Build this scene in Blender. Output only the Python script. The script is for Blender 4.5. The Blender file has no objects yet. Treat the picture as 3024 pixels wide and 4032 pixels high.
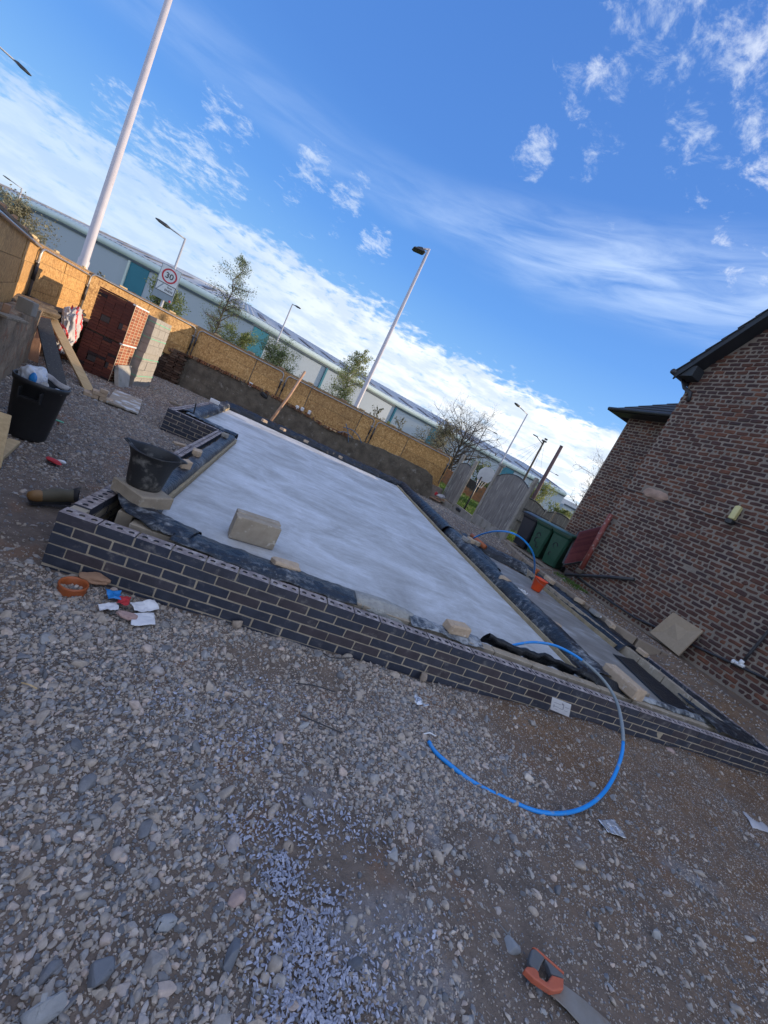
import bpy, bmesh, math, random
import numpy as np
from mathutils import Vector, Matrix, Euler
random.seed(7)
rng = np.random.default_rng(7)
R = math.radians
scene = bpy.context.scene
COL = scene.collection

# ------------------------------------------------------------------ camera
FOC = 1621.839594250657
CAM = np.array([0.9885943655907623, -2.7590919516279335, 1.2997914870514875])
CR = np.array([[0.8745620001020498, -0.19840721046487417, 0.4424656899840363], [0.3820964529191894, -0.27985515820841433, -0.8807288976130606], [0.2985692694234888, 0.9393165969254937, -0.16893999554940686]])
cd = bpy.data.cameras.new('camera')
cam = bpy.data.objects.new('camera', cd)
COL.objects.link(cam)
cd.sensor_fit = 'HORIZONTAL'
cd.sensor_width = 36.0
cd.lens = FOC / 3024 * 36.0
cd.clip_start = 0.05
cd.clip_end = 6000
mw = Matrix.Identity(4)
for i in range(3):
    mw[i][0] = CR[0][i]; mw[i][1] = -CR[1][i]; mw[i][2] = -CR[2][i]; mw[i][3] = CAM[i]
cam.matrix_world = mw
scene.camera = cam

# ------------------------------------------------------------------ light
SUN_EL, SUN_AZ = R(10.0), R(9.0)           # azimuth measured from +x towards +y
SDIR = Vector((math.cos(SUN_AZ) * math.cos(SUN_EL), math.sin(SUN_AZ) * math.cos(SUN_EL), math.sin(SUN_EL)))
sl = bpy.data.lights.new('sun', 'SUN')
sl.energy = 2.3
sl.angle = R(0.53)
sl.color = (1.0, 0.80, 0.56)
so = bpy.data.objects.new('sun', sl)
COL.objects.link(so)
so.rotation_euler = SDIR.to_track_quat('Z', 'Y').to_euler()
so.location = (30, 2, 12)

scene.view_settings.view_transform = 'Standard'
scene.view_settings.look = 'None'
scene.view_settings.exposure = 1.5
scene.view_settings.gamma = 1.0
scene.view_settings.use_curve_mapping = False
scene.cycles.use_denoising = True
scene.cycles.max_bounces = 6
scene.cycles.diffuse_bounces = 3
scene.cycles.glossy_bounces = 3
scene.cycles.transparent_max_bounces = 8
scene.cycles.caustics_reflective = False
scene.cycles.caustics_refractive = False


# ------------------------------------------------------------------ node helper
class NT:
    def __init__(s, tree):
        s.t = tree; s.n = tree.nodes; s.l = tree.links

    def node(s, typ, **kw):
        nd = s.n.new(typ)
        for k, v in kw.items():
            setattr(nd, k, v)
        return nd

    def put(s, sock, v):
        if v is None:
            return
        if isinstance(v, bpy.types.NodeSocket):
            s.l.new(v, sock)
        else:
            if isinstance(v, (tuple, list)) and hasattr(sock, 'default_value') and not isinstance(sock.default_value, float) \
                    and len(sock.default_value) == 4 and len(v) == 3:
                v = (*v, 1.0)
            sock.default_value = v

    def math(s, op, a, b=None, c=None, clamp=False):
        nd = s.node('ShaderNodeMath', operation=op, use_clamp=clamp)
        s.put(nd.inputs[0], a); s.put(nd.inputs[1], b); s.put(nd.inputs[2], c)
        return nd.outputs[0]

    def vmath(s, op, a, b=None, scale=None):
        nd = s.node('ShaderNodeVectorMath', operation=op)
        s.put(nd.inputs[0], a); s.put(nd.inputs[1], b)
        if scale is not None:
            s.put(nd.inputs['Scale'], scale)
        return nd.outputs['Value'] if op in ('DOT_PRODUCT', 'LENGTH', 'DISTANCE') else nd.outputs['Vector']

    def mix(s, fac, a, b, blend='MIX'):
        nd = s.node('ShaderNodeMix', data_type='RGBA', blend_type=blend)
        s.put(nd.inputs[0], fac); s.put(nd.inputs[6], a); s.put(nd.inputs[7], b)
        return nd.outputs[2]

    def noise(s, vec, scale, detail=4, rough=0.55, dist=0.0, out=0):
        nd = s.node('ShaderNodeTexNoise')
        s.put(nd.inputs['Vector'], vec); s.put(nd.inputs['Scale'], scale)
        nd.inputs['Detail'].default_value = detail
        nd.inputs['Roughness'].default_value = rough
        nd.inputs['Distortion'].default_value = dist
        return nd.outputs[out]

    def voro(s, vec, scale, feature='F1', out='Distance', rand=1.0):
        nd = s.node('ShaderNodeTexVoronoi', feature=feature)
        s.put(nd.inputs['Vector'], vec); s.put(nd.inputs['Scale'], scale)
        nd.inputs['Randomness'].default_value = rand
        return nd.outputs[out]

    def ramp(s, fac, stops, interp='LINEAR'):
        nd = s.node('ShaderNodeValToRGB')
        cr = nd.color_ramp
        cr.interpolation = interp
        while len(cr.elements) < len(stops):
            cr.elements.new(0.5)
        for e, (p, c) in zip(cr.elements, stops):
            e.position = p
            e.color = (*c, 1) if len(c) == 3 else c
        s.put(nd.inputs[0], fac)
        return nd.outputs[0]

    def smooth(s, v, a, b):
        nd = s.node('ShaderNodeMapRange', interpolation_type='SMOOTHSTEP')
        s.put(nd.inputs[0], v); s.put(nd.inputs[1], a); s.put(nd.inputs[2], b)
        nd.inputs[3].default_value = 0; nd.inputs[4].default_value = 1
        return nd.outputs[0]

    def mapping(s, vec, scale=(1, 1, 1), rot=(0, 0, 0), loc=(0, 0, 0)):
        nd = s.node('ShaderNodeMapping')
        s.put(nd.inputs[0], vec)
        nd.inputs[1].default_value = loc; nd.inputs[2].default_value = rot; nd.inputs[3].default_value = scale
        return nd.outputs[0]


def ray(u, v):
    return CR.T @ np.array([(u - 1512) / FOC, (v - 2016) / FOC, 1.0])


def G(u, v, z):
    d = ray(u, v); t = (z - CAM[2]) / d[2]
    return CAM + t * d


def Yp(u, v, y):
    d = ray(u, v); t = (y - CAM[1]) / d[1]
    return CAM + t * d


def Xp(u, v, x):
    d = ray(u, v); t = (x - CAM[0]) / d[0]
    return CAM + t * d


def Pl(u, v, P, n):
    d = ray(u, v); t = np.dot(np.array(P) - CAM, n) / np.dot(d, n)
    return CAM + t * d


def SY(s_, Y, z):
    """point at sideways slope s_, distance Y ahead of the camera, height z"""
    return np.array([CAM[0] + s_ * Y, CAM[1] + Y, z])


# ------------------------------------------------------------------ sky (world)
world = bpy.data.worlds.new('World')
scene.world = world
world.use_nodes = True
wt = NT(world.node_tree)
wt.n.clear()
wo = wt.node('ShaderNodeOutputWorld')
bg = wt.node('ShaderNodeBackground')
wt.l.new(bg.outputs[0], wo.inputs[0])
sky = wt.node('ShaderNodeTexSky', sky_type='NISHITA', sun_disc=False)
sky.sun_elevation = SUN_EL
sky.sun_rotation = math.pi / 2 - SUN_AZ
sky.altitude = 60
sky.air_density = 1.0
sky.dust_density = 0.6
sky.ozone_density = 2.2
tc = wt.node('ShaderNodeTexCoord')
dirv = wt.vmath('NORMALIZE', tc.outputs['Generated'])
sep = wt.node('ShaderNodeSeparateXYZ'); wt.l.new(dirv, sep.inputs[0])
dx, dy, dz = sep.outputs
el = wt.math('MULTIPLY', wt.math('ARCSINE', dz), 57.29578)
az = wt.math('MULTIPLY', wt.math('ARCTAN2', dx, dy), 57.29578)
zc = wt.math('ADD', wt.math('MAXIMUM', dz, 0.0), 0.13)
comb = wt.node('ShaderNodeCombineXYZ')
wt.l.new(wt.math('DIVIDE', dx, zc), comb.inputs[0]); wt.l.new(wt.math('DIVIDE', dy, zc), comb.inputs[1])
cp = comb.outputs[0]
# sky base: Nishita, a little more saturated, with a pale air layer near the horizon
tone = wt.ramp(wt.math('DIVIDE', el, 60.0), [(0.0, (.405, .575, .775)), (.07, (.36, .545, .78)), (.17, (.20, .44, .80)), (.32, (.105, .30, .74)),
                                        (.50, (.075, .225, .635)), (.78, (.062, .185, .56)), (1.0, (.05, .15, .48))])
tone = wt.vmath('SCALE', tone, scale=6.0)
base = wt.mix(0.86, sky.outputs[0], tone)
# altocumulus bank low above the horizon, rippled
rae = wt.node('ShaderNodeCombineXYZ')
wt.l.new(wt.math('MULTIPLY', az, 0.23), rae.inputs[0]); wt.l.new(wt.math('MULTIPLY', wt.math('SUBTRACT', el, wt.math('MULTIPLY', az, 0.05)), 0.62), rae.inputs[1])
rip = wt.math('ADD', wt.math('MULTIPLY', wt.noise(rae.outputs[0], 2.3, 7, 0.60, 0.25), 0.72), wt.math('MULTIPLY', wt.noise(wt.mapping(cp, (1.0, 1.5, 1), (0, 0, R(14))), 2.2, 5, 0.6, 0.3), 0.28))
big = wt.noise(cp, 0.7, 3, 0.55, 0.2)
edge_up = wt.math('ADD', wt.math('MULTIPLY', az, 0.012), 14.2)
edge_up = wt.math('ADD', edge_up, wt.math('MULTIPLY', wt.math('SUBTRACT', big, 0.5), 8.0))
band = wt.math('SUBTRACT', 1.0, wt.smooth(wt.math('SUBTRACT', el, edge_up), -3.4, 2.6))
lown = wt.math('ADD', el, wt.math('MULTIPLY', wt.math('SUBTRACT', wt.noise(wt.mapping(cp, (.55, 1.0, 1)), 0.55, 3), 0.5), 9.0))
low = wt.smooth(lown, 0.6, 5.2)
band = wt.math('MULTIPLY', band, wt.math('ADD', 0.32, wt.math('MULTIPLY', low, 0.68)))
thr = wt.math('SUBTRACT', 0.69, wt.math('MULTIPLY', band, 0.45))
alto = wt.smooth(rip, thr, wt.math('ADD', thr, 0.24))
alto = wt.math('MULTIPLY', alto, wt.smooth(band, 0.0, 0.25))
alto = wt.math('MULTIPLY', alto, wt.math('ADD', 0.62, wt.math('MULTIPLY', wt.smooth(az, -24.0, 4.0), 0.38)))
# thin cirrus streak
wav = wt.math('MULTIPLY', wt.math('SUBTRACT', wt.noise(cp, 1.1, 3), 0.5), 7.0)
q = wt.math('ADD', wt.math('SUBTRACT', el, wt.math('ADD', 25.0, wt.math('MULTIPLY', az, 0.075))), wav)
wid = wt.math('ADD', 3.2, wt.math('MULTIPLY', wt.smooth(az, -15.0, 42.0), 4.0))
streak = wt.math('SUBTRACT', 1.0, wt.smooth(wt.math('ABSOLUTE', q), 0.4, wid))
cae = wt.node('ShaderNodeCombineXYZ')
wt.l.new(wt.math('MULTIPLY', az, 0.045), cae.inputs[0]); wt.l.new(wt.math('MULTIPLY', wt.math('SUBTRACT', el, wt.math('MULTIPLY', az, 0.10)), 0.30), cae.inputs[1])
fib = wt.noise(cae.outputs[0], 1.9, 6, 0.58, 0.5)
cir = wt.math('MULTIPLY', streak, wt.smooth(fib, 0.18, 0.80))
cir = wt.math('MULTIPLY', cir, wt.math('ADD', 0.20, wt.math('MULTIPLY', wt.smooth(az, -6.0, 36.0), 0.62)))
# broken puffs
pn = wt.noise(wt.mapping(cp, (1.0, 1.0, 1), loc=(3.1, 1.7, 0)), 14.0, 8, 0.68, 0.30)
cover = None
PUFFS = [(2460, 180, 5.0, .9), (2370, 330, 5.0, .95), (2110, 600, 2.8, 1.1), (2340, 590, 3.2, .9), (2290, 540, 2.0, .55),
         (2780, 60, 6, 1.0), (2930, 230, 5, 1.05), (2830, 430, 5.5, 1.0), (2970, 540, 4, 1.0), (2700, 480, 3, .7), (2990, 640, 4, .9),
         (2700, 815, 2.4, .7), (2890, 880, 3.2, .75), (2980, 1010, 4.0, .75), (2340, 930, 3.2, .62), (2430, 870, 2.0, .5),
         (480, 450, 3.2, 1.0), (620, 580, 3.6, 1.1), (770, 640, 3.6, 1.15), (900, 720, 2.8, 1.05), (890, 470, 3.2, 1.0), (960, 520, 2.4, .6),
         (1240, 660, 2.8, 1.1), (1370, 760, 2.8, 1.1), (1150, 740, 2.4, .9), (1480, 960, 2.6, 1.15), (1330, 880, 2.4, .7), (1060, 800, 2.0, .6),
         (1190, 900, 2.2, .7), (60, 420, 5, .7), (560, 840, 3, .6)]
for (u, v, rad, w_) in PUFFS:
    d = ray(u, v); d = d / np.linalg.norm(d)
    dot = wt.vmath('DOT_PRODUCT', dirv, tuple(d))
    m = wt.math('MULTIPLY', wt.smooth(dot, math.cos(R(rad * 1.25)), math.cos(R(rad * 0.15))), w_)
    cover = m if cover is None else wt.math('MAXIMUM', cover, m)
# generic broken cloud elsewhere (added out of view, denser and brighter, to light the ground)
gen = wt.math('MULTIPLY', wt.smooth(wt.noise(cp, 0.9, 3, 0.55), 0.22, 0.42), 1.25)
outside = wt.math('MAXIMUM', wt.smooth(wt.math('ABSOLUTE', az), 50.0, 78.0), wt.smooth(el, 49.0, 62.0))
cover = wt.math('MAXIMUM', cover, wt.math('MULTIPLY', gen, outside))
pth = wt.math('SUBTRACT', 0.765, wt.math('MULTIPLY', cover, 0.33))
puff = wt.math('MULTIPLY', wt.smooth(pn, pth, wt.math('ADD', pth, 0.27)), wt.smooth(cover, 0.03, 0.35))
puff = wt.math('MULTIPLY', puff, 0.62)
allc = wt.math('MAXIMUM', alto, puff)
shade = wt.noise(wt.mapping(cp, loc=(0.06, 0.03, 0)), 2.6, 5, 0.6)
warm = wt.smooth(az, -20.0, 62.0)
ccol = wt.mix(warm, (4.3, 4.75, 5.3), (6.9, 6.8, 6.6))
ccol = wt.mix(wt.math('MULTIPLY', wt.smooth(shade, 0.36, 0.62), 0.75), ccol, (3.1, 3.75, 4.7))
ccol = wt.mix(outside, ccol, (9.2, 9.7, 10.4))  # unseen cloud made brighter than the visible cloud, lifts the shaded ground
c1 = wt.mix(wt.math('MULTIPLY', cir, 0.66), base, (4.5, 5.3, 6.3))
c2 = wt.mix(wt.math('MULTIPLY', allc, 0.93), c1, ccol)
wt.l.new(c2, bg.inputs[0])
bg.inputs[1].default_value = 0.075


# ------------------------------------------------------------------ materials
def new_mat(name):
    m = bpy.data.materials.new(name)
    m.use_nodes = True
    nt = NT(m.node_tree)
    b = nt.n['Principled BSDF']
    return m, nt, b


def bump(nt, b, h, strength=0.4, dist=0.02):
    nd = nt.node('ShaderNodeBump')
    nd.inputs['Strength'].default_value = strength
    nd.inputs['Distance'].default_value = dist
    nt.put(nd.inputs['Height'], h)
    nt.l.new(nd.outputs[0], b.inputs['Normal'])


def obco(nt):
    return nt.node('ShaderNodeTexCoord').outputs['Object']


def MAT(name, c1, c2=None, scale=6.0, rough=0.8, bmp=0.25, bscale=40.0, bdist=0.01, metal=0.0, spots=None, sscale=14.0, sthr=(0.58, 0.7),
        stretch=None, coat=0.0, rvar=0.12, spec=0.5):
    """weathered surface: two tones by noise, optional third tone in spots, fine relief"""
    m, nt, b = new_mat(name)
    co = obco(nt)
    if stretch:
        co = nt.mapping(co, stretch)
    c2 = c2 or tuple(x * 0.72 for x in c1)
    n = nt.noise(co, scale, 6, 0.6)
    col = nt.ramp(n, [(0.32, c1), (0.68, c2)])
    if spots:
        sn = nt.noise(co, sscale, 5, 0.62)
        col = nt.mix(nt.smooth(sn, *sthr), col, spots)
    nt.l.new(col, b.inputs['Base Color'])
    rr = nt.math('ADD', rough - rvar / 2, nt.math('MULTIPLY', nt.noise(co, scale * 2.3, 3), rvar), clamp=True)
    nt.l.new(rr, b.inputs['Roughness'])
    b.inputs['Metallic'].default_value = metal
    b.inputs['Coat Weight'].default_value = coat
    b.inputs['Specular IOR Level'].default_value = spec
    if bmp:
        bump(nt, b, nt.noise(co, bscale, 5, 0.6), bmp, bdist)
    return m


def TINT(name, stops, rough=0.85, bmp=0.5, bscale=60, bdist=0.006, grime=0.35, gs=9.0, spec=0.3, extra=None):
    """per-piece tone read from the face attribute 'tint', plus grain"""
    m, nt, b = new_mat(name)
    at = nt.node('ShaderNodeAttribute', attribute_name='tint')
    oi = nt.node('ShaderNodeObjectInfo')
    t = nt.math('FRACT', nt.math('ADD', at.outputs['Fac'], nt.math('MULTIPLY', oi.outputs['Random'], 0.0)))
    col = nt.ramp(t, stops, 'LINEAR')
    co = nt.node('ShaderNodeNewGeometry').outputs['Position']
    g = nt.noise(co, gs, 6, 0.65)
    col = nt.mix(grime, col, nt.ramp(g, [(0.3, (0.55, 0.55, 0.55)), (0.7, (1.35, 1.33, 1.3))]), 'MULTIPLY')
    if extra:
        c3, s3, thr, amt = extra
        col = nt.mix(nt.math('MULTIPLY', nt.smooth(nt.noise(co, s3, 5, 0.65), *thr), amt), col, c3)
    nt.l.new(col, b.inputs['Base Color'])
    b.inputs['Roughness'].default_value = rough
    b.inputs['Specular IOR Level'].default_value = spec
    bump(nt, b, nt.noise(co, bscale, 5, 0.65), bmp, bdist)
    return m


def PLAIN(name, c, rough=0.5, metal=0.0, emit=None, coat=0.0):
    return MAT(name, c, tuple(x * 0.85 for x in c), 8, rough, 0.08, 60, 0.004, metal, coat=coat)


m_blue_brick = TINT('blue_engineering_brick', [(0, (.034, .040, .062)), (.5, (.046, .052, .074)), (.8, (.058, .054, .068)), (1, (.066, .054, .062))], .52, .5, 70, .004, .65, 9, .4,
                    extra=((.27, .25, .235), 10.0, (.55, .72), .5))
m_blue_top = TINT('blue_brick_bed_face', [(0, (.22, .185, .185)), (1, (.32, .265, .26))], .85, .7, 70, .006, .8, 16, .2,
                  extra=((.52, .46, .43), 13.0, (.46, .64), .75))
m_mortar = MAT('pale_mortar', (.46, .385, .29), (.35, .29, .215), 14, .92, .6, 160, .006)
m_house_brick = TINT('old_red_brick', [(0, (.074, .044, .042)), (.25, (.092, .050, .043)), (.6, (.122, .058, .043)), (.88, (.155, .068, .046)), (1, (.18, .082, .054))], .9, .9, 70, .010, .6, 5.5, .2,
                     extra=((.055, .042, .046), 2.6, (.45, .70), .7))
m_house_mortar = MAT('rough_grey_mortar', (.27, .222, .18), (.19, .158, .13), 3.0, .95, .7, 90, .012)
m_old_brick = TINT('weathered_orange_brick', [(0, (.16, .065, .035)), (.5, (.26, .12, .06)), (1, (.22, .15, .10))], .92, .9, 50, .012, .7, 8, .2,
                   extra=((.10, .085, .065), 4.0, (.48, .64), .85))
m_leftwall = MAT('mossy_brown_stonework', (.36, .26, .17), (.17, .125, .085), 3.2, .95, .9, 20, .02, spots=(.30, .155, .085), sscale=5, sthr=(.54, .66))
m_render = MAT('old_cement_render', (.175, .145, .11), (.075, .062, .047), 3.0, .95, .9, 24, .03, spots=(.27, .245, .21), sscale=4.2, sthr=(.56, .72))
m_pack_brick = TINT('dark_red_facing_brick', [(0, (.022, .018, .022)), (.12, (.030, .020, .023)), (.2, (.075, .026, .022)), (.7, (.10, .032, .024)), (1, (.125, .045, .030))], .85, .4, 120, .004, .3, 30)
m_pack_end = TINT('sanded_brick_end', [(0, (.12, .05, .04)), (.3, (.26, .085, .045)), (1, (.32, .125, .07))], .88, .5, 120, .004, .5, 22)
m_old_dark = TINT('dark_old_brick', [(0, (.055, .036, .028)), (.6, (.10, .058, .04)), (1, (.14, .10, .075))], .95, .9, 50, .012, .7, 8, .2)  # darker tone of the old brick, for the pillar
m_cream = MAT('cream_sand_edge', (.62, .50, .34), (.50, .38, .26), 20, .9, .3)
m_block = MAT('grey_concrete_block', (.31, .29, .265), (.24, .225, .205), 7, .95, .6, 190, .006)
m_block_tan = MAT('tan_concrete_block', (.40, .33, .25), (.29, .235, .175), 9, .95, .6, 150, .006, spots=(.52, .46, .38), sscale=12)
m_brick_tan = MAT('pale_common_brick', (.50, .38, .27), (.40, .29, .20), 16, .93, .5, 120, .005, spots=(.58, .50, .42), sscale=18)
m_conc = MAT('weathered_concrete', (.36, .345, .315), (.25, .24, .22), 4, .93, .5, 90, .008, spots=(.17, .155, .12), sscale=5, sthr=(.56, .74))
m_conc_post = MAT('concrete_fence_post', (.33, .30, .265), (.22, .20, .175), 3, .93, .5, 70, .008, spots=(.13, .11, .07), sscale=4, sthr=(.52, .74))
m_spill = MAT('spilled_concrete', (.43, .42, .39), (.30, .29, .27), 12, .95, 1.0, 60, .02)
m_ins = MAT('tan_insulation_board', (.36, .285, .175), (.25, .195, .12), 9, .85, .5, 60, .01, spots=(.26, .19, .10), sscale=20, sthr=(.6, .72))
m_timber = MAT('pale_sawn_timber', (.58, .42, .23), (.45, .31, .16), 5, .8, .3, 50, .004, stretch=(1, 8, 8))
m_timber_old = MAT('grey_weathered_timber', (.30, .25, .19), (.20, .16, .12), 4, .9, .5, 60, .006, stretch=(2, 9, 9), spots=(.11, .09, .06), sscale=4)
m_timber_red = MAT('reddish_timber', (.40, .24, .15), (.28, .16, .10), 5, .85, .4, 50)
m_panel_wood = MAT('silvered_fence_board', (.235, .215, .195), (.125, .110, .105), 2.2, .92, .5, 40, .006, stretch=(5, 5, .9), spots=(.34, .31, .275), sscale=2.6, sthr=(.52, .70))
m_black_wood = MAT('black_stained_board', (.030, .030, .032), (.055, .054, .052), 6, .6, .4, 60, .006, stretch=(6, 6, 1.2), spots=(.26, .25, .23), sscale=9, sthr=(.60, .72))
m_blackpl = MAT('black_plastic', (.016, .017, .020), (.026, .027, .030), 5, .45, .15, 60, .003, spots=(.055, .053, .052), sscale=12, sthr=(.62, .8))
m_bucket = MAT('mortar_smeared_black_rubber', (.017, .018, .021), (.028, .028, .030), 5, .55, .3, 40, .004, spots=(.22, .21, .195), sscale=9, sthr=(.52, .74))
m_mortar_dry = MAT('dried_mortar', (.36, .325, .28), (.25, .225, .19), 8, .95, .6, 60, .01)
m_steel = MAT('galvanised_tube', (.36, .36, .37), (.26, .26, .27), 8, .42, .1, 60, .002, .75, spots=(.25, .15, .09), sscale=7, sthr=(.63, .75))
m_polewhite = MAT('lamp_column_paint', (.46, .435, .47), (.40, .375, .41), 2, .5, .08, 50, .002)
m_lampgrey = MAT('grey_lamp_column', (.42, .42, .45), (.34, .34, .37), 2, .5, .08)
m_dark = MAT('dark_metal', (.035, .035, .042), (.05, .05, .055), 5, .5, .1, 60, .002, .3)
m_osbbatten = MAT('dirty_batten', (.25, .17, .10), (.17, .115, .07), 4, .9, .4)
m_bin_green = MAT('green_bin_plastic', (.018, .075, .045), (.013, .055, .036), 2.2, .42, .08, 40, .002, spots=(.045, .095, .065), sscale=5, sthr=(.55, .8))
m_bin_black = MAT('black_bin_plastic', (.014, .016, .024), (.020, .022, .030), 2.4, .45, .08, 40, .002)
m_orange = MAT('orange_bucket_plastic', (.78, .085, .015), (.66, .065, .012), 4, .4, .05, 40, .002)
m_hose = MAT('blue_water_pipe', (.012, .27, .74), (.010, .23, .64), 3, .38, .06, 40, .001, spots=(.20, .30, .42), sscale=11, sthr=(.56, .74))
m_hosegrey = MAT('mortar_dusted_pipe', (.25, .285, .30), (.19, .22, .24), 5, .8, .3, 60, .002)
m_orange_clay = MAT('orange_drain_plastic', (.42, .115, .035), (.33, .085, .028), 6, .5, .12, 60, .002)
m_white = MAT('white_plastic', (.72, .72, .73), (.62, .62, .64), 5, .5, .1)
m_paper = MAT('creased_white_paper', (.76, .76, .79), (.66, .66, .70), 10, .8, .5, 18, .01)
m_red = MAT('red_fabric', (.52, .035, .045), (.40, .025, .032), 9, .8, .3)
m_rubberboot = MAT('muddy_rubber_boot', (.115, .098, .062), (.085, .070, .044), 5, .7, .3, 40, .004, spots=(.05, .042, .032), sscale=6)
m_boot_toe = MAT('tan_boot_toe', (.30, .165, .06), (.22, .115, .04), 6, .6, .2)
m_foil = MAT('crumpled_foil', (.80, .82, .86), (.7, .72, .76), 8, .28, .9, 25, .02, .8)
m_tile_red = TINT('red_hanging_tile', [(0, (.11, .026, .030)), (1, (.165, .042, .042))], .8, .4, 50, .006, .4, 10)
m_rooftile = TINT('dark_roof_tile', [(0, (.030, .034, .044)), (1, (.055, .056, .062))], .75, .5, 50, .008, .5, 9)
m_barge = MAT('black_painted_timber', (.020, .024, .030), (.030, .034, .040), 3, .6, .2)
m_redpipe = MAT('flaking_red_pipe_paint', (.22, .050, .035), (.17, .036, .028), 4, .6, .3, 50, .004, spots=(.36, .30, .26), sscale=6, sthr=(.54, .66))
m_lampcap = MAT('yellowed_lamp_lens', (.62, .56, .27), (.54, .48, .21), 4, .35, .05)
m_slabtan = MAT('buff_paving_slab', (.36, .275, .19), (.31, .235, .16), 18, .93, .5, 160, .004)
m_path = MAT('worn_path_concrete', (.31, .245, .185), (.215, .165, .125), 3, .95, .6, 60, .012, spots=(.11, .085, .06), sscale=4)
m_whfac = MAT('grey_warehouse_cladding', (.33, .375, .43), (.30, .345, .40), .05, .6, .0)
m_whteal = MAT('teal_warehouse_panel', (.012, .15, .215), (.010, .125, .185), .2, .55, .0)
m_wheave = MAT('pale_green_eave', (.50, .575, .55), (.44, .51, .49), .3, .5, .0)
m_whroof = MAT('profiled_steel_roof', (.36, .38, .40), (.28, .30, .33), .15, .55, .0)
m_whsky = MAT('grey_rooflight', (.12, .105, .11), (.09, .08, .085), .4, .5, .0)
m_gutter = MAT('dark_gutter', (.055, .075, .10), (.045, .065, .09), .4, .6, .0)
m_bark = MAT('dark_bark', (.10, .078, .060), (.065, .050, .040), 6, .95, .6, 40, .01)
m_birchbark = MAT('pale_birch_bark', (.34, .31, .28), (.22, .19, .17), 5, .9, .4, 30, .006, spots=(.06, .05, .045), sscale=7)
m_wire = PLAIN('black_wire', (.03, .03, .035), .6)
m_green_strap = PLAIN('green_strap', (.12, .50, .32), .5)
m_signwhite = PLAIN('sign_white', (.66, .68, .72), .45)
m_signgrey = PLAIN('sign_grey', (.25, .30, .36), .5)
m_signred = PLAIN('sign_red', (.50, .02, .045), .45)
m_signblack = PLAIN('sign_black', (.02, .02, .03), .45)
m_rubble = MAT('soil_and_rubble', (.13, .098, .070), (.075, .058, .043), 5, .97, 1.0, 30, .03, spots=(.24, .21, .18), sscale=14, sthr=(.6, .68))
m_bag = MAT('translucent_bag_plastic', (.58, .60, .66), (.46, .50, .56), 5, .35, .5, 14, .02)
m_sack = MAT('dirty_white_sack', (.50, .485, .50), (.33, .32, .34), 6, .75, .6, 26, .012, spots=(.24, .23, .23), sscale=5)
m_bluestk = PLAIN('blue_print', (.02, .22, .60), .4)


def osb_mat():
    m, nt, b = new_mat('oriented_strand_board')
    co = nt.node('ShaderNodeNewGeometry').outputs['Position']
    wob = nt.noise(co, 6, 2, out=1)
    v = nt.vmath('ADD', co, nt.vmath('SCALE', wob, scale=0.10))
    cols = []
    for rot, sc in (((.3, .2, .5), (30, 30, 11)), ((1.2, .6, 2.1), (11, 32, 26)), ((.7, 1.9, .9), (28, 12, 30))):
        vv = nt.mapping(v, sc, rot)
        cols.append(nt.voro(vv, 1.25, out='Color'))
    s1 = nt.node('ShaderNodeSeparateColor'); nt.l.new(cols[0], s1.inputs[0])
    s2 = nt.node('ShaderNodeSeparateColor'); nt.l.new(cols[1], s2.inputs[0])
    s3 = nt.node('ShaderNodeSeparateColor'); nt.l.new(cols[2], s3.inputs[0])
    f = nt.math('ADD', nt.math('MULTIPLY', s1.outputs[0], .45), nt.math('ADD', nt.math('MULTIPLY', s2.outputs[0], .33), nt.math('MULTIPLY', s3.outputs[1], .22)))
    col = nt.ramp(f, [(0.12, (.25, .125, .040)), (.38, (.42, .225, .072)), (.60, (.50, .285, .10)), (.88, (.66, .42, .18))])
    at = nt.node('ShaderNodeAttribute', attribute_name='tint')
    col = nt.mix(0.55, col, nt.ramp(at.outputs['Fac'], [(0, (.74, .70, .66)), (1, (1.2, 1.16, 1.08))]), 'MULTIPLY')
    dirt = nt.smooth(nt.noise(co, 1.3, 5, .65), .5, .78)
    col = nt.mix(nt.math('MULTIPLY', dirt, .35), col, (.22, .13, .055))
    nt.l.new(col, b.inputs['Base Color'])
    b.inputs['Roughness'].default_value = .62
    bump(nt, b, f, .55, .006)
    return m


m_osb = osb_mat()


def membrane_mat(name, dust, fine, c=(.017, .021, .029)):
    m, nt, b = new_mat(name)
    co = nt.node('ShaderNodeNewGeometry').outputs['Position']
    d1 = nt.noise(co, 2.2, 6, .68)
    d2 = nt.noise(co, 17, 5, .7, .4)
    f = nt.math('ADD', nt.math('MULTIPLY', d1, .6), nt.math('MULTIPLY', d2, .55))
    f = nt.smooth(f, dust, dust + .22)
    spk = nt.smooth(nt.voro(co, 26), .06, .12)
    sp2 = nt.smooth(nt.noise(co, 5, 3), .50, .60)
    f = nt.math('MAXIMUM', f, nt.math('MULTIPLY', nt.math('MULTIPLY', nt.math('SUBTRACT', 1, spk), sp2), .8))
    col = nt.mix(nt.math('MULTIPLY', f, fine), c, (.44, .455, .47))
    nt.l.new(col, b.inputs['Base Color'])
    nt.l.new(nt.math('ADD', .36, nt.math('MULTIPLY', f, .5)), b.inputs['Roughness'])
    b.inputs['Specular IOR Level'].default_value = .38
    bump(nt, b, nt.math('ADD', nt.noise(co, 19, 4, .6, 1.2), nt.math('MULTIPLY', nt.noise(co, 6, 3, .6, 2.0), 1.5)), .55, .016)
    return m


m_dpm = membrane_mat('dusty_black_polythene', .56, .72)
m_dpm_clean = membrane_mat('clean_black_polythene', .66, .50, (.013, .016, .022))
m_dpm_dust = membrane_mat('cement_caked_polythene', .47, .85, (.035, .045, .06))


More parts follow.
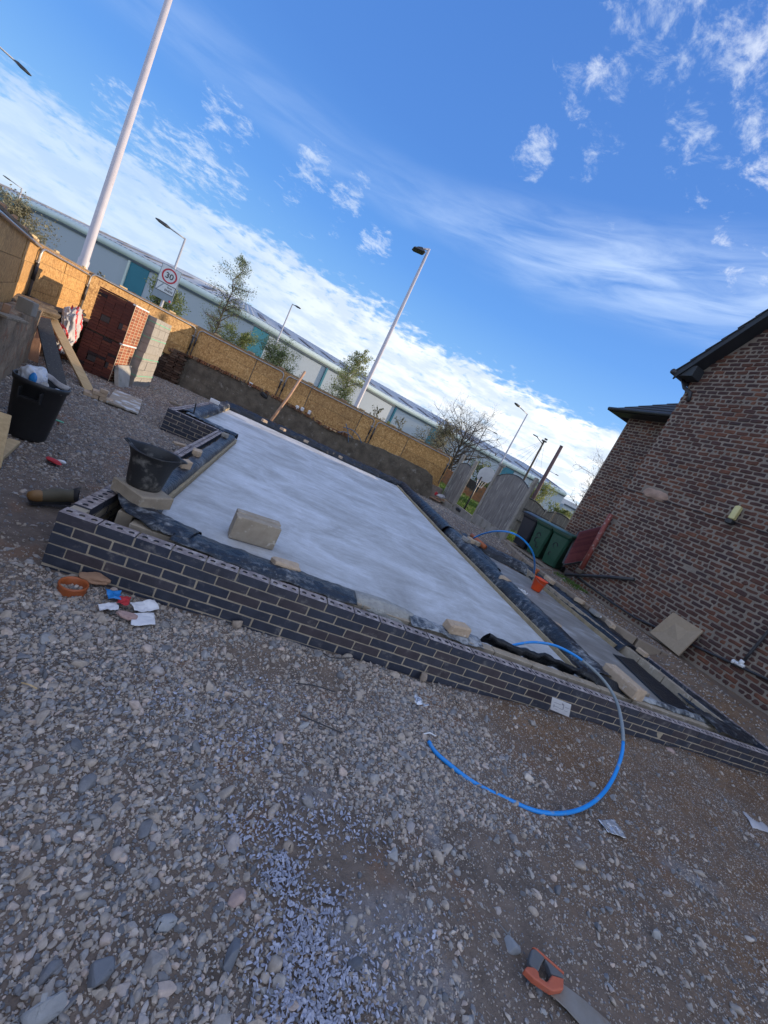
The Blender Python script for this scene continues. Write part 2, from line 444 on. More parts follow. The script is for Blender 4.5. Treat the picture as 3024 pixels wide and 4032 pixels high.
def slab_mat():
    m, nt, b = new_mat('fresh_power_floated_concrete')
    co = nt.node('ShaderNodeNewGeometry').outputs['Position']
    w = nt.vmath('ADD', co, nt.vmath('SCALE', nt.noise(co, .9, 3, out=1), scale=.35))
    st = nt.noise(nt.mapping(w, (.45, 2.6, 1), (0, 0, R(-12))), 1.5, 7, .66, .9)
    st2 = nt.noise(nt.mapping(w, (1.1, 6.5, 1), (0, 0, R(-6))), 4.6, 7, .70, .5)
    bl = nt.noise(w, 1.05, 7, .66, .9)
    f = nt.math('ADD', nt.math('MULTIPLY', st, .27), nt.math('ADD', nt.math('MULTIPLY', st2, .20), nt.math('ADD', nt.math('MULTIPLY', bl, .52), nt.math('MULTIPLY', nt.noise(co, 9, 6, .7, .6), .16))))
    col = nt.ramp(f, [(.37, (.27, .255, .24)), (.47, (.37, .36, .35)), (.56, (.48, .48, .48)), (.70, (.66, .67, .70))])
    fine = nt.noise(co, 60, 4, .7)
    col = nt.mix(.30, col, nt.ramp(fine, [(.3, (.78, .78, .78)), (.7, (1.16, 1.16, 1.16))]), 'MULTIPLY')
    stain = nt.smooth(nt.noise(nt.mapping(co, (.8, 2.4, 1)), 2.8, 6, .7), .62, .74)
    col = nt.mix(nt.math('MULTIPLY', stain, .35), col, (.33, .27, .20))
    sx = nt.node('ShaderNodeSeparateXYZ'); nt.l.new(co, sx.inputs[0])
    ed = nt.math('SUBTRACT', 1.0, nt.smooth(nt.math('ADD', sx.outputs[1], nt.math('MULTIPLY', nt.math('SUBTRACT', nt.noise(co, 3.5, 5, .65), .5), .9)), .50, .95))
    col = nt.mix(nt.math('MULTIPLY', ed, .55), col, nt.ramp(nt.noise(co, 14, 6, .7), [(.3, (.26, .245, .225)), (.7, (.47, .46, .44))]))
    grit = nt.smooth(nt.voro(co, 38), .05, .10)
    gm = nt.math('MULTIPLY', nt.math('SUBTRACT', 1, grit), nt.smooth(nt.noise(co, 2.2, 4), .48, .62))
    col = nt.mix(nt.math('MULTIPLY', gm, .6), col, (.24, .21, .18))
    nt.l.new(col, b.inputs['Base Color'])
    nt.l.new(nt.math('ADD', .50, nt.math('MULTIPLY', f, .40)), b.inputs['Roughness'])
    bump(nt, b, nt.math('ADD', nt.math('MULTIPLY', st2, .6), nt.math('MULTIPLY', fine, .4)), .25, .01)
    return m


m_slab = slab_mat()


def slab2_mat():
    m, nt, b = new_mat('damp_grey_concrete')
    co = nt.node('ShaderNodeNewGeometry').outputs['Position']
    f = nt.noise(nt.mapping(co, (1, 1.6, 1)), 2.0, 6, .62, .5)
    farf = nt.smooth(nt.node('ShaderNodeSeparateXYZ').outputs[1], 0, 1)
    col = nt.ramp(f, [(.36, (.20, .185, .17)), (.55, (.27, .255, .24)), (.72, (.44, .44, .445))])
    nt.l.new(col, b.inputs['Base Color'])
    b.inputs['Roughness'].default_value = .6
    bump(nt, b, nt.noise(co, 50, 5, .65), .3, .008)
    return m


m_slab2 = slab2_mat()


def ground_mat():
    m, nt, b = new_mat('bare_stony_earth')
    co = nt.node('ShaderNodeNewGeometry').outputs['Position']
    at = nt.node('ShaderNodeAttribute', attribute_name='dust')
    gr = nt.node('ShaderNodeAttribute', attribute_name='turf')
    n1 = nt.noise(co, 1.6, 6, .65, .4)
    n2 = nt.noise(co, 9, 6, .7)
    n3 = nt.noise(co, 55, 5, .7)
    f = nt.math('ADD', nt.math('MULTIPLY', n1, .5), nt.math('MULTIPLY', n2, .5))
    col = nt.ramp(f, [(.34, (.105, .082, .067)), (.50, (.185, .152, .130)), (.64, (.25, .215, .19)), (.78, (.32, .29, .268))])
    rust = nt.smooth(nt.noise(co, 2.3, 4, .6), .57, .72)
    col = nt.mix(nt.math('MULTIPLY', rust, .50), col, (.28, .135, .07))
    df = nt.smooth(nt.math('ADD', at.outputs['Fac'], nt.math('MULTIPLY', nt.math('SUBTRACT', n2, .5), .9)), .35, .75)
    col = nt.mix(nt.math('MULTIPLY', df, .75), col, nt.ramp(nt.noise(co, 22, 5, .7), [(.3, (.19, .19, .20)), (.7, (.36, .362, .375))]))
    col = nt.mix(.45, col, nt.ramp(n3, [(.3, (.66, .66, .66)), (.7, (1.3, 1.3, 1.3))]), 'MULTIPLY')
    lo = nt.node('ShaderNodeAttribute', attribute_name='loam')
    col = nt.mix(nt.math('MULTIPLY', lo.outputs['Fac'], nt.smooth(nt.math('ADD', n1, nt.math('MULTIPLY', n2, .4)), .48, .82)), col, nt.ramp(n2, [(.3, (.12, .073, .045)), (.7, (.235, .148, .092))]))
    gcol = nt.ramp(nt.noise(co, 3, 5, .6), [(.3, (.045, .085, .018)), (.7, (.085, .14, .03))])
    col = nt.mix(gr.outputs['Fac'], col, gcol)
    nt.l.new(col, b.inputs['Base Color'])
    b.inputs['Roughness'].default_value = .95
    b.inputs['Specular IOR Level'].default_value = .2
    h = nt.math('ADD', nt.math('MULTIPLY', n2, .5), nt.math('MULTIPLY', n3, .5))
    bump(nt, b, h, .8, .03)
    return m


m_ground = ground_mat()


def stone_mat(name, stops, rough=.85):
    m, nt, b = new_mat(name)
    at = nt.node('ShaderNodeAttribute', attribute_name='col', attribute_type='INSTANCER')
    co = nt.node('ShaderNodeNewGeometry').outputs['Position']
    col = nt.ramp(at.outputs['Fac'], stops)
    n = nt.noise(co, 45, 5, .65)
    col = nt.mix(.55, col, nt.ramp(n, [(.3, (.66, .65, .63)), (.7, (1.28, 1.27, 1.26))]), 'MULTIPLY')
    nt.l.new(col, b.inputs['Base Color'])
    b.inputs['Roughness'].default_value = rough
    b.inputs['Specular IOR Level'].default_value = .3
    bump(nt, b, nt.noise(co, 130, 4, .65), .35, .004)
    return m


m_stone = stone_mat('crushed_stone', [(0, (.14, .143, .155)), (.18, (.24, .24, .25)), (.36, (.35, .305, .265)), (.62, (.43, .36, .30)), (.76, (.32, .32, .325)), (.9, (.49, .385, .325)), (1, (.56, .50, .44))])
m_slate = stone_mat('blue_slate_chip', [(0, (.26, .272, .34)), (.5, (.36, .372, .455)), (1, (.46, .475, .565))], .7)


def leaf_mat(name, c1, c2, trans=.35):
    m, nt, b = new_mat(name)
    oi = nt.node('ShaderNodeAttribute', attribute_name='tint')
    col = nt.ramp(oi.outputs['Fac'], [(0, c1), (1, c2)])
    nt.l.new(col, b.inputs['Base Color'])
    b.inputs['Roughness'].default_value = .6
    tr = nt.node('ShaderNodeBsdfTranslucent')
    nt.l.new(col, tr.inputs[0])
    mx = nt.node('ShaderNodeMixShader'); mx.inputs[0].default_value = trans
    nt.l.new(b.outputs[0], mx.inputs[1]); nt.l.new(tr.outputs[0], mx.inputs[2])
    nt.l.new(mx.outputs[0], nt.n['Material Output'].inputs[0])
    return m


m_leaf_y = leaf_mat('young_yellow_green_leaf', (.15, .18, .05), (.30, .32, .10))
m_leaf_g = leaf_mat('mid_green_leaf', (.09, .125, .05), (.19, .23, .085))
m_leaf_b = leaf_mat('brownish_bud', (.15, .14, .085), (.26, .24, .15))
m_grass = leaf_mat('grass_blade', (.05, .10, .015), (.13, .21, .035))


# ------------------------------------------------------------------ mesh helpers
class MB:
    def __init__(s):
        s.v = []; s.f = []; s.m = []; s.t = []

    def add(s, verts, faces, mi=0, tint=.5):
        o = len(s.v)
        s.v += [tuple(map(float, p)) for p in verts]
        for f in faces:
            s.f.append(tuple(i + o for i in f)); s.m.append(mi); s.t.append(tint)

    def box(s, c, size, rot=None, mi=0, tint=.5):
        c = np.array(c, float); h = np.array(size, float) / 2
        vs = [np.array([x, y, z]) * h for z in (-1, 1) for y in (-1, 1) for x in (-1, 1)]
        if rot is not None:
            rot = np.array(rot); vs = [rot @ p for p in vs]
        s.add([p + c for p in vs], [(0, 2, 3, 1), (4, 5, 7, 6), (0, 1, 5, 4), (2, 6, 7, 3), (0, 4, 6, 2), (1, 3, 7, 5)], mi, tint)

    def cbox(s, c, size, rot=None, ch=.006, mi=0, tint=.5):
        """box with chamfered vertical and top/bottom edges"""
        hx, hy, hz = np.array(size, float) / 2
        rings = []
        for z, k in ((-hz, ch), (-hz + ch, 0), (hz - ch, 0), (hz, ch)):
            a, b_ = hx - k, hy - k
            rings.append([(-a + ch, -b_, z), (a - ch, -b_, z), (a, -b_ + ch, z), (a, b_ - ch, z), (a - ch, b_, z), (-a + ch, b_, z), (-a, b_ - ch, z), (-a, -b_ + ch, z)])
        vs = [np.array(p) for r_ in rings for p in r_]
        fs = [tuple(range(7, -1, -1)), tuple(range(24, 32))]
        for k in range(3):
            for i in range(8):
                j = (i + 1) % 8
                fs.append((k * 8 + i, k * 8 + j, (k + 1) * 8 + j, (k + 1) * 8 + i))
        if rot is not None:
            rot = np.array(rot); vs = [rot @ p for p in vs]
        c = np.array(c, float)
        s.add([p + c for p in vs], fs, mi, tint)

    def tube(s, pts, r, n=8, mi=0, tint=.5, cap=True):
        pts = [np.array(p, float) for p in pts]
        rs = [r] * len(pts) if np.isscalar(r) else list(r)
        vs = []; fs = []
        up = np.array([0, 0, 1.0]); ref = None
        for i, p in enumerate(pts):
            t = pts[min(i + 1, len(pts) - 1)] - pts[max(i - 1, 0)]
            t = t / (np.linalg.norm(t) + 1e-9)
            if ref is None:
                ref = np.cross(t, up if abs(t[2]) < .9 else np.array([1.0, 0, 0]))
            a = ref - t * np.dot(ref, t); a /= np.linalg.norm(a) + 1e-9; ref = a
            b_ = np.cross(t, a)
            for k in range(n):
                an = 2 * math.pi * k / n
                vs.append(p + rs[i] * (math.cos(an) * a + math.sin(an) * b_))
        for i in range(len(pts) - 1):
            for k in range(n):
                j = (k + 1) % n
                fs.append((i * n + k, i * n + j, (i + 1) * n + j, (i + 1) * n + k))
        if cap:
            fs.append(tuple(range(n - 1, -1, -1))); fs.append(tuple(range((len(pts) - 1) * n, len(pts) * n)))
        s.add(vs, fs, mi, tint)

    def lathe(s, prof, c=(0, 0, 0), n=24, mi=0, tint=.5, sx=1, sy=1, rot=None, capb=True, capt=False):
        vs = []; fs = []
        for (r, z) in prof:
            for k in range(n):
                a = 2 * math.pi * k / n
                vs.append(np.array([r * math.cos(a) * sx, r * math.sin(a) * sy, z]))
        for i in range(len(prof) - 1):
            for k in range(n):
                j = (k + 1) % n
                fs.append((i * n + k, i * n + j, (i + 1) * n + j, (i + 1) * n + k))
        if capb: fs.append(tuple(range(n - 1, -1, -1)))
        if capt: fs.append(tuple(range((len(prof) - 1) * n, len(prof) * n)))
        if rot is not None:
            rot = np.array(rot); vs = [rot @ p for p in vs]
        c = np.array(c, float)
        s.add([p + c for p in vs], fs, mi, tint)

    def prism(s, poly, d, mi=0, tint=.5):
        """polygon of 3-D points pushed along vector d"""
        n = len(poly); d = np.array(d, float)
        a = [np.array(p, float) for p in poly]
        s.add(a + [p + d for p in a], [tuple(range(n - 1, -1, -1)), tuple(range(n, 2 * n))] + [(i, (i + 1) % n, n + (i + 1) % n, n + i) for i in range(n)], mi, tint)

    def grid(s, P, mi=0, tint=.5):
        P = np.array(P, float); a, b_ = P.shape[:2]
        s.add(P.reshape(-1, 3), [(i * b_ + j, i * b_ + j + 1, (i + 1) * b_ + j + 1, (i + 1) * b_ + j) for i in range(a - 1) for j in range(b_ - 1)], mi, tint)

    def mesh(s, name, mats, smooth=False, off=(0, 0, 0)):
        me = bpy.data.meshes.new(name)
        o = np.array(off)
        me.from_pydata([tuple(np.array(p) - o) for p in s.v], [], s.f)
        for m in (mats if isinstance(mats, (list, tuple)) else [mats]):
            me.materials.append(m)
        me.polygons.foreach_set('material_index', s.m)
        at = me.attributes.new('tint', 'FLOAT', 'FACE')
        at.data.foreach_set('value', s.t)
        if smooth:
            me.polygons.foreach_set('use_smooth', [True] * len(s.f))
        bm = bmesh.new(); bm.from_mesh(me)
        bmesh.ops.recalc_face_normals(bm, faces=bm.faces)
        bm.to_mesh(me); bm.free()
        me.update()
        return me

    def build(s, name, mats, parent=None, smooth=False, origin=None):
        """one mesh object; verts are in world space; origin (or the parent's location) becomes local zero"""
        po = np.array(parent['_loc']) if parent is not None and '_loc' in parent else np.zeros(3)
        if origin is None:
            origin = po if parent is not None else np.mean(np.array(s.v), axis=0) * np.array([1, 1, 0]) + np.array([0, 0, min(p[2] for p in s.v)])
        origin = np.array(origin, float)
        o = bpy.data.objects.new(name, s.mesh(name, mats, smooth, origin))
        COL.objects.link(o)
        if parent is not None:
            o.parent = parent
        o.location = tuple(origin - po)
        if parent is not None and parent.parent is not None:
            pass
        return o


def link(name, me, parent, loc, rot=None, scale=None):
    o = bpy.data.objects.new(name, me)
    COL.objects.link(o)
    po = np.array(parent['_loc']) if parent is not None else np.zeros(3)
    if parent is not None:
        o.parent = parent
    M = Matrix.Translation(Vector(np.array(loc, float) - po))
    if rot is not None:
        M = M @ Matrix(np.array(rot).tolist()).to_4x4()
    if scale is not None:
        M = M @ Matrix.Diagonal((*scale, 1))
    o.matrix_basis = M
    return o


def thing(name, label, cat, loc=(0, 0, 0), group=None):
    o = bpy.data.objects.new(name, None)
    COL.objects.link(o)
    o.location = tuple(map(float, loc)); o['_loc'] = [float(x) for x in loc]
    o.empty_display_size = .1
    o['label'] = label; o['category'] = cat
    if group: o['group'] = group
    return o


def tag(o, label, cat, group=None):
    o['label'] = label; o['category'] = cat
    if group: o['group'] = group
    return o


def sub(o, parent_loc):
    """remember the world place of a part so that sub-parts can be hung on it"""
    o['_loc'] = [float(x) for x in parent_loc]
    return o


def struct(o):
    o['kind'] = 'structure'; return o


def stuff(o):
    o['kind'] = 'stuff'; return o


def rz(a):
    c, s_ = math.cos(a), math.sin(a)
    return np.array([[c, -s_, 0], [s_, c, 0], [0, 0, 1.0]])


def euler(x, y, z):
    return np.array(Euler((x, y, z)).to_matrix())


def basis(xd, zhint=(0, 0, 1)):
    x = np.array(xd, float); x /= np.linalg.norm(x)
    z = np.array(zhint, float); z = z - x * np.dot(z, x); z /= np.linalg.norm(z)
    y = np.cross(z, x)
    return np.stack([x, y, z], 1)


def bevel(o, w=.004, seg=2):
    md = o.modifiers.new('bevel', 'BEVEL'); md.width = w; md.segments = seg; md.limit_method = 'ANGLE'
    return o


def vnoise(pts, scale, seed=0):
    """cheap smooth value noise for numpy points (n,3) -> (-1,1)"""
    p = np.asarray(pts, float) * scale + seed * 17.31
    i = np.floor(p).astype(int); f = p - i; f = f * f * (3 - 2 * f)
    def h(a):
        n = a[..., 0] * 374761393 + a[..., 1] * 668265263 + a[..., 2] * 2147483647 % 1274126177 + seed * 974711
        n = (n ^ (n >> 13)) * 1274126177
        n = n ^ (n >> 16)
        return (n & 0xffff) / 32767.5 - 1
    r_ = 0
    for a in (0, 1):
        for b_ in (0, 1):
            for c in (0, 1):
                w = (f[..., 0] if a else 1 - f[..., 0]) * (f[..., 1] if b_ else 1 - f[..., 1]) * (f[..., 2] if c else 1 - f[..., 2])
                r_ = r_ + w * h(i + np.array([a, b_, c]))
    return r_


def fnoise(pts, scale, seed=0, oct=3):
    s_ = 0; a = 1
    for k in range(oct):
        s_ = s_ + a * vnoise(pts, scale * 2 ** k, seed + k); a *= .5
    return s_ / 1.75


def sstep(x, a, b_):
    t = np.clip((np.asarray(x, float) - a) / (b_ - a), 0, 1)
    return t * t * (3 - 2 * t)


# brick meshes ------------------------------------------------------------
def brick_mesh(name, l, h, d, mats, tint, seed, rough=.004, ch=.006, holes=0, backed=True):
    """front face towards -y at y=0, centred in x and z, depth d; slightly uneven arrises"""
    r_ = np.random.default_rng(seed)
    mb = MB()
    def ring(ins, y):
        a, b_ = l / 2 - ins, h / 2 - ins
        c = ch
        base = [(-a + c, -b_), (0, -b_), (a - c, -b_), (a, -b_ + c), (a, b_ - c), (a - c, b_), (0, b_), (-a + c, b_), (-a, b_ - c), (-a, -b_ + c)]
        return [np.array([x, y, z]) for x, z in base]
    j = r_.normal(0, rough, (10, 2))
    r1 = ring(ch * .8, 0); r2 = ring(0, ch * .8); r3 = ring(0, d)
    for k in range(10):
        for rr in (r1, r2):
            rr[k][0] += j[k, 0]; rr[k][2] += j[k, 1]
        r1[k][1] += abs(r_.normal(0, rough * .4))
    vs = r1 + r2 + r3
    n = 10
    fs = [tuple(range(n))]
    for a in range(2):
        for k in range(n):
            q_ = (k + 1) % n
            fs.append((a * n + k, (a + 1) * n + k, (a + 1) * n + q_, a * n + q_))
    mb.add(vs, fs, 0, tint)
    return mb.mesh(name, mats)


def cored_brick_mesh(name, l, h, d, mats, tint, seed):
    """engineering brick lying on its bed: front face -y, top face with three perforations (mats: face, bed)"""
    me = bpy.data.meshes.new(name)
    bm = bmesh.new()
    c = .003
    nseg = 10; rad = .0185
    # top face with holes: build as columns of quads around each hole
    zt = h / 2
    y0, y1 = 0.0, d
    yc = d / 2
    cell = [(-l / 2, -l / 6), (-l / 6, l / 6), (l / 6, l / 2)]
    top = []
    for (xa, xb) in cell:
        xc = (xa + xb) / 2
        inner = []; outer = []
        for k in range(12):
            a = 2 * math.pi * k / 12 + math.pi / 12 * 0
            ca, sa = math.cos(a), math.sin(a)
            inner.append(bm.verts.new((xc + rad * ca, yc + rad * sa, zt)))
            hx, hy = (xb - xa) / 2, d / 2
            t = min(hx / abs(ca) if abs(ca) > 1e-6 else 9, hy / abs(sa) if abs(sa) > 1e-6 else 9)
            outer.append(bm.verts.new((xc + t * ca, yc + t * sa, zt)))
        deep = [bm.verts.new((v.co.x, v.co.y, zt - .05)) for v in inner]
        corners = {}
        for k in range(12):
            q_ = (k + 1) % 12
            oa, ob = outer[k], outer[q_]
            vs = [inner[k], oa]
            # insert the cell corner when the edge changes
            if abs(abs(oa.co.x - xc) - (xb - xa) / 2) < 1e-6 and abs(abs(ob.co.y - yc) - d / 2) < 1e-6 or \
               abs(abs(oa.co.y - yc) - d / 2) < 1e-6 and abs(abs(ob.co.x - xc) - (xb - xa) / 2) < 1e-6:
                cx = xb if (oa.co.x + ob.co.x) / 2 > xc else xa
                cy = y1 if (oa.co.y + ob.co.y) / 2 > yc else y0
                vs.append(bm.verts.new((cx, cy, zt)))
            vs += [ob, inner[q_]]
            f = bm.faces.new(vs); f.material_index = 1
            f = bm.faces.new([inner[q_], deep[q_], deep[k], inner[k]]); f.material_index = 0
        f = bm.faces.new(deep); f.material_index = 0
    # sides and bottom (slightly proud bevelled edge left out: arris is crisp)
    b0 = [bm.verts.new(p) for p in ((-l / 2, y0, -h / 2), (l / 2, y0, -h / 2), (l / 2, y1, -h / 2), (-l / 2, y1, -h / 2))]
    t0 = [bm.verts.new(p) for p in ((-l / 2, y0, zt), (l / 2, y0, zt), (l / 2, y1, zt), (-l / 2, y1, zt))]
    for k in range(4):
        q_ = (k + 1) % 4
        bm.faces.new([b0[k], b0[q_], t0[q_], t0[k]])
    bm.faces.new(b0[::-1])
    bmesh.ops.remove_doubles(bm, verts=bm.verts, dist=1e-5)
    bmesh.ops.recalc_face_normals(bm, faces=bm.faces)
    bm.to_mesh(me); bm.free()
    for m in mats: me.materials.append(m)
    at = me.attributes.new('tint', 'FLOAT', 'FACE')
    at.data.foreach_set('value', [tint] * len(me.polygons))
    return me


def lay_bricks(root, spots, protos, name, stuff_name, limit=300, mats=None):
    """spots: (world pos, 3x3 rotation, proto index). Nearest `limit` become parts, the rest one joined part."""
    order = sorted(range(len(spots)), key=lambda i: float(np.linalg.norm(np.array(spots[i][0]) - CAM)))
    rest = MB()
    cache = {}
    for rank, i in enumerate(order):
        pos, rot, k = spots[i][:3]
        if rank < limit:
            link(name, protos[k], root, pos, rot)
        else:
            if k not in cache:
                me = protos[k]
                co = np.array([v.co[:] for v in me.vertices])
                cache[k] = (co, [tuple(p.vertices) for p in me.polygons], [p.material_index for p in me.polygons], me.attributes['tint'].data[0].value)
            co, fs, ms, t = cache[k]
            vs = co @ np.array(rot).T + np.array(pos)
            o = len(rest.v)
            rest.v += [tuple(p) for p in vs]
            for f, m_ in zip(fs, ms):
                rest.f.append(tuple(q_ + o for q_ in f)); rest.m.append(m_); rest.t.append(t)
    if rest.v:
        stuff(rest.build(stuff_name, mats or list(protos[0].materials), root))


# ================================================================== GROUND
def ground_h(x, y):
    x = np.asarray(x, float); y = np.asarray(y, float)
    p = np.stack([x, y, np.zeros_like(x)], -1)
    h = np.full_like(x, -.40)
    # front: rises gently towards the house
    h = h + .13 * sstep(x, .5, 6.5)
    # bank up to the side path
    bank = sstep(x, 7.55, 8.35)
    h = h * (1 - bank) + (.13 + .0 * x) * bank
    # strip behind the side slab, falling to the far wall
    back = sstep(y, 5.7, 6.2) * sstep(x, 5.3, 5.6)
    zb = .02 - .31 * sstep(y, 7.5, 13.0)
    zb = zb + .10 * sstep(x, 8.2, 9.0) * (1 - sstep(y, 8, 10))
    h = h * (1 - back) + zb * back
    # garden beyond the concrete-post fence
    gard = sstep(x, 8.35, 8.6) * sstep(y, 7.9, 8.4)
    h = h * (1 - gard) + (.06 - .16 * sstep(y, 9, 14)) * gard
    # outside the retaining walls the land is higher
    h = np.where((y > 13.3) & (x < 8.0), .30, h)
    h = np.where((y > 13.3) & (x >= 8.0), -.12 + .3 * sstep(y, 14, 24), h)
    lx = np.where(y < 6.25, -3.45 + (6.19 - y) * .40 - .12, -3.86)
    h = np.where((x < lx) & (y > -6), .44, h)
    # ramped soil against brick walls, lumps
    lum = fnoise(p, 1.1, 3, 3) * .028 + fnoise(p, 5.5, 8, 3) * .014
    near = (y < 13.3) & (x > -4)
    h = h + np.where(near, lum + fnoise(p, 17, 12, 2) * .006, lum * .6)
    # soil bank beside the right-hand wall
    h = h + .07 * np.exp(-((x - 7.95) / .22) ** 2) * (y < 5.6) * (y > -.5) * (1 + fnoise(p, 3, 31, 2))
    # mud piled against the front brickwork
    h = h + .05 * np.exp(-((y + .12) / .16) ** 2) * ((x > 1.0) & (x < 7.5)) * (.6 + fnoise(p, 2.2, 5, 2))
    # under the new floor keep it low
    foot = (x > .06) & (x < 7.5) & (y > .06) & (y < 5.4)
    foot |= (x > -.8) & (x < 5.45) & (y > 5.4) & (y < 11.2)
    h = np.where(foot, -.6, h)
    return h


def gh(x, y):
    return float(ground_h(np.array([x]), np.array([y]))[0])


def span(*segs):
    out = []
    for a, b_, st in segs:
        out.append(np.arange(a, b_, st))
    return np.concatenate(out)


gx = span((-900, -100, 100), (-100, -12, 8), (-12, -4.4, .4), (-4.4, -1.2, .06), (-1.2, 7.4, .035), (7.4, 9.6, .06), (9.6, 20, .5), (20, 100, 8), (100, 901, 100))
gy = span((-300, -20, 70), (-20, -3, 1.5), (-3, .1, .03), (.1, 9, .06), (9, 14.2, .08), (14.2, 40, .8), (40, 140, 10), (140, 901, 95))
GXX, GYY = np.meshgrid(gx, gy)
GZZ = ground_h(GXX, GYY)
# geometric far rise so that the sheet reaches the horizon
GZZ = GZZ + np.where(GYY > 120, -.3, 0)
mb = MB()
nx, ny = len(gx), len(gy)
gme = bpy.data.meshes.new('ground')
idx = np.arange(nx * ny).reshape(ny, nx)
gf = np.stack([idx[:-1, :-1], idx[:-1, 1:], idx[1:, 1:], idx[1:, :-1]], -1).reshape(-1, 4)
gme.from_pydata(np.stack([GXX, GYY, GZZ], -1).reshape(-1, 3).tolist(), [], gf.tolist())
gme.materials.append(m_ground)
# crushed-stone dust stains lie where material was tipped and where tyres ran
dust = np.zeros_like(GXX)
def blob(u, v, rx, ry, ang, w, z=-.38):
    global dust
    c = G(u, v, z)
    ca, sa = math.cos(ang), math.sin(ang)
    ex = ((GXX - c[0]) * ca + (GYY - c[1]) * sa) / rx
    ey = (-(GXX - c[0]) * sa + (GYY - c[1]) * ca) / ry
    dust = np.maximum(dust, w * np.exp(-(ex ** 2 + ey ** 2)))
for a in [(1160, 2530, .28, .12, .2, 1.0), (1900, 2760, .5, .16, .3, .8), (1500, 3680, .32, .17, .1, 1.0), (1700, 3230, .22, .07, 1.2, 1.0), (1230, 3130, .14, .10, .5, .8),
          (2700, 3480, .40, .10, -.35, .9), (2950, 3680, .35, .14, .2, .9), (2250, 3350, .25, .10, .4, .55), (1650, 3900, .30, .12, 0, .8), (1500, 2850, .5, .1, .3, .4), (2500, 3650, .2, .08, .5, .5)]:
    blob(*a)
turf = ((GYY > 13.6) | ((GXX > 8.6) & (GYY > 8.2))).astype(float) * np.where((GXX > 7.5) & (GYY < 30), 1, .8)
loam = np.clip(sstep(GXX, 7.6, 8.0) * (GYY < 5.8) + .75 * sstep(GXX, 2.6, 4.2) * (GYY < .1) + .35, 0, 1)
for nm, arr in (('dust', dust), ('turf', turf), ('loam', loam)):
    at = gme.attributes.new(nm, 'FLOAT', 'POINT')
    at.data.foreach_set('value', arr.reshape(-1).astype(np.float32))
gme.polygons.foreach_set('use_smooth', [True] * len(gme.polygons))
gobj = bpy.data.objects.new('ground', gme)
COL.objects.link(gobj)
struct(gobj)

# ================================================================== CONCRETE FLOOR
mb = MB()
poly = [(.375, .42), (4.86, .42), (4.96, 5.5), (5.25, 10.75), (-.52, 10.55), (-.45, 5.85), (.375, 5.45)]
mb.prism([(x, y, -.10) for x, y in poly], (0, 0, -.30))
mb.prism([(x, y, -.0985) for x, y in poly], (0, 0, .0005))
# top as a finer sheet so that it carries slight undulation
o = MB(); o.prism([(x, y, -.40) for x, y in poly], (0, 0, .30))
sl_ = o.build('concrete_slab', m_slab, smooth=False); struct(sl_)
o = MB(); o.prism([(5.44, .25, -.40), (7.02, .25, -.40), (7.06, 4.72, -.40), (5.60, 5.55, -.40)], (0, 0, .295))
sl2 = o.build('side_slab', m_slab2); struct(sl2)
bm_ = None

# ================================================================== FOUNDATION BRICKWORK
BL, BH, BD, BJ = .215, .065, .1025, .010
TN = [.05, .2, .35, .5, .65, .8, .97, .42]
P_str = [brick_mesh('brick', BL, BH, BD, [m_blue_brick], TN[k], 100 + k, .0012, .0035) for k in range(8)]
P_head = [brick_mesh('brick', .1025, BH, BD, [m_blue_brick], TN[k], 140 + k, .0012, .0035) for k in range(4)]
P_core = [cored_brick_mesh('brick', BL, BH, BD, [m_blue_brick, m_blue_top], TN[k], 160 + k) for k in range(6)]
FP = P_str + P_head + P_core


def blue_wall(name, label, start, d, length, courses, first_half=False, end_half=True, limit=300, group=None, recess=.004):
    """wall whose outer face runs from start along d (outer side is to the right of d); top at z=0"""
    d = np.array([*d, 0.0]); d /= np.linalg.norm(d)
    rot = basis(d)                      # local x along wall, y inwards, z up
    root = thing(name, label, 'brick wall', (start[0], start[1], -.40), group)
    s0 = np.array([start[0], start[1], 0.0])
    spots = []
    n = int(round(length / .225))
    for c in range(courses):
        z = -.0325 - .075 * c
        x = 0.0
        shift = (c % 2 == 1)
        cells = []
        if shift:
            cells.append((0.0, .1025)); x = .1125
        while x + .20 < length:
            cells.append((x, .215)); x += .225
        if x + .08 < length:
            cells.append((x, .1025))
        for (xa, L) in cells:
            if L > .2:
                k = 12 + int(rng.integers(6)) if c == 0 else int(rng.integers(8))
            else:
                k = 8 + int(rng.integers(4))
            jit = rng.normal(0, .0012, 3)
            p = s0 + rot @ np.array([xa + L / 2 + jit[0], 0 + jit[1], z + jit[2] * .6])
            spots.append((p, rot @ rz(rng.normal(0, .004)), k))
    mbm = MB()
    c_ = s0 + rot @ np.array([length / 2, recess + (BD - 2 * recess) / 2, -.012 - (.075 * courses - .012) / 2])
    mbm.box(c_, (length - .006, BD - 2 * recess, .075 * courses - .012), rot)
    mbm.build('mortar', m_mortar, root)
    lay_bricks(root, spots, FP, 'brick', 'brick_courses', limit, [m_blue_brick, m_blue_top])
    return root


blue_wall('brick_wall', 'long low blue-black brick wall along the front of the concrete floor', (0, 0), (1, 0), 7.65, 7, limit=300)
blue_wall('brick_wall', 'short blue brick wall end behind the black bucket, stepping back from the slab', (-.88, 5.36), (1, 0), .985, 6, limit=60)
blue_wall('brick_wall', 'blue brick wall running back from the near corner under the black bucket', (0, 5.355), (0, -1), 5.245, 6, limit=160)
blue_wall('brick_wall', 'farthest short run of blue brick wall, near the leaning timber pole', (-.88, 9.75), (0, -1), 4.285, 6, limit=110)
blue_wall('brick_wall', 'blue brick wall beside the house, its cored tops half buried in soil', (7.65, .115), (0, 1), 5.2, 4, limit=110)


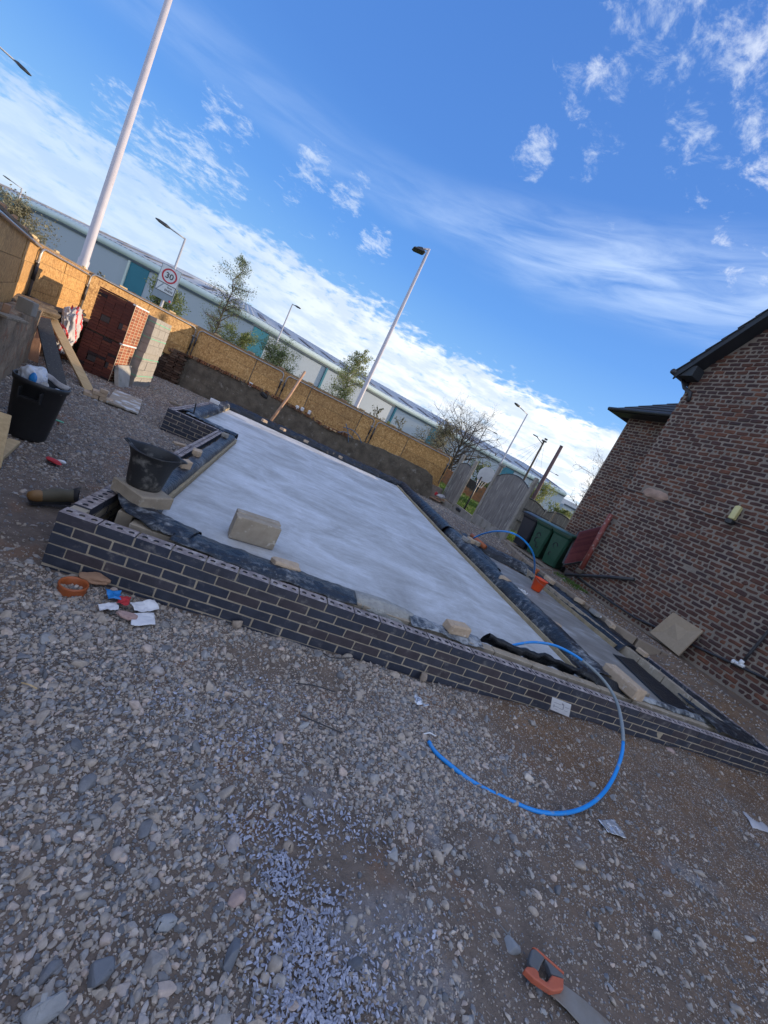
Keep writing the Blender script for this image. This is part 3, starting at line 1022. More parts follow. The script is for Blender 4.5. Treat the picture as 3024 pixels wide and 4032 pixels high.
# inner leaf of blockwork, hidden mostly by plastic
def leaf(name, label, pts, w, z1, z0=-.45, mat=None, n=None):
    """blocks in a row: parts named block"""
    root = thing(name, label, 'block wall', (*pts[0], z0))
    a, b_ = np.array(pts[0]), np.array(pts[1])
    L = np.linalg.norm(b_ - a); d = (b_ - a) / L
    rot = basis((*d, 0))
    k = max(1, int(round(L / .45)))
    for i in range(k):
        c = a + d * (i + .5) * L / k
        mb = MB()
        mb.cbox((c[0], c[1], (z1 + z0) / 2 + rng.normal(0, .002)), (L / k - .012, w, z1 - z0), rot, .004)
        mb.build('block', mat or m_block_tan, root)
    return root


leaf('block_wall', 'tan blockwork inner wall just behind the cored blue bricks at the front', (( .33, .265), (7.1, .265)), .10, -.012)
leaf('block_wall', 'tan block course exposed beside the side slab near the house', ((7.13, .40), (7.13, 5.2)), .10, .03)
leaf('block_wall', 'inner block course along the edge of the floor under the black bucket', ((.265, .33), (.265, 5.35)), .10, -.005)


# yellow perimeter insulation strips
def strip(label, pts, w, z1, z0=-.3, group='insulation strips round the slab'):
    mb = MB()
    for a, b_ in zip(pts[:-1], pts[1:]):
        a = np.array(a); b_ = np.array(b_); d = b_ - a; L = np.linalg.norm(d)
        n = max(2, int(L / .5))
        rot = basis((*(d / L), 0))
        for i in range(n):
            c = a + d * (i + .5) / n
            mb.cbox((c[0], c[1], (z1 + z0) / 2 + rng.normal(0, .003)), (L / n - .004, w, z1 - z0), rot, .003)
    return tag(mb.build('insulation_strip', m_ins), label, 'insulation', group)


strip('tan insulation edge along the slab side nearest the black bucket', [(.352, .45), (.352, 5.42)], .040, -.035)
strip('tan insulation edge at the far short return of the slab', [(-.478, 5.9), (-.535, 10.4)], .040, -.045)
strip('tan insulation edge on the main slab beside the dividing wall', [(4.885, .5), (4.975, 5.5), (5.25, 10.7)], .045, -.050)
strip('tan insulation edge on the side slab beside the house', [(7.02, 2.1), (7.06, 4.6)], .040, -.04)


# ------------------------------------------------------------------ polythene membranes
def drape(label, path, prof, mat, wob=.02, seed=1, closed=False, step=.03, group='damp-proof membranes on the new walls', fade=None, name='plastic_membrane', th=.0025):
    """profile [(offset, z)] swept along a plan path; offset is to the left of the path"""
    P = [np.array(p, float) for p in path]
    pts = []; nor = []
    for a, b_ in zip(P[:-1], P[1:]):
        L = np.linalg.norm(b_ - a); n = max(2, int(L / step)); d = (b_ - a) / L
        for i in range(n):
            pts.append(a + (b_ - a) * i / n); nor.append((-d[1], d[0]))
    pts.append(P[-1]); nor.append(nor[-1])
    pts = np.array(pts); nor = np.array(nor)
    # smooth normals round corners
    for _ in range(3):
        nn = nor.copy(); nn[1:-1] = (nor[:-2] + nor[1:-1] * 2 + nor[2:]) / 4; nor = nn / np.linalg.norm(nn, axis=1)[:, None]
    pr = []
    for (o0, z0), (o1, z1) in zip(prof[:-1], prof[1:]):
        m = max(2, int(math.hypot(o1 - o0, z1 - z0) / .018))
        for i in range(m): pr.append((o0 + (o1 - o0) * i / m, z0 + (z1 - z0) * i / m))
    pr.append(prof[-1]); pr = np.array(pr)
    # soften the profile
    for _ in range(2):
        q_ = pr.copy(); q_[1:-1] = (pr[:-2] + 2 * pr[1:-1] + pr[2:]) / 4; pr = q_
    A = np.zeros((len(pts), len(pr), 3))
    for i in range(len(pts)):
        A[i, :, :2] = pts[i] + np.outer(pr[:, 0], nor[i]); A[i, :, 2] = pr[:, 1]
    fl = A.reshape(-1, 3)
    n1 = fnoise(fl * np.array([1, 1, .6]), 2.6, seed, 3).reshape(A.shape[:2]); n2 = fnoise(fl * np.array([1, 1, .6]), 9, seed + 5, 3).reshape(A.shape[:2])
    n3 = fnoise(fl, 3.1, seed + 9, 2).reshape(A.shape[:2])
    cr1 = 1 - np.abs(fnoise(fl * np.array([1, 1, .5]), 6.5, seed + 20, 2)).reshape(A.shape[:2]) * 3.0; cr1 = np.clip(cr1, 0, 1) ** 2
    cr2 = 1 - np.abs(fnoise(fl[:, [1, 0, 2]] * np.array([1, 1, .5]), 13, seed + 30, 2)).reshape(A.shape[:2]) * 2.6; cr2 = np.clip(cr2, 0, 1) ** 2
    edge = np.abs(np.linspace(-1, 1, len(pr))) ** 4
    s_ = np.linspace(0, 1, len(pts))
    A[:, :, 2] += .009 * cr1 + .0055 * cr2 - .004
    A[:, :, 2] += wob * (n1 * .8 + n2 * .7) + (wob * 1.6 * n3) * edge
    for i in range(len(pts)):
        A[i, :, :2] += np.outer(wob * (.9 * n2[i] + 2.2 * n3[i] * edge), nor[i])
    mb = MB(); mb.grid(A)
    o = mb.build(name, mat, smooth=True)
    md = o.modifiers.new('thickness', 'SOLIDIFY'); md.thickness = th
    return tag(o, label, 'plastic sheet', group)


drape('black plastic sheet over the wall beside the slab under the bucket', [(.30, .62), (.30, 5.36)], [(.165, -.12), (.13, .012), (.05, .026), (-.015, .020), (-.045, -.03), (-.05, -.10)], m_dpm, .010, 3)
drape('plastic sheet folded round the near slab corner beside the bucket block', [(.22, .98), (.23, .62), (.36, .40), (.75, .33)], [(-.15, .02), (-.05, .042), (.06, .036), (.13, -.005), (.18, -.08)], m_dpm, .022, 9)
drape('dark plastic sheet lying along the front edge from the corner to the long tan block', [(.62, .30), (1.2, .28), (2.05, .29)], [(-.175, .012), (-.10, .032), (.0, .034), (.08, .020), (.20, -.060), (.235, -.0965)], m_dpm, .022, 15)
drape('dust-caked plastic sheet along the front edge right of the spilled concrete', [(2.58, .32), (3.0, .33), (3.35, .36)], [(-.15, -.01), (-.03, .014), (.08, -.02), (.15, -.09)], m_dpm_dust, .012, 21)
drape('black sheet edge curling up behind the tan blocks at the front', [(3.45, .40), (3.9, .40), (4.3, .42), (4.72, .42)], [(-.085, -.02), (-.085, .06), (-.05, .075), (.0, .03), (.06, -.075), (.08, -.096)], m_dpm_clean, .035, 33)
drape('black sheet flap at the front end of the dividing wall', [(4.62, .38), (5.0, .36), (5.35, .33)], [(-.06, .0), (-.03, .075), (.06, .055), (.16, .03)], m_dpm_clean, .03, 38)
drape('dusty white plastic sheet over the front wall of the side slab', [(5.4, .33), (6.2, .33), (6.95, .34)], [(-.06, -.01), (-.02, .03), (.05, .02), (.13, -.07), (.16, -.098)], m_dpm_dust, .014, 41)
drape('torn plastic sheet at the front corner nearest the house', [(6.55, .24), (7.0, .26), (7.35, .30)], [(-.13, .0), (-.05, .045), (.05, .04), (.16, .02), (.3, .0)], m_dpm, .022, 47)
drape('wide plastic roll over the wall dividing the two slabs', [(5.08, .42), (5.16, 2.0), (5.22, 3.9), (5.30, 5.6)], [(.185, -.10), (.175, -.02), (.12, .07), (.0, .085), (-.12, .06), (-.20, .01), (-.30, -.094)], m_dpm, .014, 51)
drape('black plastic over the far half of the slab side wall, towards the fence', [(5.30, 5.6), (5.42, 8.0), (5.55, 11.0)], [(.25, -.10), (.22, .0), (.14, .085), (.0, .09), (-.12, .04), (-.22, -.10)], m_dpm_clean, .018, 57)
drape('ragged pale plastic strip lying on the side slab along the dividing wall', [(5.42, .6), (5.50, 2.2), (5.55, 3.6)], [(.05, -.07), (-.02, -.085), (-.12, -.092), (-.2, -.096)], m_dpm_dust, .008, 61)
drape('loose black plastic flap where the side slab meets the dividing wall', [(5.42, 3.6), (5.62, 5.2), (5.72, 5.9)], [(.10, .05), (.0, .03), (-.09, .05), (-.15, -.02)], m_dpm_clean, .04, 63)
drape('rumpled black plastic over the far wall of the side slab', [(5.75, 5.62), (6.6, 5.30), (7.5, 5.02)], [(-.25, -.10), (-.2, .0), (-.06, .07), (.1, .075), (.22, -.02)], m_dpm, .035, 67)
drape('black plastic over the wall between the side slab and the house', [(7.22, 5.1), (7.20, 3.4), (7.17, 2.0)], [(-.16, -.10), (-.12, -.02), (-.07, .05), (.05, .075), (.22, .045), (.36, .0)], m_dpm_clean, .022, 71)
drape('grey dusty plastic at the near end of the house-side wall', [(7.20, 1.0), (7.20, .3)], [(-.15, -.06), (-.07, .035), (.08, .05), (.28, .01)], m_dpm, .018, 73)
drape('long black plastic sheet over the far slab wall below the timber boarding', [(5.5, 10.95), (3.0, 10.85), (.6, 10.72), (-.72, 10.62)], [(.36, -.10), (.33, -.04), (.22, .06), (.04, .09), (-.2, .07), (-.36, -.06), (-.45, -.25)], m_dpm_clean, .035, 79)
drape('pale plastic over the short far return of the wall', [(-.66, 10.4), (-.62, 8.0), (-.60, 5.75)], [(-.13, .02), (-.06, .045), (.06, .04), (.12, .0), (.145, -.08)], m_dpm, .012, 83)
drape('plastic sheet turned over the stepped wall end behind the bucket', [(-.62, 5.62), (-.1, 5.60), (.32, 5.58)], [(-.10, .01), (.0, .035), (.14, .03), (.24, -.02), (.26, -.09)], m_dpm, .014, 87)
# dark blue strip lying on the side slab
mb = MB()
A = np.array([(6.62, 1.75), (6.38, .62), (6.78, .52), (6.97, 1.70)])
g = np.zeros((24, 9, 3))
for i in range(24):
    for j in range(9):
        s_, t_ = i / 23, j / 8
        p = (A[0] * (1 - s_) + A[1] * s_) * (1 - t_) + (A[3] * (1 - s_) + A[2] * s_) * t_
        g[i, j] = (*p, -.088 + .05 * t_ ** 2 + .006 * math.sin(7 * s_ + 3 * t_))
mb.grid(g)
o = mb.build('plastic_membrane', m_dpm_clean, smooth=True)
md = o.modifiers.new('t', 'SOLIDIFY'); md.thickness = .006
tag(o, 'flat dark blue plastic strip lying on the side slab near the house', 'plastic sheet')

# spilled concrete over the front inner wall
def lump(name, label, cat, c, size, mat, seed, rough=.25, n=4, flat=None, parent=None, rotz=0.0, smooth=True):
    bm = bmesh.new(); bmesh.ops.create_icosphere(bm, subdivisions=n, radius=1.0)
    co = np.array([v.co[:] for v in bm.verts])
    k = 1 + rough * fnoise(co, 1.4, seed, 4)
    co = co * k[:, None]
    if flat is not None: co[:, 2] = np.maximum(co[:, 2], flat)
    co = (co * np.array(size)) @ rz(rotz).T
    for v, p in zip(bm.verts, co): v.co = p
    me = bpy.data.meshes.new(name); bm.to_mesh(me); bm.free()
    me.materials.append(mat)
    if smooth: me.polygons.foreach_set('use_smooth', [True] * len(me.polygons))
    o = link(name, me, parent, c)
    if label: tag(o, label, cat)
    return o


lump('spilled_concrete', 'rough grey concrete spilled over the front wall near the floor edge', 'concrete', (2.32, .34, -.05), (.40, .15, .085), m_spill, 4, .22, 5)


# ================================================================== RETAINING WALLS
def rough_wall(name, label, pts, tops, zbot, thick, mat, seed, rough=.02, cat='wall', dens=.06):
    """masonry wall along plan points (face on the right of the path), with an uneven face and ragged top"""
    P = [np.array(p, float) for p in pts]
    face = []; rows = None
    L = [0]
    for a, b_ in zip(P[:-1], P[1:]): L.append(L[-1] + np.linalg.norm(b_ - a))
    n = int(L[-1] / dens)
    S = np.linspace(0, L[-1], n)
    X = np.interp(S, L, [p[0] for p in P]); Y = np.interp(S, L, [p[1] for p in P]); T = np.interp(S, L, tops)
    T = T + rough * 1.3 * fnoise(np.stack([X, Y, 0 * X], 1), 3.5, seed + 3, 3)
    tx = np.gradient(X); ty = np.gradient(Y); l_ = np.hypot(tx, ty); nx_, ny_ = ty / l_, -tx / l_
    m = 22
    F = np.zeros((n, m + 4, 3))
    for j in range(m):
        z = zbot + (T - zbot) * j / (m - 1)
        d = rough * fnoise(np.stack([X, Y, z], 1), 4.5, seed, 4)
        F[:, j] = np.stack([X + nx_ * d, Y + ny_ * d, z], 1)
    for k, (f, dz) in enumerate([(.33, .01), (.66, .0), (1, -.02)]):
        F[:, m + k] = np.stack([X - nx_ * thick * f, Y - ny_ * thick * f, T + dz + rough * fnoise(np.stack([X, Y, T + f], 1), 5, seed + 7, 2)], 1)
    F[:, m + 3] = np.stack([X - nx_ * thick, Y - ny_ * thick, 0 * T + zbot], 1)
    mb = MB(); mb.grid(F)
    # end caps
    for i in (0, n - 1):
        mb.add(list(F[i]), [tuple(range(m + 4))])
    root = thing(name, label, cat, (P[0][0], P[0][1], zbot))
    mb.build('wall_face', mat, root, smooth=False)
    return root


rl = rough_wall('retaining_wall', 'grey-brown rubble-faced retaining wall behind the black dustbin', [(-3.45, 6.22), (-2.07, 2.74), (-1.0, .05)][::-1], [.62, .58, .53][::1], -.6, .30, m_leftwall, 11, .030)
rw = rough_wall('retaining_wall', 'sunlit orange brick retaining wall behind the leaning planks', [(-3.76, 6.05), (-3.78, 12.9)], [.50, .58], -.6, .28, m_old_brick, 17, .006)
# its bricks
Pold = [brick_mesh('brick', .212, .066, .06, [m_old_brick], t, 300 + i, .004, .007) for i, t in enumerate((.1, .3, .5, .7, .9, .4))]
spots = []
for c in range(13):
    z = -.42 + .077 * c
    for k in range(29):
        y = 6.15 + .226 * (k + (.5 if c % 2 else 0))
        if z > .50 + (y - 6) * .01 - (.09 if rng.random() < .4 else .03): continue
        spots.append((np.array([-3.738 + rng.normal(0, .004), y, z]), basis((0, 1, 0)) @ rz(rng.normal(0, .015)), int(rng.integers(6))))
lay_bricks(rw, spots, Pold, 'brick', 'brick_courses', 300)

# far wall: cement-rendered, brick-on-edge coping, brick pillar at its end
bt = [(-2.75, .64), (-1.2, .68), (.2, .68), (1.6, .60), (2.5, .50), (3.2, .54), (4.2, .64), (5.0, .72), (6.0, .74), (6.9, .72), (7.25, .62), (7.42, .30), (7.55, -.10)]
rb = rough_wall('retaining_wall', 'long dark rendered retaining wall under the far timber boarding', [(x, 13.2) for x, _ in bt], [z for _, z in bt], -.6, .26, m_render, 23, .022)
for x in np.arange(-2.65, 6.3, .082):
    z = np.interp(x, [a for a, _ in bt], [b_ for _, b_ in bt])
    if fnoise(np.array([[x, 0, 0]]), .9, 77, 2)[0] > -.12 and rng.random() < .9:
        mb = MB()
        mb.cbox((x, 13.245 + rng.normal(0, .012), z + .035 + rng.normal(0, .006)), (.066, .21, .10), euler(rng.normal(0, .05), rng.normal(0, .05), rng.normal(0, .05)), .006, 0, rng.random())
        mb.build('coping_brick', m_old_brick, rb)
pil = thing('brick_pillar', 'crumbling brick pillar at the corner between the two retaining walls', 'pillar', (-3.05, 13.05, -.4))
for c in range(14):
    for k in range(3):
        mb = MB()
        mb.cbox((-3.30 + .235 * k + (.06 if c % 2 else 0) + rng.normal(0, .006), 13.10 + rng.normal(0, .012), -.36 + .078 * c), (.222, .24, .068), rz(rng.normal(0, .02)), .007, 0, rng.random())
        mb.build('brick', m_old_dark, pil)
for k in range(8):
    mb = MB(); mb.cbox((-3.72 + k * .085, 13.02, .60 + rng.normal(0, .008)), (.07, .22, .10), rz(rng.normal(0, .04)), .006, 0, .75)
    mb.build('coping_brick', m_old_brick, pil)
lump('soil_bank', 'dark rubble and soil on top of the wall below the boarding corner', 'soil', (-3.97, 7.4, .47), (.32, 1.6, .14), m_rubble, 8, .5, 5)


# ================================================================== TIMBER HOARDING
def hoarding(label, a, b_, z0a, z0b, z1a, z1b, nsheet, rows, seed, out=1):
    """strand boards between plan points a and b, face on the right of a->b; each board a part"""
    a = np.array(a); b_ = np.array(b_); L = np.linalg.norm(b_ - a); d = (b_ - a) / L
    n = np.array([d[1], -d[0]])
    root = thing('timber_hoarding', label, 'hoarding', (*a, min(z0a, z0b)))
    for i in range(nsheet):
        s0, s1 = i / nsheet + .0015, (i + 1) / nsheet - .0015
        for r_ in range(rows):
            ja = rng.normal(0, .004); t0, t1 = r_ / rows + .003, (r_ + 1) / rows - .003
            def pt(s_, t_, off):
                p = a + (b_ - a) * s_ + n * off
                z = (z0a + (z0b - z0a) * s_) * (1 - t_) + (z1a + (z1b - z1a) * s_) * t_
                return np.array([p[0], p[1], z])
            offs = .012 + ja
            q_ = [pt(s0, t0, offs), pt(s1, t0, offs + rng.normal(0, .003)), pt(s1, t1, offs + rng.normal(0, .003)), pt(s0, t1, offs)]
            mb = MB(); mb.prism(q_, (-n[0] * .018, -n[1] * .018, 0), 0, rng.random())
            mb.build('strand_board', m_osb, root)
    mb = MB(); mb.prism([np.array([*(a - n * .03), z0a]), np.array([*(b_ - n * .03), z0b]), np.array([*(b_ - n * .03), z1b - .02]), np.array([*(a - n * .03), z1a - .02])], (-n[0] * .03, -n[1] * .03, 0)); mb.build('gap_backing_sheet', m_timber_old, root)  # sheet added behind the boards, keeps bright sky out of their gaps
    # top batten and blocks
    mb = MB()
    mb.prism([pt_ for pt_ in (np.array([*(a + n * .03), z1a]), np.array([*(b_ + n * .03), z1b]), np.array([*(b_ + n * .03), z1b + .035]), np.array([*(a + n * .03), z1a + .035]))], (-n[0] * .07, -n[1] * .07, 0))
    mb.build('top_batten', m_osbbatten, root)
    k = max(2, int(L / 1.15))
    for i in range(k):
        s_ = (i + .3 + .4 * rng.random()) / k
        p = a + (b_ - a) * s_
        mb = MB(); mb.cbox((p[0], p[1], z1a + (z1b - z1a) * s_ + .055), (.22, .05, .04), basis((*d, 0)) @ rz(rng.normal(0, .1)), .004)
        mb.build('wood_block', m_timber if rng.random() < .6 else m_timber_red, root)
    return root


PA, PB, PC = np.array([-4.71, 7.99]), np.array([-5.13, 11.1]), np.array([-2.75, 13.40])
PE0 = np.array([-2.36, 2.83])
dirL = (PA - PE0) / np.linalg.norm(PA - PE0)
hoarding('strand board hoarding on the wall above the dustbin, running out of view', PE0 - dirL * 4.2, PA, .45, .42, 1.58, 1.56, 4, 3, 1)
hoarding('sunlit strand board hoarding panel behind the striped sack', PA, PB, .38, .38, 1.57, 1.60, 2, 4, 2)
hoarding('sunlit strand board hoarding behind the dark red brick stack', PB, PC, .38, .45, 1.60, 1.68, 2, 3, 3)
hoarding('long shaded strand board hoarding along the far retaining wall', PC, (7.78, 13.42), .40, -.10, 1.68, 1.66, 5, 3, 4)


def barrier(label, a, b_, z0, z1, n_off=.06, feet=True, sleeves=(1, 1)):
    """tubular temporary-fence frame with rounded top corners"""
    a = np.array(a, float); b_ = np.array(b_, float); L = np.linalg.norm(b_ - a); d = (b_ - a) / L
    n = np.array([d[1], -d[0]])
    root = thing('fence_frame', label, 'metal frame', (*a, z0), 'tubular frames clamped to the hoarding')
    def W(s_, z): p = a + d * s_ + n * n_off; return np.array([p[0], p[1], z])
    r_ = .13
    pts = [W(.04, z0)]
    for k in range(7):
        t = math.pi / 2 * k / 6
        pts.append(W(.04 + r_ - r_ * math.cos(t), z1 - r_ + r_ * math.sin(t)))
    for k in range(7):
        t = math.pi / 2 * k / 6
        pts.append(W(L - .04 - r_ + r_ * math.sin(t), z1 - r_ + r_ * math.cos(t)))
    pts.append(W(L - .04, z0))
    mb = MB(); mb.tube(pts, .021, 8); mb.build('tube_frame', m_steel, root, smooth=True)
    for s_, on in ((.04, sleeves[0]), (L - .04, sleeves[1])):
        if on:
            mb = MB(); mb.tube([W(s_, z0 + .38), W(s_, z1 - .30)], .029, 8); mb.build('sleeve', m_dark, root, smooth=True)
    mb = MB()
    c = W(L - .04, z1 - .28); mb.cbox(c, (.13, .05, .045), basis((*d, 0)), .006); mb.build('clamp', m_steel, root)
    if feet:
        for s_ in (.05, L - .05):
            mb = MB(); mb.cbox(W(s_, z0 + .03), (.20, .32, .09), basis((*d, 0)), .02); mb.build('foot', m_blackpl, root)
    return root


barrier('tube frame on the hoarding above the dustbin', PE0 - dirL * .8, PA - dirL * .02, .50, 1.53, feet=False, sleeves=(0, 1))
barrier('tube frame on the sunlit board left of the striped sack', PA, PB, .48, 1.54)
barrier('tube frame round the board behind the brick and block stacks', PB, PC + (PB - PC) * .01, .48, 1.62)
fx = [-2.70, .42, 4.14, 7.70]
barrier('tube frame on the far boarding nearest the brick pillar', (fx[0], 13.38), (fx[1], 13.38), .66, 1.62, feet=False, sleeves=(1, 1))
barrier('tube frame on the middle of the far boarding behind the leaning pole', (fx[1] + .06, 13.38), (fx[2], 13.38), .60, 1.60, feet=False)
barrier('tube frame on the far boarding nearest the concrete posts', (fx[2] + .06, 13.38), (fx[3], 13.38), .45, 1.60, feet=False)


# ================================================================== HOUSES
dH = np.array([math.sin(R(5)), -math.cos(R(5)), 0.0])
nH = np.array([-math.cos(R(5)), -math.sin(R(5)), 0.0])
inH = -nH
P1 = np.array([8.53, 5.24, 0.0])
P2 = np.array([10.18, 8.34, 0.0])
HP, HC = .226, .087
TNH = [.02, .1, .2, .3, .42, .55, .68, .8, .9, .97]
Hst = [brick_mesh('brick', .200, .066, .05, [m_house_brick], TNH[k % 10], 500 + k, .0045, .013) for k in range(14)]
Hhd = [brick_mesh('brick', .088, .065, .05, [m_house_brick], TNH[(k * 3) % 10], 540 + k, .005, .016) for k in range(6)]
HPR = Hst + Hhd


def house_wall(root, P, L, topf, z0, holes=(), phase=0, limit=300):
    rot = basis(dH)
    spots = []
    for c in range(int(13 / HC)):
        z = z0 + HC * (c + .5)
        header = ((c + phase) % 6 == 0)
        x = (.03 + (.113 if c % 2 else 0.0)) if not header else .06
        while x < L:
            w = .113 if header else HP
            if x + w > L: break
            l = x + w / 2
            if z < topf(l) - .03 and not any(a < l < b_ and c_ < z < d_ for a, b_, c_, d_ in holes):
                k = 14 + int(rng.integers(6)) if header else int(rng.choice(14))
                p = P + rot @ np.array([l + rng.normal(0, .003), rng.normal(0, .003), z + rng.normal(0, .0025)])
                spots.append((p, rot @ rz(rng.normal(0, .008)), k))
            x += w
        if not header and c % 2:
            l = .03 + .05
            if z < topf(l) - .03:
                spots.append((P + rot @ np.array([l, 0, z]), rot, 14 + int(rng.integers(6))))
    lay_bricks(root, spots, HPR, 'brick', 'brick_courses', limit, [m_house_brick])


vA = Pl(2660, 1455, P1 + nH * .33, nH); vB = Pl(3024, 1210, P1 + nH * .33, nH)
lA, lB = (vA - P1) @ dH, (vB - P1) @ dH
vs = (vB[2] - vA[2]) / (lB - lA)
AP = 3.3                                        # gable apex
def verge(l): return vA[2] + vs * (min(l, 2 * AP - l) - lA)
def top1(l): return verge(l) - .23
house = thing('brick_house', 'large old dark red brick house gable end at the edge of the site', 'house', (P1[0], P1[1], .15))
HL = 2 * AP + 3.0
mb = MB()
outl = [(0.0, .0), (HL, .0), (HL, 5.3), (2 * AP, min(top1(2 * AP), 5.3))]
outl = [(0.0, -.1), (HL, -.1), (HL, top1(0)), (2 * AP, top1(0)), (AP, top1(AP)), (0.0, top1(0))]
mb.prism([P1 + dH * l + inH * .010 + np.array([0, 0, z]) for l, z in outl], inH * .24)
mb.build('wall', m_house_mortar, house)
mb = MB()                                        # wall beyond the corner, facing the garden
mb.prism([P1 + inH * .25 + dH * .02 + np.array([0, 0, -.1]), P1 + inH * 6 + dH * .02 + np.array([0, 0, -.1]), P1 + inH * 6 + dH * .02 + np.array([0, 0, top1(0)]), P1 + inH * .25 + dH * .02 + np.array([0, 0, top1(0)])], dH * .22)
mb.prism([P1 + inH * 6 + np.array([0, 0, -.1]), P1 + inH * 6 + dH * HL + np.array([0, 0, -.1]), P1 + inH * 6 + dH * HL + np.array([0, 0, 5.3]), P1 + inH * 6 + np.array([0, 0, 5.3])], inH * .24)
mb.build('rear_wall', m_house_mortar, house)
holes = [(.42, 1.02, 2.60, 2.83)]
house_wall(house, P1, HL, lambda l: top1(l) if l < 2 * AP else top1(0), .16, holes)
o = lump('mortar_patch', None, None, P1 + dH * .72 + np.array([0, 0, 2.715]) + inH * .01, (.31, .05, .12), MAT('pink_spalled_mortar', (.42, .28, .21), (.28, .19, .15), 7, .95, .8, 40, .02), 3, .35, 4, None, house, R(-85))
# quoin edge of the corner: toothed return bricks, warm sun glow put into their tint
for c in range(int(5.2 / HC)):
    z = .16 + HC * (c + .5)
    if c % 2 == 0:
        mb = MB(); mb.cbox(P1 + inH * .052 + dH * .012 + np.array([0, 0, z]), (.10, .055, .066), basis(inH), .008, 0, rng.random() * .3 + .6)
        mb.build('quoin_brick', m_house_brick, house)


def roof_slope(root, l0, sgn, ns, ztop, pitch, depth_in, over):
    """tile courses from the eave up; each course is one part"""
    g = .30
    for i in range(ns):
        s0 = i * g
        dl = math.cos(pitch) * s0 * sgn; dz = math.sin(pitch) * s0
        c = P1 + dH * (l0 + dl) + nH * over + np.array([0, 0, ztop + dz])
        up = dH * math.cos(pitch) * sgn + np.array([0, 0, math.sin(pitch)])
        nn = np.cross(inH, up) * (1 if np.cross(inH, up)[2] > 0 else -1)
        a = c - nn * .0; up2 = up - nn * .09; up2 /= np.linalg.norm(up2)
        mb = MB()
        k = int(depth_in / .27)
        for j in range(k):
            p = a + inH * (.27 * j + .004) + nn * rng.normal(0, .003)
            q_ = [p, p + inH * .262, p + inH * .262 + up2 * .40, p + up2 * .40]
            mb.prism([x - nn * .022 for x in q_], nn * .022, 0, rng.random())
        mb.build('tile_course', m_rooftile, root)


pit = math.atan(vs)
ns = int((AP - lA + .02) / (.30 * math.cos(pit))) + 1
roof_slope(house, lA, 1, ns, vA[2] + .0, pit, 6.6, .33)
roof_slope(house, 2 * AP - lA, -1, ns, vA[2], pit, 6.6, .33)
def along(l, off, dz): return P1 + dH * l + nH * off + np.array([0, 0, verge(l) + dz])
for s_ in (0, 1):
    l0, l1 = (lA + .03, AP) if s_ == 0 else (AP, 2 * AP - lA - .03)
    mb = MB(); mb.prism([along(l0, .305, -.035), along(l1, .305, -.035), along(l1, .305, -.235), along(l0, .305, -.235)], inH * .035); mb.build('barge_board', m_barge, house)
    mb = MB(); mb.prism([along(l0 + .1, .27, -.21), along(l1, .27, -.21), along(l1, -.03, -.21), along(l0 + .1, -.03, -.21)], (0, 0, .02)); mb.build('soffit', m_barge, house)
gp = P1 + dH * (lA - .02) + np.array([0, 0, vA[2] - .05])
mb = MB(); mb.tube([gp + nH * .36, gp + inH * 5.5], .06, 10); mb.build('gutter', m_dark, house, smooth=True)
mb = MB(); mb.tube([gp + nH * .02 + dH * .06 + np.array([0, 0, -.05]), gp + nH * .02 + dH * .20 + np.array([0, 0, -.22]), gp + nH * .02 + dH * (.42) + np.array([0, 0, -.34]), gp + nH * .02 + dH * .47 + np.array([0, 0, -.52])], .04, 8); mb.build('downpipe_bend', m_dark, house, smooth=True)
mb = MB(); mb.cbox(P1 + nH * .12 + dH * .02 + np.array([0, 0, top1(0) - .02]), (.30, .30, .24), basis(dH), .01); mb.build('eave_box', m_barge, house)

# rear house
house2 = thing('brick_house', 'farther dark brick house with low tiled roof, set back behind the bins', 'house', (P2[0], P2[1], .1))
H2L = 3.6
mb = MB(); mb.prism([P2 + dH * l + inH * .010 + np.array([0, 0, z]) for l, z in ((0, -.1), (H2L, -.1), (H2L, 5.1), (0, 5.1))], inH * .24); mb.build('wall', m_house_mortar, house2)
mb = MB(); mb.prism([P2 + inH * .25 + np.array([0, 0, -.1]), P2 + inH * 7 + np.array([0, 0, -.1]), P2 + inH * 7 + np.array([0, 0, 5.1]), P2 + inH * .25 + np.array([0, 0, 5.1])], dH * .24); mb.build('rear_wall', m_house_mortar, house2)
house_wall(house2, P2, H2L, lambda l: 5.08, .12, phase=2)
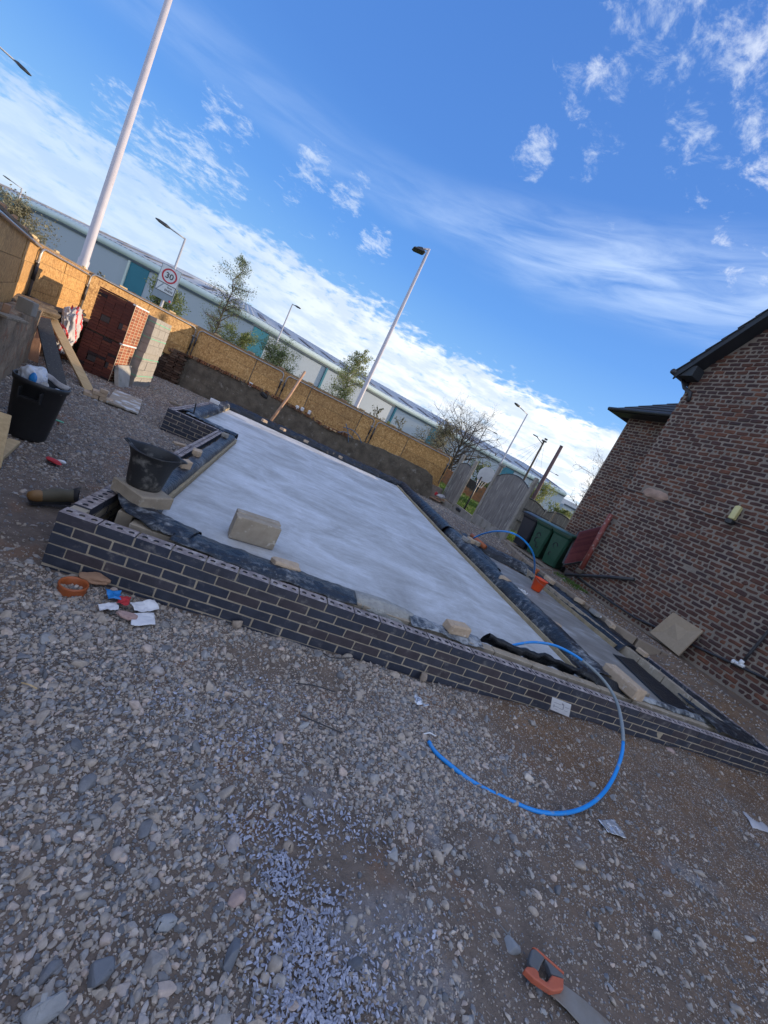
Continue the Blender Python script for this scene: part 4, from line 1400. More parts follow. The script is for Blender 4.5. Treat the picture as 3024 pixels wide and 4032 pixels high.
# hipped roof: eave along the wall and along the garden side
g = .28; p2 = R(36)
for i in range(11):
    s0 = i * g * math.cos(p2); dz = i * g * math.sin(p2)
    A_ = P2 - dH * .42 + nH * .42 + (dH + inH) * s0 + np.array([0, 0, 5.08 + dz])
    B_ = P2 + dH * (H2L + .3) + nH * .42 + inH * s0 + np.array([0, 0, 5.08 + dz])
    up = inH * math.cos(p2) + np.array([0, 0, math.sin(p2)])
    nn = nH * math.sin(p2) + np.array([0, 0, math.cos(p2)])
    mb = MB(); k = max(1, int(np.linalg.norm(B_ - A_) / .25))
    for j in range(k):
        a = A_ + (B_ - A_) * j / k; b_ = A_ + (B_ - A_) * (j + .97) / k
        hipv = (dH + inH) * g * 1.25 * math.cos(p2) + np.array([0, 0, g * 1.25 * math.sin(p2)])
        mb.prism([a, b_, b_ + up * .35 - nn * .02, (a + hipv if j == 0 else a + up * .35) - nn * .02], nn * .022, 0, rng.random())
    mb.build('tile_course', m_rooftile, house2)
    C_ = P2 - dH * .42 + inH * 7 + dH * s0 + nH * 0 + np.array([0, 0, 5.08 + dz])
    up = dH * math.cos(p2) + np.array([0, 0, math.sin(p2)]); nn = -dH * math.sin(p2) + np.array([0, 0, math.cos(p2)])
    mb = MB(); k = max(1, int(np.linalg.norm(C_ - A_) / .5))
    for j in range(k):
        a = A_ + (C_ - A_) * j / k; b_ = A_ + (C_ - A_) * (j + .97) / k
        hipv = (dH + inH) * g * 1.25 * math.cos(p2) + np.array([0, 0, g * 1.25 * math.sin(p2)])
        mb.prism([a, b_, b_ + up * .35 - nn * .02, (a + hipv if j == 0 else a + up * .35) - nn * .02], nn * .022, 0, rng.random())
    mb.build('tile_course', m_rooftile, house2)
e0 = P2 - dH * .46 + nH * .46 + np.array([0, 0, 5.06])
mb = MB(); mb.tube([e0, e0 + dH * (H2L + .6)], .055, 8); mb.tube([e0, e0 + inH * 7], .055, 8); mb.build('gutter', m_dark, house2, smooth=True)
mb = MB(); mb.prism([P2 + dH * -.40 + nH * .40 + np.array([0, 0, 5.0]), P2 + dH * (H2L) + nH * .40 + np.array([0, 0, 5.0]), P2 + dH * H2L + inH * .0 + np.array([0, 0, 5.0]), P2 - dH * .40 + np.array([0, 0, 5.0])], (0, 0, .03)); mb.build('soffit', m_barge, house2)

# things fixed to or leaning on the house -----------------------------------
def onwall(u, v, off): return Pl(u, v, P1 + nH * off, nH)
c0 = thing('wall_light', 'yellowed bulkhead lamp with black base fixed on the brick gable wall', 'wall light', onwall(2893, 2025, .03))
mb = MB(); a, b_ = onwall(2909, 1998, .08), onwall(2882, 2042, .08); mid = (a + b_) / 2
mb.cbox(mid, (.10, .11, .27), basis(dH), .02); mb.build('lens', m_lampcap, c0)
mb = MB(); mb.cbox(mid + np.array([0, 0, -.175]), (.11, .12, .09), basis(dH), .015); mb.build('base', m_blackpl, c0)
def cable(name, label, cat, pts, r, mat, n=6, grp=None):
    mb = MB(); mb.tube(pts, r, n); return tag(mb.build(name, mat, smooth=True), label, cat, grp)
cable('wall_cable', 'thin black cable clipped across the brick gable below the patch', 'cable', [onwall(u, v, .016) for u, v in ((2440, 1915), (2520, 1940), (2600, 1966), (2705, 2001), (2860, 2046), (3024, 2099), (3200, 2160))], .007, m_wire)
cable('thick_cable', 'thick black pipe running along the foot of the brick gable wall', 'pipe', [onwall(u, v, .05) for u, v in ((2262, 2262), (2300, 2292), (2400, 2365), (2500, 2432), (2600, 2478), (2735, 2543), (2880, 2610), (3024, 2676), (3200, 2760))], .022, m_dark, 8)
cable('upright_pipe', 'black pipe rising up the brick gable from the white joint', 'pipe', [onwall(2928, 2603, .05), onwall(2950, 2575, .05), onwall(3024, 2488, .05), onwall(3120, 2370, .05)], .022, m_dark, 8)
cj = thing('pipe_joint', 'white plastic pipe joint at the foot of the brick gable', 'pipe joint', onwall(2905, 2615, .05))
mb = MB(); mb.tube([onwall(2890, 2606, .05), onwall(2930, 2626, .05)], .032, 10); mb.build('body', m_white, cj, smooth=True)
mb = MB(); mb.tube([onwall(2912, 2617, .05), onwall(2926, 2600, .05)], .032, 10); mb.build('branch', m_white, cj, smooth=True)
mb = MB(); mb.tube([onwall(2884, 2603, .05), onwall(2892, 2607, .05)], .040, 10); mb.build('collar', m_white, cj, smooth=True)
cable('red_post', 'flaking red-painted upright pipe at the near corner of the gable wall', 'pipe', [onwall(2288, 2243, .12), onwall(2345, 2138, .12), onwall(2407, 2025, .12)], .055, m_redpipe, 10)
mb = MB(); mb.cbox(onwall(2283, 2250, .12), (.16, .16, .12), rz(.3), .02); tag(mb.build('dark_block', m_bark), 'dark block at the foot of the flaking red pipe', 'block')
cable('black_bar', 'tarred black pole leaning low against the foot of the gable wall', 'pole', [onwall(2226, 2262, .16), onwall(2300, 2266, .12), onwall(2400, 2272, .08), onwall(2497, 2281, .06)], .036, m_dark, 8)
# red tiled panel
tp = thing('tiled_panel', 'dark red panel of ribbed tiles sloping beside the green bins', 'tiled panel', SY(.86, 8.6, .4))
TL, TR_, BR, BL_ = (2283, 2096), (2376, 2073), (2292, 2205), (2222, 2218)
q3 = [Yp(*TL, 6.2), Yp(*TR_, 6.2), Yp(*BR, 5.75), Yp(*BL_, 5.75)]
N_ = 14
for i in range(N_):
    t0, t1 = i / N_, (i + 1.12) / N_
    a = q3[3] + (q3[0] - q3[3]) * t0; b_ = q3[2] + (q3[1] - q3[2]) * t0
    c = q3[2] + (q3[1] - q3[2]) * min(t1, 1); d = q3[3] + (q3[0] - q3[3]) * min(t1, 1)
    mb = MB(); mb.prism([a + np.array([0, -.03, 0]), b_ + np.array([0, -.03, 0]), c + np.array([0, .0, 0]), d + np.array([0, 0, 0])], (0, .03, .0), 0, rng.random()); mb.build('tile_course', m_tile_red, tp)
mb = MB(); mb.prism([q3[3] + np.array([0, .03, -.02]), q3[2] + np.array([0, .03, -.02]), q3[1] + np.array([0, .03, -.02]), q3[0] + np.array([0, .03, -.02])], (0, .05, 0)); mb.build('backing', m_black_wood, tp)
mb = MB(); mb.prism([q3[3] + np.array([-.01, -.05, -.05]), q3[2] + np.array([0.03, -.05, -.05]), q3[2] + np.array([.03, -.05, .0]), q3[3] + np.array([-.01, -.05, .0])], (0, .06, 0)); mb.build('lower_rail', m_black_wood, tp)
# buff paving slab leaning on the wall
sb = [Pl(2650, 2410, P1 + nH * .05, nH), Pl(2768, 2484, P1 + nH * .05, nH)]
b0, b1 = G(2557, 2490, .20), G(2670, 2581, .17)
mb = MB()
nn = np.cross(sb[1] - sb[0], b0 - sb[0]); nn /= np.linalg.norm(nn)
mb.prism([sb[0], sb[1], b1, b0], nn * .04 * (1 if nn @ inH > 0 else -1))
tag(bevel(mb.build('paving_slab', m_slabtan), .006), 'square buff paving slab leaning against the foot of the gable wall', 'paving slab')
# edging boards and path along the house
pk = thing('path_edging', 'long worn concrete path edging between the soil bank and the house', 'path edging', G(2400, 2440, .1))
pp = [(1985, 2125), (2060, 2195), (2150, 2262), (2240, 2325), (2330, 2393), (2420, 2456), (2510, 2512), (2600, 2560), (2660, 2588)]
for (u0, v0), (u1, v1) in zip(pp[:-1], pp[1:]):
    a, b_ = G(u0, v0, .13), G(u1, v1, .13)
    d = b_ - a; L = np.linalg.norm(d); d /= L
    mb = MB(); mb.cbox((a + b_) / 2 + np.array([0, 0, -.10]), (L - .01, .13, .22), basis(d), .012); mb.build('edging_stone', m_path, pk)


# ================================================================== CONCRETE POST FENCE
PST = [(8.22, 13.55, -.35, 2.00), (8.34, 12.45, -.26, 1.95), (8.24, 10.35, -.10, 2.10), (8.20, 8.05, .0, 2.13)]
cf = thing('post_fence', 'grey concrete post and board fence between the site and the garden', 'fence', (8.2, 8.05, -.1))
for i, (x, y, z0, z1) in enumerate(PST):
    mb = MB(); mb.cbox((x, y, (z0 - .2 + z1) / 2), (.125, .115, z1 - z0 + .2), rz(.05), .018); mb.build('concrete_post', m_conc_post, cf)
mb = MB(); mb.cbox((8.24, 10.35, 2.13), (.20, .18, .09), None, .012); mb.build('post_cap', m_conc, cf)


def fence_panel(a, b_, za, zb, h0, h1, arch, boards=True, seed=0):
    a = np.array(a); b_ = np.array(b_); L = np.linalg.norm(b_ - a); d = (b_ - a) / L
    n = np.array([d[1], -d[0]])
    rot = basis((*d, 0))
    mb = MB(); c = (a + b_) / 2
    mb.cbox((*c, (za + zb) / 2 + .10), (L - .10, .05, .34), rot, .008); mb.build('gravel_board', m_conc_post, cf)
    if not boards: return
    nb = max(3, int(L / .135))
    for i in range(nb):
        s_ = (i + .5) / nb
        p = a + (b_ - a) * s_
        zt = h1 + arch * (1 - (2 * s_ - 1) ** 2) + (zb - za) * 0
        mb = MB(); mb.cbox((p[0] + n[0] * rng.normal(0, .004), p[1] + n[1] * rng.normal(0, .004), (h0 + zt) / 2), (L / nb - .004 + .012, .014, zt - h0), rot @ rz(R(5)), .003)
        mb.build('fence_board', m_panel_wood, cf)
    for t in (.06, .5, .93):
        z = h0 + (h1 - h0) * t
        mb = MB(); mb.cbox((c[0] + n[0] * .03, c[1] + n[1] * .03, z), (L - .12, .035, .05), rot, .004); mb.build('rail', m_black_wood if t > .2 else m_panel_wood, cf)
    # curved capping
    pts = []
    for k in range(13):
        s_ = k / 12; p = a + (b_ - a) * (.04 + .92 * s_)
        pts.append(np.array([p[0], p[1], h1 + arch * (1 - (2 * s_ - 1) ** 2) + .012]))
    mb = MB(); mb.tube(pts, .022, 4); mb.build('capping', m_black_wood, cf)


P_ = [np.array(p[:2]) for p in PST]
fence_panel(P_[1], P_[0], -.28, -.36, -.02, 1.55, .14)
fence_panel(P_[2], P_[1], -.10, -.26, 0, 0, 0, False)
fence_panel(P_[3], P_[2], .02, -.08, .20, 1.72, .24)

# second arched timber fence beyond the bins
f2 = thing('arched_fence', 'dark arched timber fence panels beyond the wheelie bins', 'fence', (11.3, 13.4, 0))
xs = [11.2, 13.0, 14.8]
for x0, x1 in zip(xs[:-1], xs[1:]):
    for k in range(13):
        s_ = (k + .5) / 13
        mb = MB(); zt = 1.36 + .24 * (1 - (2 * s_ - 1) ** 2); mb.cbox((x0 + (x1 - x0) * s_, 13.4 + .004 * (k % 2), zt / 2), (.135, .016, zt), None, .003); mb.build('fence_board', m_panel_wood, f2)
    for z in (.5, 1.1):
        mb = MB(); mb.cbox(((x0 + x1) / 2, 13.37, z), (x1 - x0, .03, .05), None, .004); mb.build('rail', m_black_wood, f2)
    mb = MB(); mb.tube([(x0 + (x1 - x0) * k / 10, 13.39, 1.38 + .24 * (1 - (2 * k / 10 - 1) ** 2)) for k in range(11)], .03, 4); mb.build('capping', m_black_wood, f2)
for x in xs:
    mb = MB(); mb.cbox((x, 13.4, .7), (.09, .09, 1.6), None, .01); mb.build('fence_post', m_panel_wood, f2)
mb = MB(); mb.cbox(SY(.773, 15.2, .95), (.07, .07, 1.3), None, .01); tag(mb.build('garden_post', m_timber_old), 'thin weathered post with white top behind the green bins', 'post')
# low brown garden wall behind the hoop
mb = MB(); mb.cbox((12.0, 20.5, .55), (9, .2, 1.1), None, .02); tag(mb.build('garden_wall', m_old_brick), 'low brown wall at the back of the garden behind the hoop', 'wall')

# grass
def grass(name, label, x0, x1, y0, y1, n, hmin, hmax, seed, zf=None):
    r_ = np.random.default_rng(seed); mb = MB()
    X = r_.uniform(x0, x1, n); Y = r_.uniform(y0, y1, n); Z = ground_h(X, Y)
    V = []; F = []; T = []
    for i in range(n):
        a = r_.uniform(0, 6.28); h = r_.uniform(hmin, hmax); w = r_.uniform(.006, .012); ln = r_.uniform(.1, .7) * h
        p = np.array([X[i], Y[i], Z[i] - .01]); dx = np.array([math.cos(a), math.sin(a), 0]); q_ = np.array([-dx[1], dx[0], 0])
        o = len(V); V += [p - dx * w, p + dx * w, p + q_ * ln * .4 + np.array([0, 0, h * .6]) + dx * w * .7, p + q_ * ln + np.array([0, 0, h])]
        F.append((o, o + 1, o + 2)); F.append((o, o + 2, o + 3)); T += [r_.random()] * 2
    mb.v = [tuple(p) for p in V]; mb.f = F; mb.m = [0] * len(F); mb.t = T
    o = mb.build(name, m_grass); stuff(o); o['label'] = label; o['category'] = 'grass'
    return o


grass('garden_grass', 'bright green grass in the garden beyond the concrete posts', 8.5, 13.5, 8.4, 16.5, 16000, .05, .16, 5)
grass('verge_grass', 'rough green grass beyond the end of the far boarding', 7.9, 12.5, 16.5, 21, 6000, .08, .25, 6)
grass('weeds', 'small green weeds at the foot of the gable wall', 8.15, 8.6, 4.6, 5.5, 500, .03, .09, 7)

# ================================================================== WHEELIE BINS
def wheelie(label, c, yaw, mat, z, mark=None):
    """front faces local -y"""
    root = thing('wheelie_bin', label, 'wheelie bin', (*c, z), 'wheelie bins by the garden fence')
    rot = rz(yaw)
    def W(p): return rot @ np.array(p, float) + np.array([*c, z])
    mb = MB()
    secs = [(.205, -.20, .20, .06), (.215, -.235, .235, .25), (.262, -.30, .31, .88), (.285, -.33, .35, .93), (.29, -.335, .355, .99)]
    V = []
    for hw, ya, yb, zz in secs:
        c_ = .045
        ring = [(-hw + c_, ya), (hw - c_, ya), (hw, ya + c_), (hw, yb - c_), (hw - c_, yb), (-hw + c_, yb), (-hw, yb - c_), (-hw, ya + c_)]
        V += [W((x, y, zz)) for x, y in ring]
    F = [tuple(range(7, -1, -1))]
    for k in range(len(secs) - 1):
        for i in range(8):
            j = (i + 1) % 8
            F.append((k * 8 + i, k * 8 + j, (k + 1) * 8 + j, (k + 1) * 8 + i))
    mb.add(V, F); mb.build('body', mat, root)
    mb = MB()
    L_ = []
    for k in range(7):
        t = k / 6; y = -.37 + .78 * t; zz = 1.0 + .055 * math.sin(math.pi * min(1, t * 1.1)) + .02
        L_.append([W((-.31, y, zz - .02)), W((-.28, y, zz)), W((.28, y, zz)), W((.31, y, zz - .02))])
    g_ = np.array(L_); mb.grid(g_); low = g_.copy(); low[:, :, 2] -= .02
    mb.grid(low)
    mb.prism([W((-.31, -.37, .975)), W((.31, -.37, .975)), W((.31, -.37, 1.005)), W((-.31, -.37, 1.005))], rot @ np.array([0, .04, 0]))
    mb.prism([W((-.31, -.37, .985)), W((-.31, .41, .985)), W((-.31, .41, 1.01)), W((-.31, -.37, 1.01))], rot @ np.array([.03, 0, 0]))
    mb.prism([W((.28, -.37, .985)), W((.28, .41, .985)), W((.28, .41, 1.01)), W((.28, -.37, 1.01))], rot @ np.array([.03, 0, 0]))
    mb.build('lid', mat, root)
    mb = MB(); mb.tube([W((-.25, .42, .97)), W((.25, .42, .97))], .018, 8); mb.build('handle', mat, root, smooth=True)
    for sx in (-1, 1):
        mb = MB(); mb.lathe([(.02, -.025), (.09, -.025), (.10, -.012), (.10, .012), (.09, .025), (.02, .025)], W((sx * .235, .24, .10)), 18, rot=rot @ euler(0, R(90), 0), capt=True)
        mb.build('wheel', m_blackpl, root, smooth=False)
    if mark:
        for k, (x0, zz, r_) in enumerate(mark):
            mb = MB(); pts = []
            for i in range(10):
                a = i / 9 * math.pi * 1.4 + k
                zp = zz + r_ * math.sin(a); yf = -.235 - (.065) * (zp - .25) / .63 - .006
                pts.append(W((x0 + r_ * .8 * math.cos(a), yf, zp)))
            mb.tube(pts, .011, 5); mb.build('painted_mark', m_bin_black, root)
    return root


byaw = R(-68)
wheelie('black wheelie bin nearest the concrete fence post', (8.62, 7.68), byaw, m_bin_black, .08)
wheelie('green wheelie bin in the middle of the row of three', (8.72, 7.08), byaw, m_bin_green, .08, [(-.04, .62, .07), (-.02, .48, .085), (.05, .33, .05)])
wheelie('green wheelie bin nearest the house, its black wheel showing', (8.85, 6.47), byaw, m_bin_green, .08, [(-.02, .60, .08), (-.06, .34, .05)])
mb = MB(); a = SY(.715, 11.15, 1.06)
# paving under the bins
mb = MB(); mb.prism([(8.25, 8.0, .06), (9.6, 7.9, .06), (9.9, 5.7, .07), (8.35, 5.5, .07)], (0, 0, .03)); struct(mb.build('path', m_path))

# ================================================================== GARDEN HOOP
hp = thing('basketball_hoop', 'small basketball hoop seen from behind, white board on a black pole', 'basketball hoop', SY(.517, 14.5, -.1))
def hS(s_, z, dy=0): return SY(s_, 14.5 + dy, z)
mb = MB(); mb.tube([hS(.5165, -.12), hS(.517, 1.48)], .035, 8); mb.build('pole', m_dark, hp, smooth=True)
mb = MB()
cx = hS(.527, 1.62, .06)
shape = [(-.34, -.22), (-.24, -.30), (.22, -.26), (.36, -.06), (.36, .12), (.20, .28), (-.02, .31), (-.22, .24), (-.36, .06)]
mb.prism([cx + np.array([a * .95, 0, b_]) for a, b_ in shape], (0, .03, 0)); mb.build('backboard', m_white, hp)
mb = MB(); pts = [cx + np.array([.10 + .20 * math.cos(a), .30 + .20 * math.sin(a), -.26]) for a in np.linspace(0, 2 * math.pi, 17)]; mb.tube(pts, .012, 6, cap=False); mb.build('rim', m_red, hp)
mb = MB()
for k in range(10):
    a = 2 * math.pi * k / 10
    mb.tube([cx + np.array([.10 + .2 * math.cos(a), .3 + .2 * math.sin(a), -.26]), cx + np.array([.10 + .11 * math.cos(a + .3), .3 + .11 * math.sin(a + .3), -.55])], .006, 4)
mb.build('net', m_white, hp)
mb = MB(); mb.cbox(hS(.517, -.05), (.5, .45, .14), None, .04); mb.build('base', m_blackpl, hp)
mb = MB(); mb.cbox(SY(.506, 15.6, 1.02), (.62, .06, .36), euler(0, R(6), 0), .01); tag(mb.build('dark_board', m_black_wood), 'dark rectangular board behind the basketball hoop pole', 'board')
mb = MB(); mb.cbox((9.15, 10.9, -.02), (.16, 1.6, .16), None, .02); tag(mb.build('pond_edge', m_conc), 'pale kerb stone in the grass at the foot of the hoop', 'kerb stone')

# ================================================================== WAREHOUSE, ROAD SIDE
wh = thing('warehouse', 'long grey warehouse with pale curved eaves and teal panels beyond the road', 'warehouse', SY(-.13, 80, .3))
WPX = [(-300, 615, 98), (0, 760, 92), (240, 872, 86), (488, 1001, 81), (700, 1113, 79), (1000, 1270, 80), (1200, 1388, 84), (1450, 1532, 91), (1560, 1597, 95), (1800, 1727, 99), (2000, 1836, 101), (2225, 1952, 101)]
WP = []
for (u, v, Y) in WPX:
    d = ray(u, v); d = d / d[1]
    p = CAM + d * Y
    WP.append(p)
WP = np.array(WP)
WP = np.concatenate([WP])
nW = len(WP)
# outward (towards camera) normals along plan
tx = np.gradient(WP[:, 0]); ty = np.gradient(WP[:, 1]); l_ = np.hypot(tx, ty)
WN = np.stack([ty / l_, -tx / l_, np.zeros(nW)], 1)
def wall_pt(i, off, z): return WP[i] + WN[i] * off + np.array([0, 0, z])
g_ = np.array([[np.array([*(WP[i] + WN[i] * 0)[:2], z]) for z in (-1.0, WP[i][2] - .1)] for i in range(nW)])
mb = MB(); mb.grid(g_); mb.build('wall', m_whfac, wh)
def sheet(prof, name, mat, smooth=False):
    g = np.array([[wall_pt(i, o_, z) for o_, z in prof] for i in range(nW)]); mb = MB(); mb.grid(g); return mb.build(name, mat, wh, smooth=smooth)
sheet([(.25, -.42), (.25, -.08), (.0, -.08)], 'gutter_band', m_gutter)
sheet([(.30, -.10), (.46, .12), (.48, .40), (.36, .66), (.10, .86), (-.5, 1.02)], 'eave', m_wheave, True)
# profiled roof: real ribs
rp = []
for i in range(nW - 1):
    L = np.linalg.norm(WP[i + 1][:2] - WP[i][:2]); k = max(2, int(L / .5))
    for j in range(k):
        t = j / k
        rp.append((WP[i] * (1 - t) + WP[i + 1] * t, WN[i] * (1 - t) + WN[i + 1] * t))
rp.append((WP[-1], WN[-1]))
g = []
for j, (p, n) in enumerate(rp):
    rb_ = .07 if j % 2 else 0
    g.append([p + n * -.45 + np.array([0, 0, 1.02 + rb_]), p + n * -14 + np.array([0, 0, 3.35 + rb_]), p + n * -28 + np.array([0, 0, 5.3 + rb_]), p + n * -40 + np.array([0, 0, 4.5])])
mb = MB(); mb.grid(np.array(g)); mb.build('roof', m_whroof, wh)
# rooflights
acc = 0
Ls = [0]
for i in range(nW - 1): Ls.append(Ls[-1] + np.linalg.norm(WP[i + 1][:2] - WP[i][:2]))
def at_len(s_):
    i = int(np.clip(np.searchsorted(Ls, s_) - 1, 0, nW - 2)); t = (s_ - Ls[i]) / (Ls[i + 1] - Ls[i])
    return WP[i] * (1 - t) + WP[i + 1] * t, WN[i] * (1 - t) + WN[i + 1] * t
for s_ in np.arange(3, Ls[-1] - 2, 5.6):
    p, n = at_len(s_); q_, n2 = at_len(s_ + 1.25)
    mb = MB()
    def rf(p, n, d): return p + n * -d + np.array([0, 0, 1.02 + (d - .45) * (2.33 / 13.55) + .13])
    mb.prism([rf(p, n, 3.4), rf(q_, n2, 3.4), rf(q_, n2, 10.5), rf(p, n, 10.5)], (0, 0, .05)); mb.build('rooflight', m_whsky, wh)
def facade_panel(u0, u1, vtop0, vtop1, name, mat, depth=.12, zb=.2, ztop=None):
    pts = []
    for u, v in ((u0, vtop0), (u1, vtop1)):
        r_ = ray(u, v); r_ = r_ / r_[1]
        s_ = r_[0]
        # meet the wall line
        best = None
        for i in range(nW - 1):
            a, b_ = WP[i] - CAM, WP[i + 1] - CAM
            sa, sb_ = a[0] / a[1], b_[0] / b_[1]
            if sa <= s_ <= sb_ :
                dA = b_ - a; t = (s_ * a[1] - a[0]) / (dA[0] - s_ * dA[1]); best = (WP[i] + (WP[i + 1] - WP[i]) * t, WN[i]); break
        if best is None: return
        pts.append(best)
    (p, n), (q_, n2) = pts
    mb = MB(); zt = min(p[2], q_[2]) - .45 if ztop is None else ztop
    mb.prism([np.array([*(p + n * depth)[:2], zb]), np.array([*(q_ + n2 * depth)[:2], zb]), np.array([*(q_ + n2 * depth)[:2], zt]), np.array([*(p + n * depth)[:2], zt])], -n * (depth + .05)); mb.build(name, mat, wh)
facade_panel(514, 586, 1040, 1080, 'teal_panel', m_whteal)
facade_panel(507, 514, 1040, 1045, 'downpipe', m_wheave, .3)
facade_panel(996, 1058, 1300, 1330, 'teal_panel', m_whteal)
facade_panel(1283, 1290, 1450, 1452, 'downpipe', m_whteal, .3)
facade_panel(1553, 1560, 1610, 1612, 'downpipe', m_whteal, .3)
facade_panel(1700, 1742, 1685, 1705, 'teal_panel', m_whteal)
facade_panel(1975, 2022, 1840, 1862, 'teal_panel', m_whteal)
facade_panel(-10, 85, 790, 830, 'teal_panel', m_whteal)
# far low building and hills at the end of the view
mb = MB(); a, b_ = SY(.785, 150, 0), SY(.95, 150, 0)
mb.prism([a, b_, b_ + np.array([0, 0, 8.4]), a + np.array([0, 0, 8.4])], (0, 20, 0))
fw = thing('far_building', 'pale blue-grey flat-roofed building beyond the warehouse end', 'building', a)
mb.build('wall', m_whfac, fw)
mb = MB(); mb.prism([a + np.array([0, -.3, 8.2]), b_ + np.array([0, -.3, 8.2]), b_ + np.array([0, -.3, 8.9]), a + np.array([0, -.3, 8.9])], (0, .25, 0)); mb.build('roof_band', m_gutter, fw)
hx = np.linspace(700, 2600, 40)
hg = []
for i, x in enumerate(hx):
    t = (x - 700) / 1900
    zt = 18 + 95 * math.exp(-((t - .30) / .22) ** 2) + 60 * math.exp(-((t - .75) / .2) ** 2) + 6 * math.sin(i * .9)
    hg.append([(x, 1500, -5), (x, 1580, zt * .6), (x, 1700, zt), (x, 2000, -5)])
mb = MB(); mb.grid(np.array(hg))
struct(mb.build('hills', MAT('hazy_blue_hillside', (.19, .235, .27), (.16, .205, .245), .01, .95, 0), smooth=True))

# ================================================================== LAMP COLUMNS
def lamp(label, base, zt, r0, r1, mat, arm=None, head='flat', group='street lamps along the road', colm=None):
    base = np.array(base, float)
    root = thing('street_lamp', label, 'street lamp', base, group)
    mb = MB(); mb.tube([base, base + np.array([0, 0, (zt - base[2]) * .16]), base + np.array([0, 0, (zt - base[2]) * .165]), np.array([base[0], base[1], zt])], [r0 * 1.25, r0 * 1.22, r0, r1], 14)
    mb.build('column', mat, root, smooth=True)
    if arm is not None:
        a = np.array([base[0], base[1], zt - .03]); e = a + np.array(arm)
        mb = MB(); mb.tube([a, e], r1 * .75, 6); mb.build('arm', mat, root, smooth=True)
        d = np.array(arm) / np.linalg.norm(arm)
        mb = MB(); rot = basis(d)
        if head == 'flat':
            s_ = [(-.05, .05, .03), (.12, .13, .06), (.45, .13, .05), (.62, .05, .02)]
            V = []
            for x, w, h in s_:
                V += [e + rot @ np.array(p) for p in ((x, -w, -h), (x, w, -h), (x, w * .8, h), (x, -w * .8, h))]
            F = [(3, 2, 1, 0), (12, 13, 14, 15)]
            for k in range(3):
                for i in range(4): F.append((k * 4 + i, k * 4 + (i + 1) % 4, k * 4 + 4 + (i + 1) % 4, k * 4 + 4 + i))
            mb.add(V, F)
        else:
            mb.cbox(e + np.array([0, 0, -.12]), (.62, .46, .12), rot @ euler(0, R(-14), 0), .05)
            mb.cbox(e + np.array([0, 0, -.02]), (.30, .20, .14), rot, .03)
        mb.build('lantern', m_dark, root)
    return root


gb = .3
p = SY(-.4555, 17.2, gb); lamp('thick pale lamp column rising out of the top of the picture by the warehouse', p, 10.6, .135, .085, m_polewhite, None, group=None)
p = SY(.1375, 21.7, gb); lamp('tall pale lamp column with a floodlight, behind the middle of the far boarding', p, 10.05, .115, .065, m_polewhite, (-.42, 0, -.18), 'flood', group=None)
lamp('grey street lamp beside the leftmost teal warehouse panel carrying no sign, over the corner', SY(-.5775, 55, gb), 6.85, .10, .06, m_lampgrey, (-.85, -.3, .12))
lamp('street lamp carrying the speed limit sign', SY(-.3085, 25, gb), 5.45, .075, .045, m_lampgrey, (-.75, -.2, .06))
lamp('plain street lamp just left of the tall floodlight column', SY(-.0785, 40, gb), 7.62, .09, .05, m_lampgrey, (.28, -.2, -.02))
lamp('street lamp rising above the arched fence panel', SY(.547, 30, gb), 7.55, .085, .045, m_lampgrey, (-1.05, -.3, .10))
lamp('dark street lamp standing in the bare tree', SY(.4625, 55, gb), 8.3, .09, .05, m_dark, (1.2, -.3, -.02))
lamp('street lamp half hidden in the leafy tree at the middle of the boarding', SY(.089, 50, gb), 7.4, .09, .05, m_lampgrey, (.3, -.2, 0))
lamp('small far street lamp between the two timber poles', SY(.681, 60, gb), 7.85, .10, .06, m_lampgrey, (1.6, -.3, -.02))
lamp('street lamp whose head alone reaches into the upper corner of the sky', SY(-.735, 25, gb), 8.95, .10, .05, m_lampgrey, (2.55, .0, -.62))

# speed limit sign -------------------------------------------------------------
sg = thing('speed_sign', 'rectangular 30 Zone ENDS speed limit sign on a lamp column', 'road sign', SY(-.311, 24.85, 1.9))
c = SY(-.312, 24.85, 3.09); sw, sh = .92, 1.62
sr = basis((1, .12, 0)) ; fwd = sr @ np.array([0, -1, 0])
def SP(x, z, off=0): return c + sr @ np.array([x, 0, z]) + fwd * off
def quad(mb, x0, z0, x1, z1, off, d=.004): mb.prism([SP(x0, z0, off), SP(x1, z0, off), SP(x1, z1, off), SP(x0, z1, off)], -fwd * d)
mb = MB(); quad(mb, -sw / 2, -sh / 2, sw / 2, sh / 2, 0, .05); mb.build('plate', m_signgrey, sg)
mb = MB(); quad(mb, -sw / 2 + .03, -.02, sw / 2 - .03, sh / 2 - .03, .005); mb.build('upper_face', m_signwhite, sg)
mb = MB(); quad(mb, -sw / 2 + .05, -.44, sw / 2 - .05, -.055, .005); mb.build('lower_face', m_signwhite, sg)
mb = MB()
for (x0, z0, x1, z1) in ((-sw / 2 + .03, -.47, sw / 2 - .03, -.44), (-sw / 2 + .03, -.055, sw / 2 - .03, -.025), (-sw / 2 + .03, -.44, -sw / 2 + .05, -.055), (sw / 2 - .05, -.44, sw / 2 - .03, -.055)): quad(mb, x0, z0, x1, z1, .009)
mb.build('border', m_signblack, sg)
mb = MB(); n = 40; cz = .37
ring = []
for k in range(n):
    a0, a1 = 2 * math.pi * k / n, 2 * math.pi * (k + 1) / n
    mb.prism([SP(.35 * math.cos(a0), cz + .35 * math.sin(a0), .010), SP(.35 * math.cos(a1), cz + .35 * math.sin(a1), .010), SP(.275 * math.cos(a1), cz + .275 * math.sin(a1), .010), SP(.275 * math.cos(a0), cz + .275 * math.sin(a0), .010)], -fwd * .004)
mb.build('red_ring', m_signred, sg)
mb = MB()
mb.prism([SP(-.38, -.43, .008), SP(-.33, -.43, .008), SP(-.10, -.07, .008), SP(-.17, -.07, .008)], -fwd * .003)
